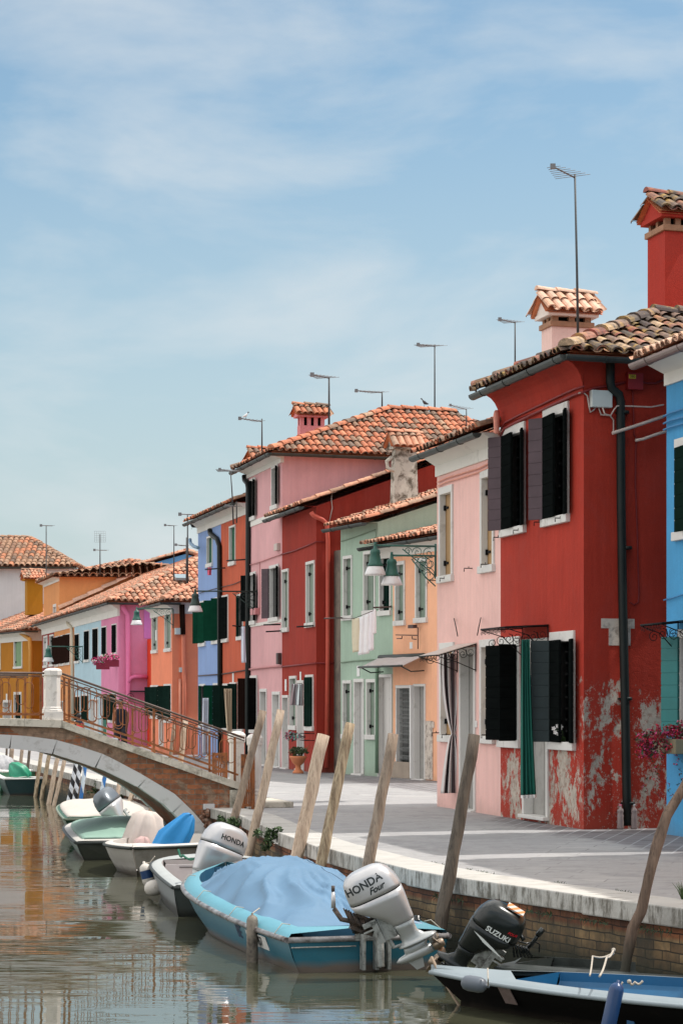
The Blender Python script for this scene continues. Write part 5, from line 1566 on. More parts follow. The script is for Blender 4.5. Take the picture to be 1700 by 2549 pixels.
# railings: hand rail, lower rail, end posts and interlaced loops
def railing(off):
    rl = MB()
    def rail_path(vf, us, dz=0): return [fb(BF.s(u), off, bp(u, vf(u)).z + dz) for u in us]
    c_top = curve([(0, 1675), (112, 1676), (156, 1677), (612, 1838)])
    ends = []
    pieces = [(156, 612), (112, -120)]
    top = MB()
    for a, b in pieces:
        P = rail_path(c_top, [a, (a + b) / 2, b])
        top.tube(P, 0.017, 8)
        top.tube([p + V((0, 0, -0.045)) for p in P], 0.009, 6)
    t = top.build('handrail', m_railtop, br)
    c_bot = curve([(0, 1779), (112, 1779), (170, 1777), (592, 1929)])
    lw = MB()
    for a, b in ((160, 596), (112, -120)):
        P = rail_path(c_bot, [a, (a + b) / 2, b])
        for p, q_ in zip(P, P[1:]):
            d = (q_ - p).normalized()
            lw.box(Fr(p, d, -NB), 0, (q_ - p).length, -0.012, 0.012, -0.016, 0.016)
    lw.build('lower_rail', m_rust, br)
    for u in ([162, 174, 386, 588] if off > -1 else [174, 386, 588]) + [104, -110]:
        zt_, zb = bp(u, c_top(u)).z, bp(u, c_cop(u)).z
        pm_ = MB(); pm_.box(Fr(fb(BF.s(u), off, 0), WB, -NB, (0, 0, 1)), -0.017, 0.017, -0.012, 0.012, zb - 0.01, zt_ - 0.04)
        pm_.build('railing_post', m_rust, br)
    def loops(ua, ub, n, phase=0):
        sc_ = MB()
        for i in range(n):
            u = ua + (ub - ua) * (i + 0.5) / n
            s = BF.s(u); zt_, zb = bp(u, c_top(u)).z - 0.05, bp(u, c_bot(u)).z + 0.015
            H_ = zt_ - zb
            k = i % 3
            z1 = zt_ - (0.0, 0.16, 0.06)[k] * H_; z0 = zb + (0.0, 0.14, 0.24)[k] * H_
            w = 0.070
            pts = []
            for j in range(9): a = math.pi * j / 8; pts.append(fb(s + w * math.cos(a), off + (0.008 if k == 1 else 0), z1 - w + w * math.sin(a)))
            for j in range(9): a = math.pi + math.pi * j / 8; pts.append(fb(s + w * math.cos(a), off + (0.008 if k == 1 else 0), z0 + w + w * math.sin(a)))
            sc_.tube(pts, 0.0075, 5, close=True)
        sc_.build('scrollwork', m_rust, br)
    k_ = 1 if off > -1 else 4
    loops(176, 384, 13 // k_); loops(388, 586, 12 // k_); loops(102, -108, 11 // k_)
railing(-0.11)
railing(-BW + 0.12)
# rusty slatted gate panels at the foot of the bridge
for (u0, u1, v0, v1, off) in ((528, 566, 1874, 1946, -BW + 0.2), (600, 634, 1878, 2036, 0.28)):
    mb = MB()
    a, b = bp(u0, v1, off), bp(u1, v0, off)
    Lx = abs((b - a).dot(WB)); fr = Fr(V((b.x, b.y, 0)), WB, -NB, (0, 0, 1)); z0, z1 = max(a.z, 0.0), b.z
    mb.box(fr, 0, 0.05, -0.02, 0.02, z0, z1); mb.box(fr, Lx - 0.05, Lx, -0.02, 0.02, z0, z1)
    for zz in (z0 + 0.04, z0 + (z1 - z0) * 0.30, z0 + (z1 - z0) * 0.72, z1 - 0.05): mb.box(fr, 0.05, Lx - 0.05, -0.015, 0.015, zz, zz + 0.045)
    n = 4
    for k in range(n): 
        x = 0.05 + (Lx - 0.1) * (k + 0.5) / n
        mb.box(fr, x - 0.011, x + 0.011, -0.008, 0.008, z0 + 0.04, z1 - 0.05)
    o = solo(mb, 'gate_panel', m_rust, 'rusty slatted iron panel %s' % ('behind the railing, at the landing' if v1 < 2000 else 'leaning between the end posts and the quay'), 'gate panel', 'rusty gate panels at the bridge foot')

# ---------------------------------------------------------------- mooring poles
def qpoint(u, off, z=WATER):
    """point over the water, off metres outside the quay edge, seen at column u"""
    best = None
    k = (u - U0) / F
    qq = quay_off(off)
    for a, b in zip(qq, qq[1:]):
        # intersection of the column plane x = kY with segment ab
        da = a.x - k * a.y; db = b.x - k * b.y
        if da * db <= 0 and abs(da - db) > 1e-9 and a.y < 200:
            t = da / (da - db); p = a.lerp(b, t)
            if p.y > 0 and (best is None or p.y < best.y): best = p
    return V((best.x, best.y, z))
def pole(u0, u1, v1, w, mat, label, group, off=0.25, name='mooring_pole', Y=None, bend=0.0, up_r=None, lean_y=0.25, n=12, knots=True):
    b = qpoint(u0, off) if Y is None else pix(u0, HZ, Y)
    b.z = WATER - 0.5
    Yt = b.y + lean_y
    t = pix(u1, v1, Yt)
    # continue the line down into the mud
    base = V((b.x, b.y, WATER))
    d = (t - base)
    lo = base - d.normalized() * 0.6
    r = w / 2 / F * b.y
    rs = random.Random(int(u0 * 7 + v1))
    pts, rad = [], []
    m = 12
    for i in range(m + 1):
        q_ = lo.lerp(t, i / m)
        side = V((1, 0, 0)) * (bend * math.sin(math.pi * i / m) + rs.uniform(-1, 1) * r * 0.10 * (1 if knots else 0))
        pts.append(q_ + side)
        rad.append(r * (1.08 - 0.16 * i / m) * (1 + rs.uniform(-0.05, 0.05) * (1 if knots else 0)))
    mb = MB()
    # build about the base so that the grain follows the pole
    mb.tube(pts, rad, n)
    rt = V((b.x, b.y, lo.z))
    o = None
    mb.v = [p - rt for p in mb.v]
    o = mb.build(name, mat, None)
    o.location = rt
    return tag(o, label, 'mooring pole', group)
GP = 'leaning wooden mooring poles along the quay'
pole(553, 655, 1770, 20, m_pole_grey, 'thin grey leaning pole nearest the stone posts at the bridge foot', GP)
pole(605, 700, 1768, 22, m_pole_pale, 'pale thin leaning pole beside the bridge foot, right one of the close pair', GP)
pole(713, 805, 1830, 33, m_pole_pale, 'thick pale brown pole behind the blue boat cover, cut flat on top', GP)
pole(772, 871, 1801, 27, m_pole_old, 'mottled pole with dark bark stain, behind the right side of the blue cover', GP)
pole(884, 980, 1828, 30, m_pole_grey, 'grey brown pole standing just behind the large silver outboard motor', GP)
pole(1082, 1182, 1830, 32, m_pole_dark, 'tall dark pole in front of the pink doorway, right of the blue boat', GP)
# crooked thin trunk at the right
pb0 = qpoint(1560, 0.35)
pts = [pix(1548, 2470, pb0.y), pix(1562, 2380, pb0.y), pix(1575, 2310, pb0.y), pix(1596, 2270, pb0.y), pix(1616, 2180, pb0.y), pix(1634, 2110, pb0.y + .05), pix(1660, 2030, pb0.y + .1), pix(1700, 1965, pb0.y + .15), pix(1740, 1900, pb0.y + .2)]
pts2 = []
for a, b in zip(pts, pts[1:]):
    for k in range(3): pts2.append(a.lerp(b, k / 3))
pts2.append(pts[-1])
rs = random.Random(2); mb = MB(); mb.tube(pts2, [0.043 * (1 + rs.uniform(-.10, .10)) for _ in pts2], 12)
rt = V(pts[0]); rt.z = WATER - 0.1; mb.v = [p - rt for p in mb.v]; o = mb.build('mooring_pole', m_bark, None); o.location = rt
tag(o, 'crooked thin bark covered pole at the right edge beside the dark boat', 'mooring pole', GP)
GF = 'small mooring poles seen under the bridge'
far_poles = [(13, 17, 1858, 6, m_pole_dark, 'very thin dark pole furthest left under the arch'), (20, 30, 1860, 12, m_pole_grey, 'thick brown pole next to the grey covered boat'),
             (46, 55, 1862, 9, m_pole_grey, 'brown pole rising behind the green motor cover'), (62, 74, 1864, 8, m_pole_dark, 'dark slim pole right of the green motor cover tip'),
             (88, 104, 1866, 10, m_pole_old, 'pole with orange brown top and white ring, under the arch'), (103, 124, 1868, 11, m_pole_old, 'pole with orange top and black foot beside the dark boat'),
             (121, 147, 1868, 12, m_pole_pale, 'pale brown pole right behind the bow rope of the dark boat'), (134, 165, 1872, 10, m_pole_pale, 'pale split pole just right of the dark boat bow')]
for k, (a, b, v, w, m_, lb_) in enumerate(far_poles): pole(a, b, v, w, m_, lb_, GF, off=0.45 if k > 5 else 0.3, n=9)
pole(165, 194, 1880, 12, m_stripe_bw, 'left one of the two black and white striped poles', 'striped mooring poles', off=0.6, n=10, knots=False)
pole(180, 204, 1878, 12, m_stripe_bw, 'right one of the two black and white striped poles', 'striped mooring poles', off=0.5, n=10, knots=False)
pole(196, 216, 1880, 10, m_stripe_blue, 'faded blue and white pole beside the black and white pair', 'striped mooring poles', off=0.4, n=10, knots=False)
pole(238, 267, 1905, 11, m_stripe_blue, 'blue and white pole standing alone under the arch', 'striped mooring poles', off=0.4, n=10, knots=False)
for (a, b, v, w, m_, lb_) in [(282, 300, 1930, 11, m_pole_pale, 'short pole behind the grey outboard motor'), (308, 336, 1945, 13, m_pole_pale, 'leaning split pole above the white cloth covered motor'),
                              (367, 380, 1965, 10, m_pole_grey, 'short grey pole close to the arch foot, left one'), (385, 402, 1985, 13, m_pole_pale, 'short pale stump close to the arch foot, right one')]:
    pole(a, b, v, w, m_, lb_, GF, n=9)
for (a, b, v, w, m_, lb_) in [(398, 434, 1805, 10, m_pole_grey, 'slim grey pole seen through the bridge railing'), (424, 462, 1793, 15, m_pole_pale, 'broad pale pole seen through the bridge railing')]:
    pole(a, b, v, w, m_, lb_, 'poles seen through the railing', n=9)

# ---------------------------------------------------------------- street lamps on iron brackets
def bell_lamp(mb_i, mb_g, p, s=1.0):
    fr = Fr(p, (1, 0, 0), (0, 1, 0), (0, 0, 1))
    mb_i.loft(fr, [(0.0, 0, 0, 0.025 * s, 0.025 * s, 2), (-0.05 * s, 0, 0, 0.03 * s, 0.03 * s, 2), (-0.07 * s, 0, 0, 0.07 * s, 0.07 * s, 2), (-0.12 * s, 0, 0, 0.085 * s, 0.085 * s, 2), (-0.14 * s, 0, 0, 0.075 * s, 0.075 * s, 2),
                   (-0.27 * s, 0, 0, 0.10 * s, 0.10 * s, 2), (-0.30 * s, 0, 0, 0.125 * s, 0.125 * s, 2), (-0.33 * s, 0, 0, 0.125 * s, 0.125 * s, 2)], 16)
    mb_g.loft(fr, [(-0.331 * s, 0, 0, 0.12 * s, 0.12 * s, 2), (-0.38 * s, 0, 0, 0.14 * s, 0.14 * s, 2), (-0.44 * s, 0, 0, 0.165 * s, 0.165 * s, 2), (-0.47 * s, 0, 0, 0.17 * s, 0.17 * s, 2)], 18)
def street_lamp(face, uw, v, arms, mat, label, s=1.0):
    """uw: column where the bracket meets the wall; arms: (u_lamp, v_arm)"""
    p0 = face.P(uw, v, 0.0)
    t = thing('street_lamp', p0, label, 'street lamp', 'bell shaped street lamps on iron brackets')
    n = face.n
    ir, gl = MB(), MB()
    for k, (ul, va) in enumerate(arms):
        st = face.P(uw, va, 0.02)
        # arm end: along n until column ul
        kk = (ul - U0) / F
        L = (kk * st.y - st.x) / (n.x - kk * n.y)
        e = st + n * L
        ir.tube([st, e], 0.016 * s, 6)
        ir.tube([e + V((0, 0, 0.05)), e + V((0, 0, -0.02))], 0.022 * s, 6)
        m_ = min(L, 1.2) * 0.55
        for (x, z, r_, st_a, fl) in ((0.30, -0.10, 0.09, 0, 1), (0.12, -0.12, 0.10, 2, -1), (0.16, -0.30, 0.12, 1, 1), (0.46, -0.08, 0.06, 3, -1)):
            scroll(ir, st + n * (x * m_ / 0.55) + V((0, 0, z * s)), n, V((0, 0, 1)), r_ * s, 1.4, 0.008 * s, st_a, fl)
        ir.tube([st + V((0, 0, -0.48 * s)), st + n * 0.16 * s + V((0, 0, -0.34 * s)), st + n * m_ + V((0, 0, -0.05))], 0.010 * s, 5)
        l_ir, l_gl = MB(), MB()
        bell_lamp(l_ir, l_gl, e, s)
        h = l_ir.build('lamp_housing', mat, t); l_gl.build('lamp_glass', m_lampglass, h)
    ir.tube([p0 + V((0, 0, 0.05)), p0 + V((0, 0, -0.5 * s))], 0.018 * s, 6)
    ir.build('bracket', mat, t)
    return t
street_lamp(H2.front, 1084, 1362, [(934, 1360), (975, 1384)], m_greenlamp, 'pair of green bell street lamps on a scrolled bracket by the pink wall', 1.0)
street_lamp(H8.front, 641, 1473, [(486, 1473)], m_darkgreenlamp, 'dark green street lamp on a long arm in front of the rust orange house', 1.15)
street_lamp(H11.front, 431, 1521, [(340, 1516)], m_greenlamp, 'pale green street lamp by the salmon house corner, over the magenta house', 1.08)
street_lamp(H13.front, 206, 1611, [(120, 1610)], m_greenlamp, 'small green street lamp in front of the ochre house, furthest left', 1.35)

# ---------------------------------------------------------------- roof aerials
def antenna(u, v0, v1, Y, label, boom=None, nel=7, el=0.45, r=0.018, thin=None, ang=0.2, u1=None, grid=False, w=None):
    b = pix(u1 or u, v1, Y); t_ = pix(u, v0, Y)
    t = thing('roof_antenna', b, label, 'antenna', 'television antennas on the roofs')
    r = (w or 2.6) / 2 / F * Y
    mb = MB(); mb.tube([b + V((0, 0, -0.3)), b.lerp(t_, 0.45), t_], [r * 1.5, r * 1.2, r], 6); mb.build('mast', m_mast, t)
    if boom:
        (ub, vb, ue, ve) = boom
        dirp = V((1, 0.0, 0))
        e0, e1 = pix(ub, vb, Y - 0.5), pix(ue, ve, Y + 0.05)
        mb = MB(); mb.tube([e0, e1], r * 0.9, 5); mb.box(Fr(e0, (1, 0, 0), (0, 1, 0)), -r * 2.5, r * 2.5, -r * 2, r * 2, -r * 2.5, r * 2.5)
        bm = mb.build('boom', m_alu, t)
        ax = (e1 - e0).normalized().cross(V((0, 0, 1))).normalized()
        mb = MB()
        ax = (ax + V((0.55, 0, 0))).normalized() if el > 0.3 else ax
        for k in range(nel):
            c = e0.lerp(e1, (k + 0.3) / nel); l_ = el * (0.35 + 0.65 * k / nel)
            mb.tube([c - ax * l_, c + ax * l_], r * 0.30, 4)
        mb.build('elements', m_alu, bm)
    if grid:
        mb = MB(); c = pix(u, v0 + 6, Y)
        for k in range(6):
            for z in (0, ): pass
            mb.tube([c + V((-0.25 + 0.1 * k, 0, -0.25)), c + V((-0.25 + 0.1 * k, 0, 0.25))], 0.004, 4)
            mb.tube([c + V((-0.25, 0, -0.25 + 0.1 * k)), c + V((0.25, 0, -0.25 + 0.1 * k))], 0.004, 4)
        mb.build('grid_reflector', m_alu, t)
    return t
antenna(1431, 432, 860, 33.5, 'tallest antenna, on the near red house roof', boom=(1376, 413, 1431, 441), u1=1440, w=5.0, el=0.30)
antenna(1282, 800, 960, 38, 'antenna rising above the near end of the pink house roof', boom=(1244, 794, 1283, 803), w=3.4, el=0.2)
antenna(1082, 857, 1085, 66, 'tall thin antenna at the right end of the big orange roof', boom=(1041, 857, 1084, 862), w=3.2, el=0.45)
antenna(819, 938, 1052, 67, 'antenna with dark mast behind the rose chimney', boom=(777, 932, 820, 941), w=4.0, el=0.4)
antenna(951, 975, 1015, 68, 'low antenna just over the ridge of the big orange roof', boom=(887, 972, 951, 977), w=3.2, el=0.35)
antenna(652, 1042, 1140, 66, 'antenna carrying the seagull, above the half hidden chimney', boom=(597, 1041, 652, 1049), w=3.2, el=0.25)
antenna(574, 1173, 1275, 60, 'antenna on the rust orange house, mast leaning', boom=(547, 1168, 575, 1174), u1=581, w=2.6, el=0.35)
antenna(589, 1248, 1272, 60, 'short antenna beside the leaning mast', boom=(562, 1258, 590, 1261), w=2.2, el=0.2)
antenna(467, 1280, 1430, 80, 'tall antenna left of the periwinkle house gutter', boom=(448, 1280, 486, 1281), w=3.2, el=0.25)
antenna(464, 1338, 1430, 80.5, 'lower antenna beside the tall one, with two side booms', boom=(438, 1356, 464, 1359), w=2.4, el=0.2)
antenna(433, 1308, 1425, 84, 'thin antenna standing clear left of the tall one', boom=(411, 1307, 434, 1309), w=2.2, el=0.2)
antenna(249, 1330, 1415, 110, 'small antenna with square grid reflector', grid=True, boom=(235, 1369, 265, 1370), w=2.2, el=0.3)
antenna(115, 1308, 1500, 118, 'antenna beside the mustard chimney', boom=(102, 1308, 130, 1309), w=2.4, el=0.3)
antenna(1161, 1018, 1060, 62, 'distant small antenna left of the dark red eave', boom=(1121, 1008, 1161, 1019), w=2.4, el=0.3)

# ---------------------------------------------------------------- birds
def bird(p, s, body, head, label, facing=1):
    fr = Fr(p, (facing, 0, 0), (0, 1, 0), (0, 0, 1))
    mb = MB()
    rows = []
    prof = [(-1.3, 0.05, 0.15), (-0.9, 0.22, 0.2), (-0.3, 0.48, 0.45), (0.2, 0.5, 0.7), (0.45, 0.36, 1.05), (0.55, 0.24, 1.35), (0.68, 0.25, 1.55), (0.85, 0.16, 1.62), (1.15, 0.03, 1.55)]
    for x, r_, z in prof:
        rows.append([fr(s * x, s * r_ * 0.8 * math.cos(2 * math.pi * k / 10), s * (z + 0.6 + r_ * math.sin(2 * math.pi * k / 10))) for k in range(11)])
    mb.grid(rows)
    nb = len(mb.f)
    for i in range(len(mb.f)):
        if i >= 50: mb.m[i] = 1
    for sy in (-0.15, 0.15): mb.tube([fr(0, s * sy, 0), fr(0, s * sy, s * 0.75)], s * 0.04, 4, 1)
    return solo(mb, 'bird', [body, head], label, 'bird', 'birds on the roofs')
m_gull = plain('gull_feathers', lin(226, 228, 230), 0.8, 0.05); m_gullhead = plain('gull_head', lin(60, 50, 48), 0.8, 0.1)
m_pigeon = plain('pigeon_feathers', lin(60, 58, 62), 0.8, 0.2)
bird(pix(612, 1043, 65.5), 0.085, m_gull, m_gullhead, 'white gull standing on an antenna boom')
bird(pix(1056, 1012, 66.8), 0.10, m_pigeon, m_pigeon, 'dark pigeon standing on the orange roof ridge', -1)
bird(pix(478, 1318, 71), 0.09, m_pigeon, m_pigeon, 'dark bird at the far gutter end of the periwinkle house', -1)

# ---------------------------------------------------------------- cloth: curtains and laundry
def clothmat(name, col, var=0.06): return plain(name, col, 0.85, var, 8, 0.15)
def stripe_cloth(name, a, b, n):
    m = NM(name)
    s_ = m.n.new('ShaderNodeSeparateXYZ'); m.l.new(m.tc.outputs['UV'], s_.inputs[0])
    f_ = m.math('GREATER_THAN', m.math('FRACT', m.math('MULTIPLY', s_.outputs['X'], n)), 0.5)
    return m.done(m.mix(f_, a, b), 0.85)
def drape(p_top0, p_top1, prof, folds=6, amp=0.035, n=34, m=22):
    """hanging cloth: prof(t) -> (centre shift 0..1 along the top, width factor); t=0 top, 1 bottom. p_tops carry the top edge, prof[2]=drop"""
    p0, p1 = V(p_top0), V(p_top1)
    ax = (p1 - p0); L = ax.length; ax.normalize(); nn = V((-ax.y, ax.x, 0)).normalized()
    rows = []
    for i in range(m + 1):
        t = i / m
        c, w, dz = prof(t)
        row = []
        for j in range(n + 1):
            s = j / n
            x = L * (c + (s - 0.5) * w)
            wob = amp * math.sin(s * folds * 2 * math.pi + 1.3 * math.sin(t * 2)) * (0.35 + 0.65 * min(1, 0.3 + w)) + amp * 0.4 * math.sin(s * folds * 4.7 + t * 3)
            row.append(p0 + ax * x + nn * wob + V((0, 0, -dz)))
        rows.append(row)
    mb = MB(); mb.grid(rows, uv=True)
    return mb
# striped curtain knotted in the middle, hanging in front of the pink doorway
def off_axis(face, u, v, off): return face.P(u, v, off)
a_, b_ = off_axis(H2.front, 1103, 1634, 0.42), off_axis(H2.front, 1146, 1632, 0.42)
dz = a_.z - off_axis(H2.front, 1125, 1978, 0.42).z
ax_ = V((1, 0.1, 0)).normalized()
a_ = pix(1097, 1628, 37.0); b_ = pix(1154, 1626, 37.0); dz = a_.z - pix(1120, 1976, 37.0).z
def prof_knot(t):
    k = 0.575
    if t < k: q_ = t / k; w = 1.05 - 0.88 * (max(0, q_ - 0.2) / 0.8) ** 2.0; c = 0.5 + 0.05 * q_
    else: q_ = (t - k) / (1 - k); w = 0.17 + 0.95 * q_ ** 0.6; c = 0.55
    return c, w, dz * t
mb = drape(a_, b_, prof_knot, 5, 0.03, 44, 40)
solo(mb, 'door_curtain', stripe_cloth('black_white_striped_cloth', lin(214, 208, 206), lin(62, 50, 54), 3.5), 'black and white striped curtain knotted at its middle, by the pink house door', 'curtain', solid=0.004)
# green curtain at the red house door
Yg = 32.3
a_ = pix(1297, 1593, Yg); b_ = pix(1318, 1592, Yg); dz = a_.z - pix(1300, 1984, Yg).z
def prof_open(t): return 0.5 + 0.38 * t ** 1.3, 1.0 + 0.85 * t ** 1.3, dz * t
mb = drape(a_, b_, prof_open, 4, 0.028, 34, 30)
solo(mb, 'door_curtain', clothmat('emerald_cloth', lin(10, 92, 80)), 'long emerald green curtain with white hem, at the near red house door', 'curtain', solid=0.004)
a2, b2 = pix(1297, 1593, Yg), pix(1318, 1592, Yg)
gc = bpy.context.scene.objects['door_curtain.001']
hm = MB(); rows = [[], []]
mb2 = drape(a2, b2, prof_open, 4, 0.030, 34, 30)
last = mb2.v[-35:]
hm.grid([[p + V((0, -0.03, 0.02)) for p in last], [p + V((0, -0.03, -0.022)) for p in last]])
hm.build('hem', m_whitepaint, gc)
# fan-shaped light curtains further along
def simple_drape(face, u0, u1, v0, v1, off, mat, label, cat='curtain', name='curtain', folds=4, fl=0.0, group=None, w1=1.0):
    a, b = face.P(u0, v0, off), None
    b = pix(u1, v0, a.y + 0.05)
    d = a.z - pix(u0, v1, a.y).z
    mb = drape(a, b, lambda t: (0.5 + fl * t, 1 + (w1 - 1) * t, d * t), folds, 0.03, 26, 16)
    return solo(mb, name, mat, label, cat, group, solid=0.004)
m_wcloth = clothmat('white_cloth', lin(214, 220, 232)); m_bcloth = clothmat('beige_striped_cloth', lin(190, 172, 146)); m_gcloth = clothmat('grey_mauve_cloth', lin(150, 136, 138))
simple_drape(H10.front, 504, 519, 1738, 1880, 0.5, m_wcloth, 'long white blue curtain hanging at the periwinkle house door', folds=4)
simple_drape(H9.front, 557, 577, 1715, 1855, 0.6, m_bcloth, 'beige curtain sweeping across the rust orange house front', folds=4, fl=0.3, w1=0.5)
GL = 'laundry hung out along the facades'
simple_drape(H9.front, 602, 609, 1560, 1650, 0.5, m_wcloth, 'single long white cloth on a rod beside the dark downpipe', 'laundry', 'laundry', 2, 0.3, GL, 1.5)
simple_drape(H7.front, 728, 741, 1703, 1756, 0.45, stripe_cloth('mauve_white_towel', lin(150, 132, 136), lin(206, 214, 218), 2.5), 'striped grey towel hung at the second red house window', 'laundry', 'laundry', 3, -0.2, GL, 1.4)
simple_drape(H7.front, 742, 755, 1703, 1757, 0.40, stripe_cloth('grey_white_towel', lin(196, 204, 206), lin(140, 128, 130), 2.0), 'pale towel beside the striped grey one, at the red house', 'laundry', 'laundry', 3, -0.1, GL, 1.2)
simple_drape(H8.front, 517, 527, 1413, 1432, 0.3, clothmat('pink_red_cloth', lin(224, 96, 120)), 'small pink cloth on the periwinkle house top window', 'laundry', 'laundry', 2, 0, GL, 0.8)
# shirts on the line at the green house
Yl = 51.0
lp0, lp1 = pix(805, 1540, Yl), pix(975, 1508, Yl)
sh_px = [(877, 893, 1541, 1625, 'cream patterned shirt, leftmost on the green house line', lin(220, 212, 186)), (891, 904, 1537, 1632, 'white shirt second from left on the green house line', lin(240, 240, 242)),
         (903, 917, 1532, 1630, 'white vest in the middle of the green house line', lin(242, 242, 244)), (914, 928, 1526, 1622, 'white shirt with pink edge, rightmost but one on the line', lin(240, 236, 240)), (924, 935, 1520, 1580, 'short white cloth at the right end of the line', lin(242, 236, 238))]
for k, (a, b, v0, v1, lb_, c) in enumerate(sh_px):
    p0, p1 = pix(a, v0, Yl), pix(b, v0 - 3, Yl); d = p0.z - pix(a, v1, Yl).z
    mb = drape(p0, p1, lambda t: (0.5 + 0.1 * t, 1.12 + 0.12 * math.sin(3 * t), d * t), 1.0, 0.005, 16, 14)
    solo(mb, 'shirt', clothmat('shirt_cloth_%d' % k, c), lb_, 'laundry', GL, solid=0.004)
wl_ = MB(); wl_.tube([lp0, pix(880, 1540, Yl), pix(930, 1520, Yl), lp1], 0.006, 4)
wl_.tube([pix(807, 1540, Yl), H6.front.P(852, 1538, 0.0)], 0.018, 5); wl_.tube([pix(930, 1513, Yl), H5b.front.P(974, 1511, 0.0)], 0.018, 5)
solo(wl_, 'washing_line', m_cable_dark, 'washing line held on two rods across the green house', 'washing line')
rd = MB()
for h_, (u0, v0, u1, v1) in ((H8.front, (662, 1573, 700, 1571)), (H8.front, (656, 1556, 698, 1555)), (H9.front, (579, 1558, 612, 1561)), (H7.front, (738, 1561, 781, 1558)), (H10.front, (511, 1418, 560, 1414)), (H9.front, (565, 1396, 612, 1393))):
    m_ = MB(); m_.tube([h_.P(u0, v0, 0.45), h_.P(u1, v1, 0.05)], 0.02, 5)
    solo(m_, 'drying_rod', m_iron, {662: 'lower black drying rod under the tall pink house window', 656: 'upper black drying rod under the tall pink house window', 579: 'drying rod with white cloth on the rust orange house', 738: 'black drying rod on the second red house', 511: 'drying rod under the periwinkle house top window', 565: 'drying rod under the rust orange house top window'}[u0], 'drying rod', 'iron drying rods on the facades')

# ---------------------------------------------------------------- plants
def leafball(c, rx, ry, rz, n, size, mats, rs, share=(1.0,), droop=0.0):
    mb = MB()
    for k in range(n):
        for _ in range(20):
            x, y, z = rs.uniform(-1, 1), rs.uniform(-1, 1), rs.uniform(-1, 1)
            if x * x + y * y + z * z < 1: break
        p = V(c) + V((x * rx, y * ry, z * rz - droop * abs(x) * rs.random()))
        s = size * rs.uniform(0.6, 1.3)
        f = tilt_frame(p, rs.uniform(0, 6.28), rs.uniform(-1, 1), rs.uniform(-1, 1))
        q_ = rs.random(); mi = 0; acc = 0
        for i, sh_ in enumerate(share):
            acc += sh_
            if q_ < acc: mi = i; break
        mb.add([f(-s, 0, 0), f(0, -s * .5, s * .15), f(s, 0, 0), f(0, s * .5, s * .15)], [(0, 1, 2, 3)], mi)
    return mb
rs = random.Random(21)
PG = 'shrubs growing from the quay wall'
def bush(u, v, off, r, n, label, extra=None, name='shrub'):
    p = qpoint(u, off); Yb = p.y
    c = pix(u, v, Yb)
    t = thing(name, (c.x, c.y, c.z - r), label, 'shrub', PG)
    mb = MB()
    for k in range(5):
        a = rs.uniform(0, 6.28); mb.tube([c + V((0, 0.1, -r * .6)), c + V((math.cos(a) * r * .5, math.sin(a) * r * .3, rs.uniform(-.3, .6) * r))], 0.008, 4)
    mb.build('stem', m_bark, t)
    big = MB()
    for k in range(9):
        cc = c + V((rs.uniform(-.8, .8) * r, rs.uniform(-.3, .3) * r, rs.uniform(-.75, .7) * r))
        b = leafball(cc, r * .42, r * .4, r * .34, n // 9, 0.026, None, rs, (0.6, 0.4)); big.add(b.v, b.f, 0); big.m[-len(b.m):] = b.m
    big.build('foliage', [m_leaf, m_leaf_dark], t)
    return c, t
bush(588, 2063, 0.08, 0.19, 620, 'bushy green plant between the two thin poles')
bush(556, 2048, 0.04, 0.12, 260, 'wispy green weed behind the leftmost thin pole')
c_, t_ = bush(668, 2088, 0.10, 0.17, 620, 'green plant with a white flower on the quay wall behind the cover')
mb = MB()
for k in range(5): 
    f = tilt_frame(pix(688, 2099, c_.y - 0.2), R(72 * k), 0.5); mb.add([f(0, 0, 0), f(0.02, -0.012, 0.01), f(0.045, 0, 0.012), f(0.02, 0.012, 0.01)], [(0, 1, 2, 3)])
mb.build('flower', m_petal_white, t_)
bush(300, 1995, 0.02, 0.16, 200, 'small tuft of weeds on the wall under the bridge, right one')
bush(236, 1960, 0.02, 0.18, 200, 'small tuft of weeds on the wall under the bridge, left one')
# moss and grass under the coping
gm = MB()
qq = quay_off(0.012)
for i in range(2, 7):
    a, b = qq[i], qq[i + 1]
    for k in range(int((b - a).length * 90)):
        t = rs.random()
        cl_ = mnoise.noise(V((a.lerp(b, t).x * 2.2, a.lerp(b, t).y * 2.2, 3)))
        if cl_ < -0.02: continue
        p = a.lerp(b, t) + V((0, 0, -0.188 + rs.uniform(-0.015, 0.006)))
        n_ = V((-(b - a).y, (b - a).x, 0)).normalized()
        tip = p + n_ * rs.uniform(0.01, 0.05) + V((rs.uniform(-.03, .03), 0, rs.uniform(-0.06, 0.045)))
        gm.add([p + V((-.005, 0, 0)), p + V((.005, 0, 0)), tip], [(0, 1, 2)])
for i in range(3, 7):      # tufts in the joint behind the coping
    a, b = quay_off(-0.53)[i], quay_off(-0.53)[i + 1]
    for k in range(int((b - a).length * 40)):
        t = rs.random(); q_ = a.lerp(b, t)
        if mnoise.noise(V((q_.x * 1.3, q_.y * 1.3, 9))) < 0.15: continue
        p = q_ + V((rs.uniform(-.02, .02), rs.uniform(-.02, .02), 0.0))
        gm.add([p + V((-.006, 0, 0)), p + V((.006, 0, 0)), p + V((rs.uniform(-.03, .03), rs.uniform(-.03, .03), rs.uniform(.01, .035)))], [(0, 1, 2)])
o = gm.build('moss_and_grass', m_leaf_dark, None); tag(o, 'dark green moss and grass growing along the coping stones', 'moss', None, 'stuff')
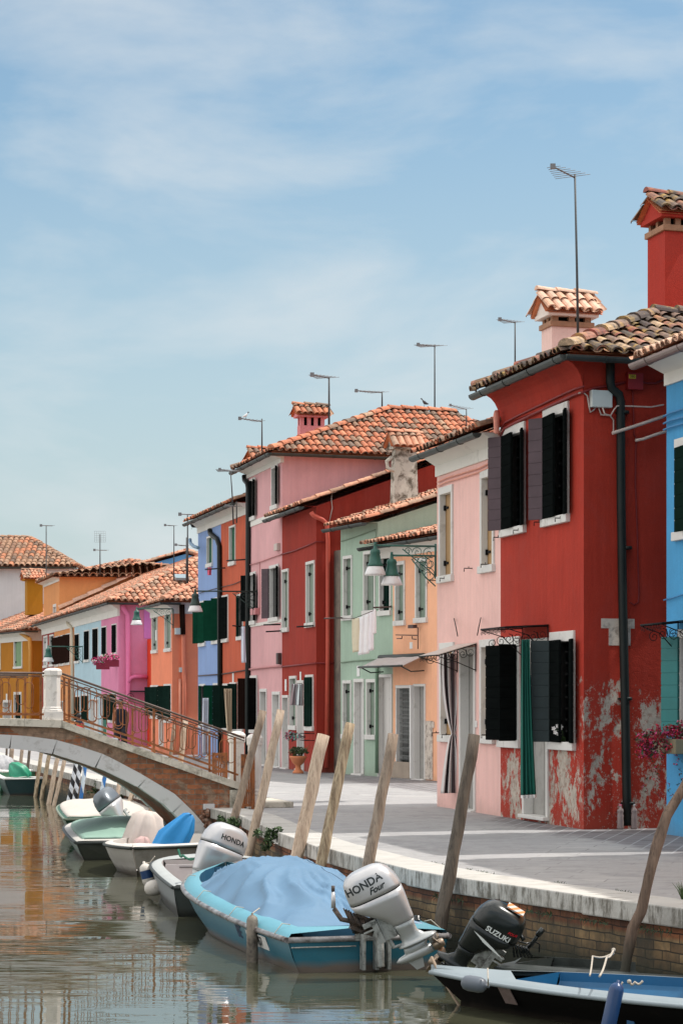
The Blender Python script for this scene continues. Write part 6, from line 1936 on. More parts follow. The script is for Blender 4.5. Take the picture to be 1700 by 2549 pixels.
# weed tuft at the right edge
gm = MB(); g0 = G(1704, 2242)
for k in range(26):
    a = rs.uniform(0, 6.28); l_ = rs.uniform(.06, .17)
    p = g0 + V((rs.uniform(-.03, .03), rs.uniform(-.03, .03), 0)); tip = p + V((math.cos(a) * l_ * .6, math.sin(a) * l_ * .4, l_))
    gm.tube([p, p.lerp(tip, .5) + V((0, 0, .02)), tip], [.004, .003, .001], 4)
solo(gm, 'weed_tuft', m_leaf, 'wispy weed growing on the pavement at the right edge', 'weed')
# red flowers at the blue house
fb_t = thing('flower_box', H3.front.P(1672, 1880, 0.1), 'overflowing flower box with crimson and pink blooms on the blue wall', 'flower box')
pc = H3.front.P(1668, 1850, 0.25)
bx = MB(); bxf = Fr(H3.front.P(1690, 1872, 0.06), H3.d, H3.front.n, (0, 0, 1)); bx.box(bxf, -0.45, 0.35, 0.0, 0.22, -0.02, 0.16); bx.build('box', plain('faded_planter', lin(120, 112, 90), 0.8), fb_t, bevel=0.01)
mb = MB()
for k in range(52):
    t = rs.random(); cx, cz = -0.36 + 0.75 * t, 0.14 - 0.16 * (1 - t) + rs.uniform(-.15, .13)
    b = leafball(pc + V((cx, rs.uniform(-.1, .1), cz)), .10, .09, .08, 40, 0.026, None, rs, (0.3, 0.25, 0.15, 0.30))
    n0 = len(mb.f); mb.add(b.v, b.f, 0); mb.m[n0:] = b.m
for k in range(6):
    x = rs.uniform(-.3, .2)
    for j in range(9):
        b = leafball(pc + V((x + 0.012 * j * rs.choice((-1, 1)), -.05, -0.15 - 0.06 * j)), .03, .03, .03, 5, 0.018, None, rs, (0.5, 0.1, 0.1, 0.3)); n0 = len(mb.f); mb.add(b.v, b.f, 0); mb.m[n0:] = b.m
mb.build('flowers', [m_leaf_dark, m_petal_red, m_petal_pink, plain('crimson_dark_petals', lin(140, 20, 44), 0.7, 0.3, 30, 0)], fb_t)
# magenta flower boxes
for k, (u, v, lb_) in enumerate(((256, 1652, 'pink flower box under the left magenta house window'), (279, 1645, 'pink flower box under the right magenta house window'))):
    c = H12.front.P(u, v, 0.5); t = thing('flower_box', (c.x, c.y, c.z - 0.25), lb_, 'flower box', 'pink flower boxes on the magenta house')
    bx = MB(); bx.box(Fr(c, (1, 0.1, 0), (-0.1, 1, 0), (0, 0, 1)), -0.25, 0.25, -0.15, 0.15, -0.22, 0.02); bx.build('box', plain('dark_red_planter', lin(120, 20, 50), 0.7), t)
    b = leafball(c + V((-0.08, 0, 0.08)), .36, .2, .2, 260, 0.05, None, rs, (0.25, 0.75)); b.build('flowers', [m_leaf, m_petal_pink], t)
# urn with a plant by the second red house
cu_ = G(742, 1926); t = thing('potted_plant', cu_, 'leafy plant in a footed terracotta urn before the second red house', 'potted plant')
fr = Fr(cu_, (1, 0, 0), (0, 1, 0), (0, 0, 1)); mb = MB()
mb.loft(fr, [(0, 0, 0, .13, .13, 2), (.04, 0, 0, .12, .12, 2), (.10, 0, 0, .07, .07, 2), (.18, 0, 0, .06, .06, 2), (.24, 0, 0, .13, .13, 2), (.34, 0, 0, .18, .18, 2), (.37, 0, 0, .20, .20, 2), (.40, 0, 0, .20, .20, 2)], 20)
mb.build('urn', m_terracotta, t)
b = leafball(cu_ + V((0, 0, .50)), .24, .2, .11, 220, 0.045, None, rs, (0.5, 0.5)); b.build('foliage', [m_leaf, m_leaf_dark], t)
mb = MB()
for k in range(7): mb.tube([cu_ + V((.05, 0, .4)), cu_ + V((.10 + .02 * k, 0, .55)), cu_ + V((.08 + .04 * k, rs.uniform(-.1, .1), .62 + .03 * (k % 3)))], [.006, .005, .002], 4)
mb.build('stem', m_leaf, t)
# flower basket on the sill and small bracket basket
c = H7.front.P(727, 1834, 0.2); t = thing('wall_basket', (c.x, c.y, c.z - .2), 'wire basket with a teal cloth and flowers under the red house window', 'basket')
b = leafball(c, .22, .12, .12, 160, 0.04, None, rs, (0.3, 0.4, 0.3)); b.build('contents', [m_leaf_dark, plain('teal_cloth', lin(110, 170, 160), 0.8), m_petal_pink], t)
c = H7.front.P(766, 1835, 0.15); t = thing('wall_basket', (c.x, c.y, c.z - .2), 'empty black iron basket rack beside the white door', 'basket')
mb = MB(); bf = Fr(c, H7.d, H7.front.n, (0, 0, 1))
for zz in (-.08, .08): mb.tube([bf(-.3, -.1, zz), bf(-.3, .12, zz), bf(.3, .12, zz), bf(.3, -.1, zz)], .008, 4)
for k in range(7): scroll(mb, bf(-.26 + .085 * k, .12, 0), H7.d, V((0, 0, 1)), .05, 1.1, .005, k)
mb.build('rack', m_iron, t)
# orchid at the window of the near red house
c = H1.front.P(1384, 1818, 0.12); t = thing('orchid', (c.x, c.y, c.z - .12), 'white orchid blooming in the near red house window', 'orchid')
mb = MB()
for (u, v) in ((1378, 1814), (1388, 1808), (1393, 1816), (1382, 1824), (1391, 1828), (1396, 1810)):
    q_ = pix(u, v, c.y)
    for k in range(5):
        f = tilt_frame(q_, 0, R(90)); a = R(72 * k)
        d1 = V((math.cos(a), -0.2, math.sin(a))); d2 = V((-math.sin(a), 0, math.cos(a)))
        mb.add([q_, q_ + d1 * .018 + d2 * .012, q_ + d1 * .034, q_ + d1 * .018 - d2 * .012], [(0, 1, 2, 3)])
mb.build('petals', m_petal_white, t)
mb = MB(); mb.tube([pix(1402, 1850, c.y + .05), pix(1400, 1820, c.y), pix(1384, 1818, c.y)], .004, 4)
b = leafball(pix(1402, 1842, c.y + .05), .02, .02, .06, 14, .03, None, rs); mb.add(b.v, b.f); mb.build('stem', m_leaf, t)

# ---------------------------------------------------------------- plastic bottles at the pipe foot
m_pet = plain('clear_bottle_plastic', lin(176, 160, 158), 0.2, 0.15, 12, 0)
m_pet.node_tree.nodes['Principled BSDF'].inputs['Transmission Weight'].default_value = 0.45
for (u, lb_, cap) in ((1544, 'plastic bottle with pink cap, left of the dark downpipe foot', lin(214, 120, 150)), (1578, 'plastic bottle with white cap, right of the dark downpipe foot', lin(226, 226, 226))):
    p = H1.side.P(u, 2062, 0.14); p.z = 0.0
    t = thing('plastic_bottle', p, lb_, 'bottle', 'water bottles by the downpipe')
    fr = Fr(p, (1, 0, 0), (0, 1, 0), (0, 0, 1)); mb = MB()
    mb.loft(fr, [(0.004, 0, 0, .036, .036, 2), (.02, 0, 0, .045, .045, 2), (.06, 0, 0, .043, .043, 2), (.10, 0, 0, .045, .045, 2), (.14, 0, 0, .041, .041, 2), (.18, 0, 0, .045, .045, 2), (.205, 0, 0, .036, .036, 2), (.23, 0, 0, .044, .044, 2), (.26, 0, 0, .04, .04, 2), (.285, 0, 0, .014, .014, 2), (.305, 0, 0, .014, .014, 2)], 16)
    b_ = mb.build('body', m_pet, t)
    mb = MB(); mb.loft(fr, [(.306, 0, 0, .017, .017, 2), (.325, 0, 0, .017, .017, 2)], 12, smooth=False); mb.build('cap', plain('bottle_cap', cap, 0.5), b_)

# ---------------------------------------------------------------- small things on the facades
for h_, u, v, w_ in ((H6, 893, 1671, .10), (H7, 712, 1706, .12), (H9, 581, 1688, .12), (H7, 749, 1684, .09), (H11, 389, 1582, .14), (H13, 214, 1722, .14), (H16, 17, 1737, .16)):
    c_ = h_.front.P(u, v, 0); MB().box(Fr(c_, h_.d, h_.front.n, (0, 0, 1)), -w_ * .8, w_ * .8, 0.002, 0.015, -w_ * 1.2, w_ * 1.2).build('number_plate', m_whitepaint, h_.o)
for h_, u, v in ((H7, 699, 1640),):
    c_ = h_.front.P(u, v, 0); MB().box(Fr(c_, h_.d, h_.front.n, (0, 0, 1)), -.12, .12, 0.002, 0.1, -.14, .14).build('meter_box', m_cable_dark if h_ is H7 else m_cable, h_.o, bevel=.01)
# ---------------------------------------------------------------- people beyond the bridge
m_skin = plain('skin', lin(176, 122, 96), 0.6, 0.06); m_hair = plain('dark_hair', lin(40, 30, 26), 0.7, 0.2, 30)
m_navy = plain('navy_cloth', lin(28, 34, 48), 0.9, 0.1); m_redcloth = plain('red_cloth', lin(196, 24, 40), 0.9, 0.1); m_shorts = plain('dark_shorts', lin(44, 44, 52), 0.9, 0.1)
def person(p, h, face_dir, label, top, bottom, stride=0.16, bag=None, extra=None):
    k = h / 1.75
    t = thing('person', p, label, 'person', 'people walking beyond the bridge')
    f = Fr(p, face_dir, V((0, 0, 1)).cross(V(face_dir)), (0, 0, 1))      # x forward, y left
    P_ = lambda x, y, z: f(x * k, y * k, z * k)
    J = {'pel': (0, 0, .95, .125, .10), 'wst': (0, 0, 1.10, .115, .085), 'cst': (0, 0, 1.32, .15, .10), 'nck': (0, 0, 1.47, .06, .06), 'hd0': (0.01, 0, 1.55, .065, .07), 'hd1': (0.015, 0, 1.65, .085, .095), 'hd2': (0.01, 0, 1.735, .05, .06)}
    vs, ed, rad = [], [], []
    def add(pt, r, par):
        vs.append(P_(*pt)); rad.append(r * k if not isinstance(r, tuple) else (r[0] * k, r[1] * k))
        if par is not None: ed.append((par, len(vs) - 1))
        return len(vs) - 1
    pel = add((0, 0, .95), (.15, .11), None); w = add((0, 0, 1.12), (.13, .10), pel); c = add((0, 0, 1.33), (.16, .11), w); n = add((0, 0, 1.46), (.07, .07), c)
    h0 = add((.02, 0, 1.54), (.075, .08), n); h1 = add((.02, 0, 1.64), (.085, .095), h0); add((.01, 0, 1.71), (.05, .06), h1)
    add((.12, 0, 1.60), (.012, .014), h1)
    for s in (-1, 1):
        st = stride * s
        hp = add((0, .09 * s, .90), (.09, .09), pel); kn = add((st * .6 + .02, .10 * s, .50), (.058, .058), hp); an = add((st - .03, .10 * s, .09), (.036, .036), kn); toe = add((st + .13, .11 * s, .04), (.035, .03), an)
        sh = add((0, .18 * s, 1.41), (.06, .06), c); el = add((-st * .5 - .02, .23 * s, 1.13), (.04, .04), sh); wr = add((-st * .9 + .04, .23 * s, .90), (.028, .028), el)
        pm = add((-st * .95 + .05, .23 * s, .84), (.032, .02), wr)
        for i, (dx, l_) in enumerate(((-.03, .055), (-.01, .07), (.012, .065), (.03, .05))): add((-st * .97 + .05 + dx, .225 * s, .84 - l_ - .02), (.009, .009), pm)
        add((-st * .95 + .10, .215 * s, .82), (.010, .010), pm)
    me = bpy.data.meshes.new('body'); L0 = rootloc(t)
    me.from_pydata([tuple(q_ - L0) for q_ in vs], ed, [])
    o = link(bpy.data.objects.new('body', me)); o.parent = t
    md = o.modifiers.new('skin', 'SKIN')
    for i, r_ in enumerate(rad): me.skin_vertices[0].data[i].radius = r_
    me.skin_vertices[0].data[0].use_root = True
    sb_ = o.modifiers.new('subd', 'SUBSURF'); sb_.levels = 2; sb_.render_levels = 2
    me.materials.append(m_skin)
    def shell(name, secs, mat, n=18):
        mb = MB(); fr = Fr(p, f.x, f.y, (0, 0, 1))
        mb.loft(fr, [(z * k, x * k, y * k, a * k, b * k, 2.4) for z, x, y, a, b in secs], n, cap=False)
        return mb.build(name, mat, t, solid=0.01)
    shell('shirt', [(.90, 0, 0, .125, .175), (1.05, 0, 0, .115, .155), (1.20, 0, 0, .125, .17), (1.36, 0, 0, .13, .195), (1.44, 0, 0, .105, .15), (1.475, 0, 0, .07, .09)], top)
    for s in (-1, 1):
        st = stride * s
        shell('trouser_leg', [(.95, 0, .075 * s, .12, .10), (.72, st * .3, .095 * s, .095, .095), (.46, st * .62 + .02, .10 * s, .082, .082)], bottom)
    mb = MB(); mb.ball(P_(-.008, 0, 1.67), .105 * k, 0, 14, 8, 1, .92, 1, Fr(P_(-.008, 0, 1.675), f.x, f.y, (0, 0, 1))); 
    hair = mb.build('hair', m_hair, t)
    mb = MB()
    for s in (-1, 1): mb.ball(P_(.10, .032 * s, 1.635), .010 * k, 0, 6, 4); mb.ball(P_(.015, .092 * s, 1.615), .018 * k, 1, 6, 4)
    mb.ball(P_(.098, 0, 1.575), .016 * k, 2, 8, 4, .5, 1.4, .4)
    mb.build('face_features', [m_black, m_skin, plain('lips', lin(150, 84, 76), 0.6)], t)
    if bag:
        mb = MB(); fr = Fr(P_(-.17, 0, 1.18), f.x, f.y, (0, 0, 1)); mb.loft(fr, [(-.2 * k, 0, 0, .07 * k, .13 * k, 4), (0, 0, 0, .08 * k, .14 * k, 4), (.17 * k, 0, 0, .06 * k, .12 * k, 3)], 14); mb.build('backpack', bag, t)
    return t
fdir = D0
pp = on_line(291, 9.4); pp.z = 0
kk_ = (300 - U0) / F; pp = V((kk_ * 70, 70, 0))
person(pp, 1.72, V((-0.3, 1, 0)).normalized(), 'person in a dark sleeveless top and shorts walking away, seen through the railing', m_navy, m_shorts)
cb_ = MB(); q_ = pix(286, 1846, 69.8); cb_.box(Fr(q_, (1, 0, 0), (0, 1, 0), (0, 0, 1)), -0.13, 0.1, -0.05, 0.05, -0.28, 0.1)
solo(cb_, 'carrier_bag', [plain('white_carrier_bag', lin(222, 226, 232), 0.6, 0.05)], 'white carrier bag held by the person in the dark top', 'bag', bevel=0.02)
pp = V(((196 - U0) / F * 74, 74, 0))
person(pp, 1.28, V((-0.3, 1, 0)).normalized(), 'small person with dark hair and a red backpack, seen through the railing', m_navy, m_shorts, bag=m_redcloth)
# ---------------------------------------------------------------- boats
def hull_shape(L, beam, free_s, free_b, bow='pointed', rake=0.5, transom=0.9, chine=0.86, n=22, bowround=0.0):
    """sections from stern (x=0) to bow (x=L): list of (x_top, half beam, z sheer, x_bottom, half chine, z chine, z keel)"""
    out = []
    for i in range(n + 1):
        t = i / n
        if t < 0.5: w = transom + (1 - transom) * math.sin(t * math.pi)
        else:
            q_ = (t - 0.5) / 0.5
            w = (1 - q_ ** (3.2 if bow == 'round' else 2.1))
            if bow == 'round': w = max(w, 0.0) ** 0.62
        hb = beam / 2 * max(w, 0.012)
        z = free_s + (free_b - free_s) * t ** 2.0
        xt = L * t
        xb = xt - rake * t ** 3.0
        hc = hb * (chine - 0.25 * t ** 3)
        out.append((xt, hb, z, xb, hc, -0.02 + 0.04 * t, -0.14 + 0.10 * t ** 4))
    return out
def make_boat(name, label, stern, fwd, L, beam, free_s, free_b, cols, bow='pointed', rake=0.5, transom=0.9, deck_w=0.12, foredeck=0.3, floor=True, rail_r=0.02, bowz=0.0, cat='boat', group='boats moored along the quay', coaming=0.05, chine=0.86, aftdeck=0.0, lip=0.0):
    """cols: hull, deck, inside, rail"""
    f = Fr(V((stern[0], stern[1], WATER)), fwd, V((0, 0, 1)).cross(V(fwd)), (0, 0, 1))
    t = thing(name, (stern[0], stern[1], WATER), label, cat, group)
    S = hull_shape(L, beam, free_s, free_b, bow, rake, transom, chine)
    t_f = (f, S)
    mb = MB()
    for sy in (-1, 1):
        rows = []
        for (xt, hb, z, xb, hc, zc_, zk) in S:
            rows.append([f(xb * 0.995, 0, zk), f(xb, sy * hc * .97, zc_ - .02), f(xb, sy * hc, zc_ + .02), f((xb * .5 + xt * .5), sy * (hc * .42 + hb * .58), (zc_ + z) / 2), f(xt, sy * hb, z - .012), f(xt, sy * hb, z)])
        mb.grid(rows if sy > 0 else rows, 0, True)
    xt, hb, z, xb, hc, zc_, zk = S[0]
    hull = mb.build('hull', cols[0], t)
    mb = MB(); mb.add([f(-.004, -hb, z), f(-.004, hb, z), f(0.036, hc, zc_ + .02), f(0.036, 0, zk), f(0.036, -hc, zc_ + .02)], [(0, 1, 2, 3, 4)])
    mb.build('transom', cols[4] if len(cols) > 4 else cols[0], t)
    # gunwale / side deck
    mb = MB()
    n = len(S) - 1
    it_ = int(n * (1 - foredeck)); i0 = max(1, int(n * aftdeck))
    inner = []
    for i, (xt, hb, z, *_r) in enumerate(S):
        q_ = max(0.0, (hb - deck_w))
        if i > it_ or i < i0: q_ = 0.0
        inner.append(q_)
    for sy in (-1, 1):
        rows = []
        for i, (xt, hb, z, *_r) in enumerate(S):
            q_ = inner[i]
            rise = lip
            rows.append([f(xt, sy * hb, z), f(xt, sy * max(hb - .03, q_), z + .02 + rise * .5), f(xt, sy * (q_ + (hb - q_) * .3), z + .028 + rise), f(xt, sy * q_, z + .03 + rise + (0.02 if q_ == 0 else 0))])
        mb.grid(rows, 0, True)
    dk = mb.build('deck', cols[1], t)
    if floor and it_ > i0:
        mb = MB()
        ii = range(i0, it_ + 1)
        for sy in (-1, 1):
            rows = [[f(S[i][0], sy * inner[i], S[i][2] + .03 + lip), f(S[i][0], sy * inner[i], S[i][2] - .04), f(S[i][0], sy * inner[i] * .68, .07), f(S[i][0], 0, .05)] for i in ii]
            mb.grid(rows, 0, False)
        for i in (i0, it_):
            a = S[i]; mb.add([f(a[0], -inner[i], a[2] + .03 + lip), f(a[0], inner[i], a[2] + .03 + lip), f(a[0], inner[i] * .68, .07), f(a[0], -inner[i] * .68, .07)], [(0, 1, 2, 3)])
        mb.build('interior', cols[2], t)
    # rubbing strake
    mb = MB()
    pth = [f(S[i][0], S[i][1] + .006, S[i][2] - .01) for i in range(n + 1)]
    pth2 = [f(S[i][0], -S[i][1] - .006, S[i][2] - .01) for i in range(n, -1, -1)]
    if bow == 'round': mb.tube(pth + pth2, rail_r, 8)
    else: mb.tube(pth, rail_r, 8); mb.tube(pth2, rail_r, 8)
    mb.tube([f(-.005, -S[0][1], S[0][2] - .01), f(-.005, S[0][1], S[0][2] - .01)], rail_r, 8)
    mb.build('rub_rail', cols[3], t)
    return t, f, S
def band_paint(name, col, low, zline=0.10, dirt=(0.08, 0.065, 0.045, 1), gloss=0.35, dirtamt=0.5):
    """hull paint; growth and scum near the waterline"""
    m = NM(name)
    z = m.math('ADD', m.z(), m.math('MULTIPLY', m.math('SUBTRACT', m.noise(5, 5), 0.5), 0.08))
    c = m.mix(m.noise(3, 5), sc(col, 0.9), sc(col, 1.1))
    fac = m.math('MULTIPLY', m.math('SUBTRACT', zline, z), 14.0, True)
    c = m.mix(m.math('MULTIPLY', fac, 0.85), c, low)
    c = m.mix(m.ramp(m.noise(4, 8, m.mapped((1, 1, 1.6)), rough=0.75), [(0.55, 0.0), (0.75, dirtamt)]), c, dirt)
    return m.done(c, gloss)
def cover_mesh(f, S, i0, i1, inset, dome, wr=0.03, seed=0, edge=0.05, ny=30, nx=40, peak=0.5, hang=0.06):
    """tarpaulin laid over the sections i0..i1 of a boat"""
    rows = []
    for a in range(nx + 1):
        t = a / nx; x_i = i0 + (i1 - i0) * t; k = min(int(x_i), len(S) - 2); fr_ = x_i - k
        A, B = S[k], S[k + 1]
        xt, hb, z = (A[0] + (B[0] - A[0]) * fr_, A[1] + (B[1] - A[1]) * fr_, A[2] + (B[2] - A[2]) * fr_)
        hb = max(hb - inset, 0.02)
        h = dome * (math.sin(math.pi * min(1, max(0, (t ** (math.log(0.5) / math.log(peak)))))) ** 0.75)
        row = []
        for b in range(ny + 1):
            s = -1 + 2 * b / ny
            zz = h * (1 - abs(s) ** 2.2)
            # wrinkles radiating from the highest point
            ang = math.atan2(s * hb * 2.2, (t - peak) * 3.0 + 1e-6); rad_ = math.hypot(s, (t - peak) * 2)
            q1 = ang * 2.6 + 0.9 * mnoise.noise(V((xt * 0.9, s * 1.2, seed)))
            wv = 1.0 - 2.2 * abs(mnoise.noise(V((q1 * 1.1, rad_ * 0.4, seed + 1.7)))) ** 0.55
            wv2 = 1.0 - 2.0 * abs(mnoise.noise(V((xt * 0.6 + s * 0.8, s * hb * 1.9 - xt * 0.5, seed + 3.1)))) ** 0.5 + 0.10 * mnoise.noise(V((xt * 7, s * 9, seed)))
            zz += wr * (1.0 * wv * min(1, (rad_ * 1.25) ** 1.5) + 0.7 * wv2) * (1 - abs(s) ** 8)
            row.append(f(xt, s * hb, z + edge + zz))
        # hem turned down over the coaming
        row = [f(xt, -hb - .012, z + edge - hang * (0.8 + .4 * math.sin(a * 1.7)))] + row + [f(xt, hb + .012, z + edge - hang * (0.8 + .4 * math.sin(a * 1.3)))]
        rows.append(row)
    for e, sgn in ((0, -1), (-1, 1)):
        r0 = rows[e]; d = [p + f.x * (.02 * sgn) + V((0, 0, -min(.10, max(.02, (p.z - (WATER + S[0][2] + edge)) * 1.0 + .03)))) for p in r0]
        rows = ([d] + rows) if e == 0 else (rows + [d])
    mb = MB(); mb.grid(rows); return mb
# outboard motor built in its own frame: z up the shaft, x astern (prop side), y across
def outboard(parent, p, aft, up, k, cowl, lowm, legm, name='outboard_motor', brand=None, txtmat=None, legs=True, pan=0.26, textside=1, prop=True, label=None, seam=True):
    aft = V(aft).normalized(); up = V(up); up = (up - aft * up.dot(aft)).normalized()
    y = up.cross(aft).normalized()
    f = Fr(p, aft, y, up)
    # root part: power head cowling
    mb = MB()
    S_ = lambda z, cx, a, b, pw=3.2: (z * k, cx * k, 0, a * k, b * k, pw)
    mb.loft(f, [S_(.34, -.015, .05, .04, 2.4), S_(.335, -.015, .13, .085, 2.6), S_(.31, -.02, .19, .13, 2.9), S_(.26, -.015, .235, .155), S_(.18, -.005, .262, .172), S_(.10, 0, .272, .178), S_(.062, 0, .272, .178)], 32)
    c = mb.build(name, cowl, parent)
    if label: c['label'] = label
    mb = MB()
    mb.loft(f, [S_(.06, 0, .266, .173), S_(.052, 0, .266, .173)], 32); mb.build('seam', m_black, c)
    mb = MB()
    mb.loft(f, [S_(.050, 0, .272, .178), S_(-.02, .01, .262, .172), S_(-.10, .05, .215, .155, 3.0), S_(-.19, .10, .155, .125, 2.8), S_(-.27, .125, .125, .095, 2.6), S_(-.30, .13, .118, .085, 2.6)], 28)
    mb.build('lower_cowling', lowm, c)
    if legs:
        mb = MB()
        mb.loft(f, [S_(-.302, .13, .115, .080, 2.6), S_(-.36, .125, .100, .062, 2.4), S_(-.43, .13, .095, .050, 2.4), S_(-.49, .155, .12, .047, 2.4), S_(-.515, .175, .175, .065, 2.6), S_(-.532, .18, .20, .085, 2.8), S_(-.54, .18, .19, .08, 2.8)], 24)
        mb.loft(f, [S_(-.542, .15, .13, .04, 2.4), S_(-.60, .13, .12, .032, 2.2), S_(-.64, .12, .12, .040, 2.2)], 20)
        # gear case torpedo along x
        g = Fr(f(.12 * k, 0, -.655 * k), f.y, f.z, f.x)
        mb.loft(g, [(-.22 * k, 0, 0, .006 * k, .006 * k, 2), (-.18 * k, 0, 0, .03 * k, .03 * k, 2), (-.08 * k, 0, 0, .048 * k, .05 * k, 2), (.08 * k, 0, 0, .05 * k, .052 * k, 2), (.16 * k, 0, 0, .045 * k, .047 * k, 2)], 16)
        mb.prism([f(.0 * k, -.008 * k, -.68 * k), f(.16 * k, -.008 * k, -.69 * k), f(.13 * k, -.008 * k, -.80 * k), f(.05 * k, -.008 * k, -.80 * k)], f.y * (.016 * k))
        mb.loft(Fr(f(.30 * k, 0, -.545 * k), f.x, f.y, f.z), [(-.0 * k, 0, 0, .035 * k, .012 * k, 2), (-.06 * k, .01 * k, 0, .03 * k, .008 * k, 2)], 10)
        lg = mb.build('leg', legm, c)
        if prop:
            mb = MB(); g2 = Fr(f(.30 * k, 0, -.655 * k), f.y, f.z, f.x)
            mb.loft(g2, [(-.01 * k, 0, 0, .046 * k, .046 * k, 2), (.10 * k, 0, 0, .040 * k, .040 * k, 2), (.105 * k, 0, 0, .028 * k, .028 * k, 2)], 16)
            for b_ in range(3):
                a0 = R(120 * b_ + 25)
                pts = []
                for r_, wd, tw in ((.045, .03, .8), (.08, .052, .7), (.115, .055, .55), (.14, .035, .45)):
                    for s_ in (-1, -.3, .3, 1):
                        a = a0 + s_ * wd / r_ * .9
                        pts.append(g2(r_ * k * math.cos(a), r_ * k * math.sin(a), (.045 + s_ * wd * tw) * k))
                mb.add(pts, [(i * 4 + j, i * 4 + j + 1, i * 4 + j + 5, i * 4 + j + 4) for i in range(3) for j in range(3)], 0, True)
            mb.build('propeller', m_prop, c, solid=0.004)
        mb = MB()       # clamp bracket and swivel on the forward side
        for s_ in (-1, 1):
            mb.box(f, -.16 * k, -.10 * k, s_ * .075 * k - .012 * k, s_ * .075 * k + .012 * k, -.40 * k, -.16 * k)
            mb.box(f, -.24 * k, -.10 * k, s_ * .075 * k - .012 * k, s_ * .075 * k + .012 * k, -.20 * k, -.15 * k)
            mb.tube([f(-.26 * k, s_ * .075 * k, -.24 * k), f(-.12 * k, s_ * .075 * k, -.24 * k)], .012 * k, 6)
        mb.box(f, -.10 * k, .03 * k, -.05 * k, .05 * k, -.40 * k, -.18 * k)
        mb.tube([f(-.08 * k, 0, -.20 * k), f(-.06 * k, 0, -.50 * k), f(.06 * k, 0, -.52 * k)], .022 * k, 8)
        mb.build('clamp_bracket', m_bracket, c, bevel=0.003)
    if brand:
        for sgn in brand.get('sides', (1,)):
            fr = Fr(f(brand.get('x', -.02) * k, -sgn * .0, brand.get('z', .19) * k) + f.y * (sgn * .164 * k), f.x * sgn * brand.get('dir', 1), f.z) if False else None
            n_ = f.y * sgn
            xd = (f.z.cross(n_)).normalized()
            tf = Fr(f(brand.get('x', -.02) * k, 0, brand.get('z', .17) * k) + n_ * (.176 * k), (xd * math.cos(brand.get('rot', 0)) + f.z * math.sin(brand.get('rot', 0))), (f.z * math.cos(brand.get('rot', 0)) - xd * math.sin(brand.get('rot', 0))), n_)
            cw = brand.get('size', .075) * k
            def bend(a, b, tf=tf):
                q_ = tf(a, b, 0) - f.o
                xx, zz = q_.dot(f.x) / k, q_.dot(f.z) / k
                # follow the cowling's rounded side
                import bisect
                zs = [(.34, .04, .05, -.015, 2.4), (.335, .085, .13, -.015, 2.6), (.31, .13, .19, -.02, 2.9), (.26, .155, .235, -.015, 3.2), (.18, .172, .262, -.005, 3.2), (.10, .178, .272, 0, 3.2), (.0, .178, .272, 0, 3.2), (-.2, .12, .15, .1, 2.8)]
                for (z1, b1, a1, c1, p1), (z2, b2, a2, c2, p2) in zip(zs, zs[1:]):
                    if z2 <= zz <= z1:
                        t = (z1 - zz) / (z1 - z2); B = b1 + (b2 - b1) * t; A = a1 + (a2 - a1) * t; C = c1 + (c2 - c1) * t; Pw = p1 + (p2 - p1) * t; break
                else: B, A, C, Pw = .10, .2, 0, 3
                u_ = min(abs((xx - C) / A), .97)
                yy = B * (1 - u_ ** Pw) ** (1 / Pw)
                return (yy - .176) * k
            text_mb(brand['text'], tf, cw, 0.0025, bend).build('brand_lettering', txtmat, c)
            if 'sub' in brand:
                st_, dx, dz, sz, mt, sh_ = brand['sub']
                tf2 = Fr(tf(dx * k, dz * k, 0), tf.x, tf.y, tf.z)
                def bend2(a, b, tf=tf2, bb=bend, t0=tf):
                    q_ = tf(a, b, 0) - t0.o
                    return bb(q_.dot(t0.x), q_.dot(t0.y))
                text_mb(st_, tf2, sz * k, 0.0025, bend2, sh_).build('sub_lettering', mt, c)
    return c, f
m_silver = plain('silver_motor_paint', lin(196, 196, 198), 0.28, 0.05, 3, 0, metal=0.35)
m_silver2 = plain('silver_leg_paint', lin(180, 184, 184), 0.33, 0.08, 4, 0, metal=0.35)
m_mblack = plain('black_motor_paint', (0.012, 0.016, 0.016, 1), 0.22, 0.15, 3, 0)
m_prop = plain('worn_propeller_metal', lin(150, 134, 118), 0.35, 0.25, 8, 0.1, metal=0.7)
m_bracket = worn('greasy_bracket', lin(168, 172, 170), (0.03, 0.025, 0.02, 1), 0.42, 12, 0.5, metal=0.3)
m_letdark = plain('dark_lettering', lin(34, 42, 44), 0.4, 0.05, bump=0)
m_letwhite = plain('white_lettering', lin(226, 232, 230), 0.4, 0.03, bump=0)
m_letred = plain('red_lettering', lin(206, 30, 44), 0.4, 0.05, bump=0)
m_rope = plain('pale_rope', lin(178, 170, 158), 0.9, 0.15, 40, 0.4)
m_railsteel = worn('rubber_rub_rail', lin(150, 150, 152), lin(66, 54, 52), 0.5, 6, 0.35)
m_fender = worn('dirty_grey_fender', lin(138, 128, 116), lin(52, 48, 44), 0.48, 7, 0.6)

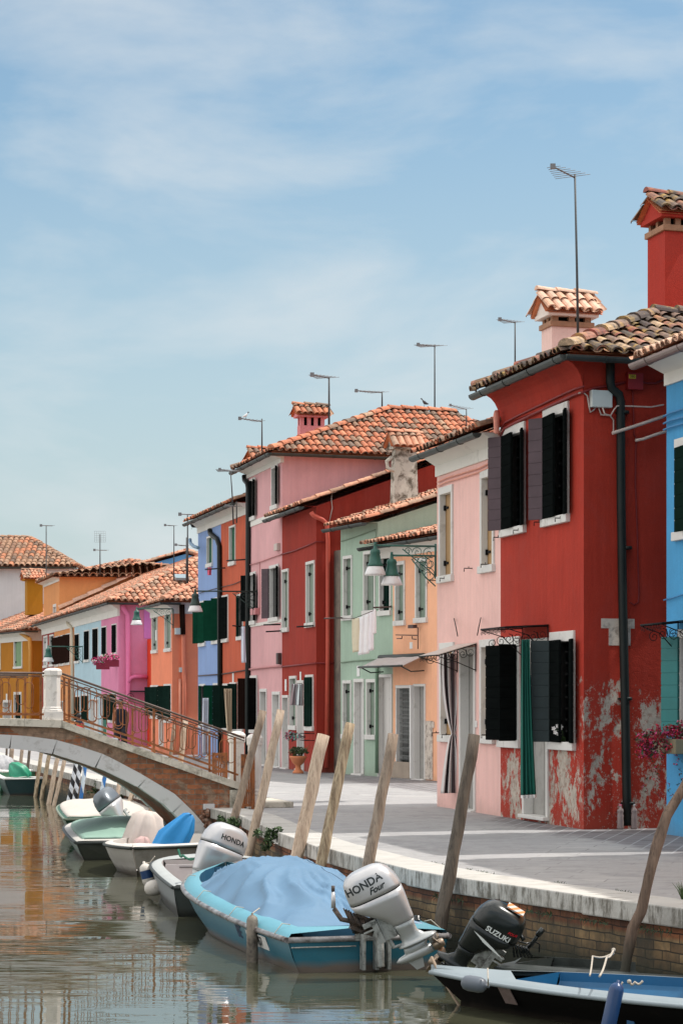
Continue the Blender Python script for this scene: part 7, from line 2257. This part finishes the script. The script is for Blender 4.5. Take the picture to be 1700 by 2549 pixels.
def rope(pts, r=0.007, sag=0.0):
    mb = MB(); P_ = []
    for a, b in zip(pts, pts[1:]):
        for k in range(6):
            t = k / 6; P_.append(V(a).lerp(V(b), t) + V((0, 0, -sag * math.sin(math.pi * t))))
    P_.append(V(pts[-1])); mb.tube(P_, r, 6)
    return mb
def fender(p, axis, L, r, mat, label, group, rope_to=None, nose=None):
    axis = V(axis).normalized(); y = axis.orthogonal().normalized()
    f = Fr(p, y, axis.cross(y), axis)
    t = thing('fender', p, label, 'fender', group)
    mb = MB(); mb.loft(f, [(-L / 2, 0, 0, r * .15, r * .15, 2), (-L / 2 + r * .12, 0, 0, r * .5, r * .5, 2), (-L / 2 + r * .45, 0, 0, r * .85, r * .85, 2), (-L / 2 + r, 0, 0, r, r, 2), (L / 2 - r, 0, 0, r, r, 2), (L / 2 - r * .45, 0, 0, r * .85, r * .85, 2), (L / 2 - r * .12, 0, 0, r * .5, r * .5, 2), (L / 2, 0, 0, r * .22, r * .22, 2), (L / 2 + r * .35, 0, 0, r * .20, r * .20, 2)], 18)
    mb.build('body', mat, t)
    if nose: mb = MB(); mb.loft(f, [(-L * .12, 0, 0, r * 1.01, r * 1.01, 2), (L * .22, 0, 0, r * 1.01, r * 1.01, 2)], 18, cap=False); mb.build('band', nose, t)
    if rope_to is not None: rope([f(0, 0, L / 2 + r * .2)] + [V(q_) for q_ in rope_to], 0.006).build('rope', m_rope, t)
    return t

# --- large turquoise boat ---------------------------------------------------------------------
st = pix(918, HZ, 21.0); st.z = 0
bowp = pix(562, HZ, 26.4); bowp.z = 0
fw = (bowp - st); Lb_ = fw.length; fw.normalize()
m_turq = band_paint('turquoise_hull', lin(44, 110, 130), lin(120, 100, 84), 0.11, gloss=0.3, dirtamt=0.25)
m_turq_deck = plain('pale_turquoise_deck', lin(94, 156, 172), 0.35, 0.06, 3, 0)
B1, f1, S1 = make_boat('motorboat', 'turquoise motorboat under a blue cover with a large silver outboard', st, fw, Lb_, 1.62, 0.30, 0.50, (m_turq, m_turq_deck, plain('boat_inside_blue', lin(40, 90, 120), 0.6), m_railsteel), bow='round', rake=0.55, transom=0.90, deck_w=0.17, foredeck=0.02, rail_r=0.026, lip=0.05, aftdeck=0.03)
m_cover = plain('blue_tarpaulin', lin(92, 128, 158), 0.5, 0.10, 1.6, 0.25, bscale=9)
cm = cover_mesh(f1, S1, 1.1, 17.6, 0.12, 0.37, 0.058, 4, 0.065, ny=70, nx=120, peak=0.60, hang=0.05)
cm_v = [V(p) for p in cm.v]
cm.build('cover', m_cover, B1, solid=0.004)
# seam, eyelet ties along the rim
nyc = 70 + 3
seam = [cm_v[(nyc) * (1 + i) + 22] + V((0, 0, .004)) for i in range(6, 112, 2)]
MB().tube(seam, 0.0035, 4).build('seam', plain('dark_seam_thread', lin(70, 96, 120), 0.8), B1)
for x in (0.35, 1.9, 3.3, 4.6):
    for sy in (1, -1):
        for A, B in zip(S1, S1[1:]):
            if A[0] <= x <= B[0]:
                t = (x - A[0]) / (B[0] - A[0]); hb_ = A[1] + (B[1] - A[1]) * t; z_ = A[2] + (B[2] - A[2]) * t
                MB().tube([f1(x, sy * (hb_ - .13), z_ + .09), f1(x + .02, sy * (hb_ - .06), z_ + .10), f1(x - .02, sy * (hb_ + .012), z_ + .03), f1(x, sy * (hb_ + .03), z_ - .03)], .0045, 5).build('cover_tie', m_rope, B1)
                break
# registration panel and letters on the port side
def hull_at(f, S, x, frac, sy, out=0.004):
    for A, B in zip(S, S[1:]):
        if A[0] <= x <= B[0]:
            t = (x - A[0]) / (B[0] - A[0]); v_ = [a + (b - a) * t for a, b in zip(A, B)]
            break
    xt, hb, z, xb, hc, zc_, zk = v_
    y = hc + (hb - hc) * (frac ** 1); zz = zc_ + .02 + (z - zc_ - .02) * frac
    return f(xt, sy * (y + out), zz)
def side_frame(f, S, x, frac, sy, out=0.006):
    p = hull_at(f, S, x, frac, sy, out); px = hull_at(f, S, x + .05, frac, sy, out); pz = hull_at(f, S, x, frac + .05, sy, out)
    ax = (px - p).normalized() * (-sy if sy > 0 else 1)
    ax = ax if sy < 0 else -(px - p).normalized()
    az = (pz - p).normalized(); nz = ax.cross(az).normalized()
    return Fr(p, ax, nz.cross(ax), nz)
g = side_frame(f1, S1, 1.05, 0.62, 1, 0.012)
pn = MB(); pn.box(g, -0.34, 0.34, -0.065, 0.065, 0.0, 0.004); pn_ = pn.build('registration_panel', m_whitepaint, B1)
text_mb('LV4457', Fr(g(0.0, 0, .006), g.x, g.y, g.z), 0.12, 0.001).build('registration_letters', m_letdark, pn_)
g = side_frame(f1, S1, 1.68, 0.64, 1, 0.012)
text_mb('BE', g, 0.17, 0.002).build('lettering', plain('navy_lettering', lin(20, 40, 80), 0.4), B1)
# transom pad, drain line
pad = MB(); pad.box(Fr(f1(-.0, -.07, 0), -f1.x, f1.y, f1.z), 0.0, 0.03, -.035, .035, .03, .27); pad.build('transom_pad', m_whitepaint, B1, bevel=.004)
ln_ = MB(); ln_.tube([f1(-.012, S1[0][1] - .03, .225), f1(-.012, .12, .225)], .006, 5); ln_.build('transom_line', m_coping, B1)
fl_ = MB(); fl_.loft(Fr(f1(.35, -.55, .40), f1.x, f1.y, f1.z), [(0, 0, 0, .045, .045, 2), (.012, 0, 0, .045, .045, 2), (.014, 0, 0, .03, .03, 2), (.045, 0, 0, .028, .028, 2)], 14); fl_.build('filler_cap', m_mblack, B1)
# big silver outboard with its side towards the camera
mc = pix(940, 2240, 20.35)
M1, mf1 = outboard(B1, mc, V((0.90, -0.05, 0.42)), V((-0.42, -0.14, 0.90)), 0.87, m_silver, m_silver, m_silver2, brand=dict(text='HONDA', sides=(-1, 1), x=-.055, z=.215, size=.105, rot=0.10, sub=('Four', .09, -.085, .085, m_letdark, .5)), txtmat=m_letdark)
mf = MB()
mf.tube([pix(830, 2262, 20.5), pix(829, 2222, 20.5)], [0.021, 0.016], 10); 
mf.build('tiller', m_silver, M1)
mf = MB(); mf.tube([pix(829, 2221, 20.5), pix(829, 2206, 20.5)], [0.015, 0.016], 10); mf.build('tiller_grip', plain('grey_rubber', lin(84, 76, 74), 0.7), M1)
mf = MB(); mf.tube([pix(832, 2264, 20.5), pix(850, 2290, 20.45), pix(880, 2296, 20.4), pix(900, 2300, 20.4)], 0.022, 8)
for k in range(9): mf.tube([pix(855 + 6 * k, 2262 + 3 * k, 20.38), pix(868 + 5 * k, 2290 + 2 * k, 20.34), pix(880 + 5 * k, 2325, 20.4)], 0.006 + .003 * (k % 3), 5)
mf.box(tilt_frame(pix(905, 2300, 20.42), R(8), R(20)), -.10, .10, -.05, .05, -.08, .06)
mf.build('linkage', worn('oily_engine_parts', lin(96, 80, 70), (0.01, 0.01, 0.01, 1), 0.5, 18, 0.5, metal=0.3), M1)
mf = MB(); bb = Fr(f1(0, 0, 0), f1.y, -f1.x, f1.z)
for x in (-.13, -.02, .10): mf.box(bb, x - .045, x - .015, .003, .10, .02, .36)
mf.box(bb, -.17, .13, .0, .03, .27, .37); mf.tube([bb(-.07, .13, .05), bb(-.07, .10, .34)], .035, 10); mf.build('mounting_bracket', m_bracket, M1, bevel=.004)

# --- grey boat behind it, with the second silver outboard -----------------------------------------
m_greyhull = band_paint('grey_hull', lin(130, 134, 136), lin(54, 50, 44), 0.16, gloss=0.5)
m_greydeck = plain('light_grey_deck', lin(172, 176, 174), 0.5, 0.06, 3, 0)
sp = V((-1.08, 26.4, 0)); fw2 = V((-0.15, 1, 0)).normalized()
B2, f2, S2 = make_boat('motorboat', 'grey open boat with locker door and white fenders, behind the turquoise boat', sp, fw2, 4.7, 1.60, 0.33, 0.38, (m_greyhull, m_greydeck, plain('warm_grey_inside', lin(176, 170, 168), 0.6, 0.05), m_gutter, band_paint('shaded_transom', lin(66, 72, 70), lin(30, 30, 26), 0.1)), rake=0.3, transom=0.95, deck_w=0.13, foredeck=0.22, rail_r=0.02, bow='round', chine=0.93)  # transom grey darkened to carry the shade on the stern
mb = MB(); mb.box(f2, 3.0, 3.04, -.62, .62, .06, .37); ft = mb.build('bulkhead', plain('locker_panel', lin(190, 184, 184), 0.55, 0.05), B2)
mb = MB(); mb.box(f2, 2.985, 2.999, .0, .006, .10, .34); mb.box(f2, 2.985, 2.999, .0, .45, .335, .341); mb.box(f2, 2.97, 2.985, -.07, .07, .28, .30); mb.build('locker_door', m_iron, ft)
m2p = pix(548, 2122, 26.6)
M2, mf2 = outboard(B2, m2p, V((-0.80, -0.40, 0.36)), V((0.30, 0.10, 0.95)), 0.94, m_silver, m_silver, m_silver2, brand=dict(text='HONDA', sides=(1,), x=-.03, z=.17, size=.085, rot=0), txtmat=m_letdark, legs=True, prop=False)
rope([pix(444, 2116, 29.5), pix(455, 2130, 29.3), pix(495, 2131, 28.4)], 0.014, 0.05).build('green_rope', plain('dark_green_rope', lin(20, 96, 74), 0.8), B2)

# --- white hulled boat with blue covered motor --------------------------------------------------
m_whiteh = band_paint('dirty_white_hull', lin(176, 172, 166), lin(70, 60, 48), 0.12, gloss=0.5, dirtamt=0.5)
m_cream = plain('cream_deck', lin(206, 202, 196), 0.5, 0.06, 4, 0)
p0 = V(((312 - U0) / F * 33.5, 33.5, 0)); p1 = V(((500 - U0) / F * 31.0, 31.0, 0))
def between(u0, Y0, u1, Y1): return V(((u0 - U0) / F * Y0, Y0, 0)), V(((u1 - U0) / F * Y1, Y1, 0))
bowP, stP = between(330, 32.2, 420, 36.0)
B3, f3, S3 = make_boat('motorboat', 'white grey boat with blunt bow left of the grey open boat', stP + V((.5, 0, 0)), (bowP - stP - V((.5, 0, 0))).normalized(), (bowP - stP - V((.5, 0, 0))).length, 1.7, 0.36, 0.40, (m_whiteh, m_cream, m_cream, m_gutter), rake=0.25, transom=0.9, deck_w=0.12, foredeck=0.12, rail_r=0.022, chine=0.88)
def cloth_blob(parent, name, f, secs, mat, seed=0, wr=0.05, n=36, label=None):
    mb = MB(); mb.loft(f, secs, n, cap=True)
    for i, p in enumerate(mb.v):
        k = i % n; zrow = i // n
        d = mnoise.fractal(V((p.x * 5, p.y * 5, p.z * 2.0 + seed)), 0.7, 2.0, 3)
        c = f(secs[min(zrow, len(secs) - 1)][1], secs[min(zrow, len(secs) - 1)][2], secs[min(zrow, len(secs) - 1)][0])
        out = (p - c)
        if out.length > 1e-4: mb.v[i] = p + out.normalized() * (wr * (d + 0.6 * math.sin(k * 2 * math.pi / n * 7 + seed + zrow * .35)))
    return mb.build(name, mat, parent, solid=0, label=label)
m_bluecover = plain('bright_blue_cover', lin(36, 134, 198), 0.6, 0.08, 4, 0.2)
fbk = tilt_frame(pix(426, 2098, 33.5), R(0), R(32), 0)
cloth_blob(B3, 'covered_motor', fbk, [(-.42, .0, 0, .24, .17, 2.5), (-.2, 0, 0, .22, .17, 2.5), (.05, 0, 0, .21, .16, 3), (.28, .02, 0, .17, .12, 3), (.44, .03, 0, .09, .05, 3), (.48, .03, 0, .03, .02, 2)], m_bluecover, 2, 0.03)

# --- pale green covered boat with cloth wrapped motor -----------------------------------------------
m_grnh = band_paint('pale_green_hull', lin(150, 164, 154), lin(96, 70, 50), 0.10, gloss=0.5, dirtamt=0.5)
m_greencov = plain('sage_green_cover', lin(140, 172, 158), 0.6, 0.06, 3, 0.15)
stP, bowP = between(330, 35.8, 262, 42.5)
B4, f4, S4 = make_boat('motorboat', 'pale boat with sage green cover and cloth wrapped motor, under the bridge', stP, (bowP - stP).normalized(), (bowP - stP).length * .8, 1.75, 0.27, 0.34, (m_grnh, m_cream, m_cream, m_gutter, band_paint('shaded_olive_transom', lin(44, 48, 40), lin(30, 28, 22), 0.05)), rake=0.3, transom=0.95, deck_w=0.14, foredeck=0.3, rail_r=0.024, chine=0.86, bow='round')  # stern shade put into the darker olive of the transom
cover_mesh(f4, S4, 1.5, 19, 0.12, 0.16, 0.012, 9, 0.06, peak=0.5).build('cover', m_greencov, B4, solid=0.004)
m_linen = plain('pale_linen_cloth', lin(204, 192, 184), 0.85, 0.08, 6, 0.3)
fbk = tilt_frame(pix(360, 2088, 34.8), R(10), R(10), 0)
cloth_blob(B4, 'covered_motor', fbk, [(-.55, -.06, 0, .22, .2, 2.2), (-.3, -.04, 0, .26, .22, 2.4), (-.05, 0, 0, .27, .22, 2.6), (.18, .02, 0, .26, .2, 2.6), (.32, .0, 0, .2, .16, 2.4), (.40, -.02, 0, .08, .07, 2)], m_linen, 5, 0.045)
fbk = tilt_frame(pix(352, 2104, 34.5), R(10), R(8), 0)
cloth_blob(B4, 'pink_cloth', fbk, [(-.36, 0, 0, .07, .05, 2.2), (-.1, 0, 0, .10, .07, 2.4), (.06, 0.02, 0, .11, .07, 2.6), (.12, .02, 0, .04, .04, 2)], plain('pale_pink_cloth', lin(202, 172, 168), 0.85), 8, 0.03)

# --- green and white boat with grey outboard ------------------------------------------------------------
m_dgh = band_paint('grey_green_hull', lin(120, 134, 116), lin(60, 60, 44), 0.12, gloss=0.5)
stP, bowP = between(285, 41.5, 240, 47.5)
B5, f5, S5 = make_boat('motorboat', 'grey green boat under a flat beige cover with a dark grey outboard', stP, (bowP - stP).normalized(), 5.2, 1.75, 0.34, 0.46, (m_dgh, plain('bottle_green_deck', lin(40, 84, 60), 0.5), m_cream, m_dgh, band_paint('shaded_green_transom', lin(30, 74, 52), lin(36, 34, 26), 0.05)), rake=0.3, transom=0.97, deck_w=0.10, foredeck=0.2, rail_r=0.02, chine=0.8, bow='round')  # transom green painted darker for the shaded stern
cover_mesh(f5, S5, 0.5, 20, 0.06, 0.12, 0.01, 12, 0.05, peak=0.4).build('cover', plain('beige_canvas', lin(190, 184, 176), 0.8, 0.06), B5, solid=0.004)
m_gm = plain('dark_grey_motor_paint', lin(110, 118, 126), 0.3, 0.08, 3, 0, metal=0.3)
outboard(B5, pix(278, 2010, 40.2), V((-0.25, -0.85, -0.2)), V((-0.50, 0.25, 0.80)), 1.0, m_gm, m_silver, m_silver2)

# --- far boats ---------------------------------------------------------------------------------------------
m_darkh = band_paint('dark_teal_hull', lin(28, 56, 58), lin(56, 34, 26), 0.06, gloss=0.4, dirtamt=0.2)
stP, bowP = between(62, 57.5, 66, 63.5)
B6, f6, S6 = make_boat('rowing_boat', 'dark teal open boat with white rim and green wrapped motor, far left', V(((70 - U0) / F * 60.8, 60.8, 0)) , V((-0.233, 1, 0)).normalized(), 4.0, 1.25, 0.42, 0.55, (m_darkh, m_whitepaint, m_cream, m_whitepaint), rake=0.2, transom=0.96, deck_w=0.08, foredeck=0.3, rail_r=0.022, chine=0.75)
m_greenwrap = plain('green_plastic_wrap', lin(50, 150, 118), 0.35, 0.08, 4, 0.2)
fbk = tilt_frame(pix(52, 1930, 61.0), R(0), R(-35), 0)
cloth_blob(B6, 'covered_motor', fbk, [(-.25, .0, 0, .12, .12, 2.5), (-.1, 0, 0, .24, .2, 3), (.12, 0, 0, .24, .2, 3), (.30, -.02, 0, .14, .12, 3), (.40, -.04, 0, .03, .03, 2)], m_greenwrap, 2, 0.03)
m_seagreen = band_paint('sea_green_hull', lin(96, 150, 122), lin(60, 90, 70), 0.05, gloss=0.45, dirtamt=0.2)
B7, f7, S7 = make_boat('motorboat', 'sea green boat with white striped rim and grey tarpaulin heap, furthest left', V(((-28 - U0) / F * 63, 63, 0)), V((0.75, 0.66, 0)).normalized(), 3.6, 1.4, 0.55, 0.62, (m_seagreen, m_whitepaint, m_cream, m_whitepaint), rake=0.2, transom=0.95, deck_w=0.1, foredeck=0.3, rail_r=0.02, chine=0.8)
fbk = tilt_frame(pix(4, 1912, 64), 0, 0, 0)
cloth_blob(B7, 'tarpaulin_heap', fbk, [(-.15, 0, 0, .42, .4, 2.3), (.08, 0, 0, .36, .36, 2.3), (.26, 0, 0, .22, .24, 2.2), (.34, 0, 0, .05, .05, 2)], plain('grey_tarpaulin', lin(170, 172, 176), 0.6, 0.25, 14, 0.4), 6, 0.05)

# --- dark boat at the lower right ---------------------------------------------------------------------------
tipz = 0.31
bowP = V(((1066 - U0) / F * 18.6, 18.6, 0))
fw8 = V((-0.80, 0.60, 0)).normalized()         # from stern (right) to the bow (left)
L8 = 5.4
m_darkhull = band_paint('black_brown_hull', (0.005, 0.0045, 0.004, 1), lin(52, 46, 40), 0.05, dirt=lin(60, 52, 46), gloss=0.85, dirtamt=0.16)
m_darkhull.node_tree.nodes['Principled BSDF'].inputs['Specular IOR Level'].default_value = 0.08
m_bluegrey = worn('pale_blue_grey_gunwale', lin(134, 146, 152), lin(92, 84, 78), 0.26, 6, 0.55)
B8, f8, S8 = make_boat('workboat', 'long black hulled boat with pale blue grey gunwale and blue inside, lower right', bowP - fw8 * L8 + V((0.03, 0.20, 0)), fw8, L8, 1.40, 0.25, 0.25, (m_darkhull, m_bluegrey, plain('bright_blue_inside', lin(20, 88, 128), 0.5, 0.1), m_bluegrey), rake=0.28, transom=0.8, deck_w=0.12, foredeck=0.14, rail_r=0.018, chine=0.80)
mb = MB()
for x in (1.2, 1.9, 2.6, 3.3):
    for sy in (-1, 1): mb.box(f8, x - .03, x + .03, sy * .50 - .05, sy * .50 + .05, .06, .24)
mb.build('ribs', plain('deep_blue_ribs', lin(20, 84, 128), 0.5, 0.1), B8)
mb = MB(); mb.box(f8, 2.2, 2.5, -.52, .52, .15, .17); mb.build('thwart', plain('blue_thwart', lin(40, 124, 168), 0.5, 0.1), B8)
mb = MB(); mb.tube([f8(L8 - .0, 0, .36), f8(L8 - .1, 0, .2), f8(L8 - .26, 0, 0), f8(L8 - .30, 0, -.1)], .012, 6); mb.build('stem_strip', plain('tan_strip', lin(150, 130, 110), 0.6), B8)
gp = side_frame(f8, S8, L8 - .95, 0.62, 1, 0.01)
mb = MB(); mb.box(gp, -.07, .07, -.08, .08, 0, .006); mb.build('cleat_plate', m_gutter_cu, B8)

# small grey dinghy behind it carrying the black outboard
dg = V(((1352 - U0) / F * 20.2, 20.2, 0))
B9, f9, S9 = make_boat('dinghy', 'low grey dinghy with tilted black outboard, between the dark boat and the quay', V(((1300 - U0) / F * 20.1, 20.1, 0)), V((0.80, -0.58, 0)).normalized(), 2.6, 0.9, 0.17, 0.19, (m_greyhull, m_gutter, m_gutter, m_gutter), rake=0.3, transom=0.9, deck_w=0.1, foredeck=0.25, rail_r=0.018)
m3p = pix(1226, 2322, 19.7)
M9, mf9 = outboard(B9, m3p, V((-0.85, 0.05, 0.52)), V((0.50, -0.38, 0.78)), 0.78, m_mblack, m_mblack, m_mblack, brand=dict(text='SUZUKI', sides=(1,), x=-.05, z=.09, size=.082, rot=0.0, sub=('FOUR', .13, .075, .040, m_letred, .2)), txtmat=m_letwhite, prop=True)
mb = MB(); mb.box(Fr(mf9(-.06, .0, .275), mf9.x, mf9.y, mf9.z), -.075, .075, -.045, .045, .0, .014)
mb.build('warning_label', stripes('orange_white_label', lin(226, 130, 70), lin(190, 190, 186), 0.03, 0), M9)
mb = MB(); mb.tube([pix(1300, 2372, 19.9), pix(1325, 2350, 19.85), pix(1338, 2330, 19.8)], [.020, .018, .018], 8); mb.tube([pix(1338, 2330, 19.8), pix(1352, 2313, 19.8)], .024, 8)
mb.tube([pix(1290, 2345, 19.8), pix(1310, 2350, 19.8), pix(1330, 2345, 19.85), pix(1343, 2352, 19.9), pix(1342, 2372, 19.9)], .007, 5)
for k in range(6): mb.tube([pix(1275 + 7 * k, 2350 + 2 * k, 19.8), pix(1280 + 9 * k, 2384, 19.85)], .010, 5)
mb.tube([pix(1296, 2330, 19.75), pix(1304, 2342, 19.75)], [.014, .020], 6)
mb.build('tiller', m_mblack, M9)
sw = MB()      # pale flash on the cowling side
sw_f = mf9
for (pts) in ([(.16, .05), (.05, .03), (-.08, -.005), (-.20, -.045), (-.10, -.03), (.03, -.005)],):
    vs = [sw_f(x, 0.1795 * 0.92 + 0.002, z) for x, z in [(a * .92, (b - .045) * .92) for a, b in pts]]
    sw.add(vs, [tuple(range(len(vs)))], 0)
sw.build('cowling_flash', m_letwhite, M9)

# --- fenders ----------------------------------------------------------------------------------------------
FG = 'fenders hung along the boats'
def rail_pt(f, S, x, sy=1, up=.0):
    for A, B in zip(S, S[1:]):
        if A[0] <= x <= B[0]:
            t = (x - A[0]) / (B[0] - A[0]); return f(x, sy * (A[1] + (B[1] - A[1]) * t), A[2] + (B[2] - A[2]) * t + up)
fender(pix(516, 2262, 24.6), (1, -.1, -.22), 0.27, 0.088, m_fender, 'round dirty fender near the bow of the turquoise boat', FG, [pix(548, 2240, 24.4), pix(562, 2216, 24.2)])
fender(pix(628, 2345, 21.75), (0, 0, 1), 0.48, 0.052, m_fender, 'long dirty upright fender amidships of the turquoise boat', FG, [pix(632, 2272, 21.8), pix(646, 2262, 21.9)])
mblu = plain('navy_fender_rubber', lin(26, 60, 104), 0.3, 0.1, 4, 0)
m_wfend = worn('white_fender', lin(206, 200, 192), lin(140, 128, 116), 0.35, 8, 0.55)
fender(pix(366, 2180, 29.6), (-.25, 0, 1), 0.30, 0.075, m_wfend, 'white and navy fender on the grey boat, upper of the two', FG, [pix(372, 2150, 29.6), pix(386, 2132, 29.6)], nose=mblu)
fender(pix(384, 2211, 28.6), (1, -.1, .25), 0.24, 0.095, m_wfend, 'round white fender on the grey boat, lower of the two', FG, [pix(404, 2200, 28.5), pix(424, 2186, 28.4)])
fender(pix(1180, 2451, 17.55), (1, -.5, -.12), 0.20, 0.058, plain('slate_fender_rubber', lin(90, 98, 108), 0.4, 0.1, 4, 0), 'small slate grey fender at the bow of the black hulled boat', FG, [pix(1215, 2440, 17.4), pix(1214, 2412, 17.5)])
fender(pix(1520, 2530, 16.4), (.22, 0, 1), 0.46, 0.052, mblu, 'upright navy fender hanging on the black hulled boat', FG, [pix(1541, 2462, 16.5), pix(1550, 2446, 16.5)])
# mooring ropes
RG = 'mooring ropes of the boats'
def ropething(pts, label, r=0.007, sag=0.02, knot=True):
    mb = rope(pts, r, sag)
    if knot: mb.ball(V(pts[0]), r * 2.0, 0, 8, 5)
    solo(mb, 'mooring_rope', m_rope, label, 'rope', RG)
ropething([pix(503, 2200, 25.2), pix(490, 2212, 25.0), pix(476, 2226, 24.9)], 'short rope looped at the bow of the turquoise boat')
ropething([pix(582, 2226, 24.0), pix(560, 2236, 24.2), pix(538, 2262, 24.4)], 'rope lashing the first fender to the turquoise rim')
ropething([pix(737, 2311, 21.5), pix(722, 2322, 21.5), pix(714, 2342, 21.4)], 'short rope over the stern corner of the turquoise boat')
ropething([pix(1000, 2255, 22.3), pix(1012, 2262, 22.3), pix(1022, 2268, 22.3)], 'rope knot on the far rim behind the silver outboard', 0.014)
ropething([pix(1040, 2312, 21.6), pix(1075, 2314, 21.4), pix(1108, 2332, 21.3)], 'rope across the right stern deck of the turquoise boat', 0.006, 0.0)
ropething([pix(1527, 2366, 17.9), pix(1510, 2385, 17.6), pix(1492, 2432, 17.1)], 'rope tied from the far gunwale across the black hulled boat', 0.008)
ropething([pix(1525, 2374, 17.9), pix(1475, 2382, 17.6), pix(1468, 2430, 17.2)], 'second rope running left from the far gunwale knot', 0.007)
ropething([pix(1566, 2445, 16.6), pix(1580, 2446, 16.6), pix(1600, 2443, 16.6)], 'frayed rope end on the near gunwale of the black boat', 0.008)
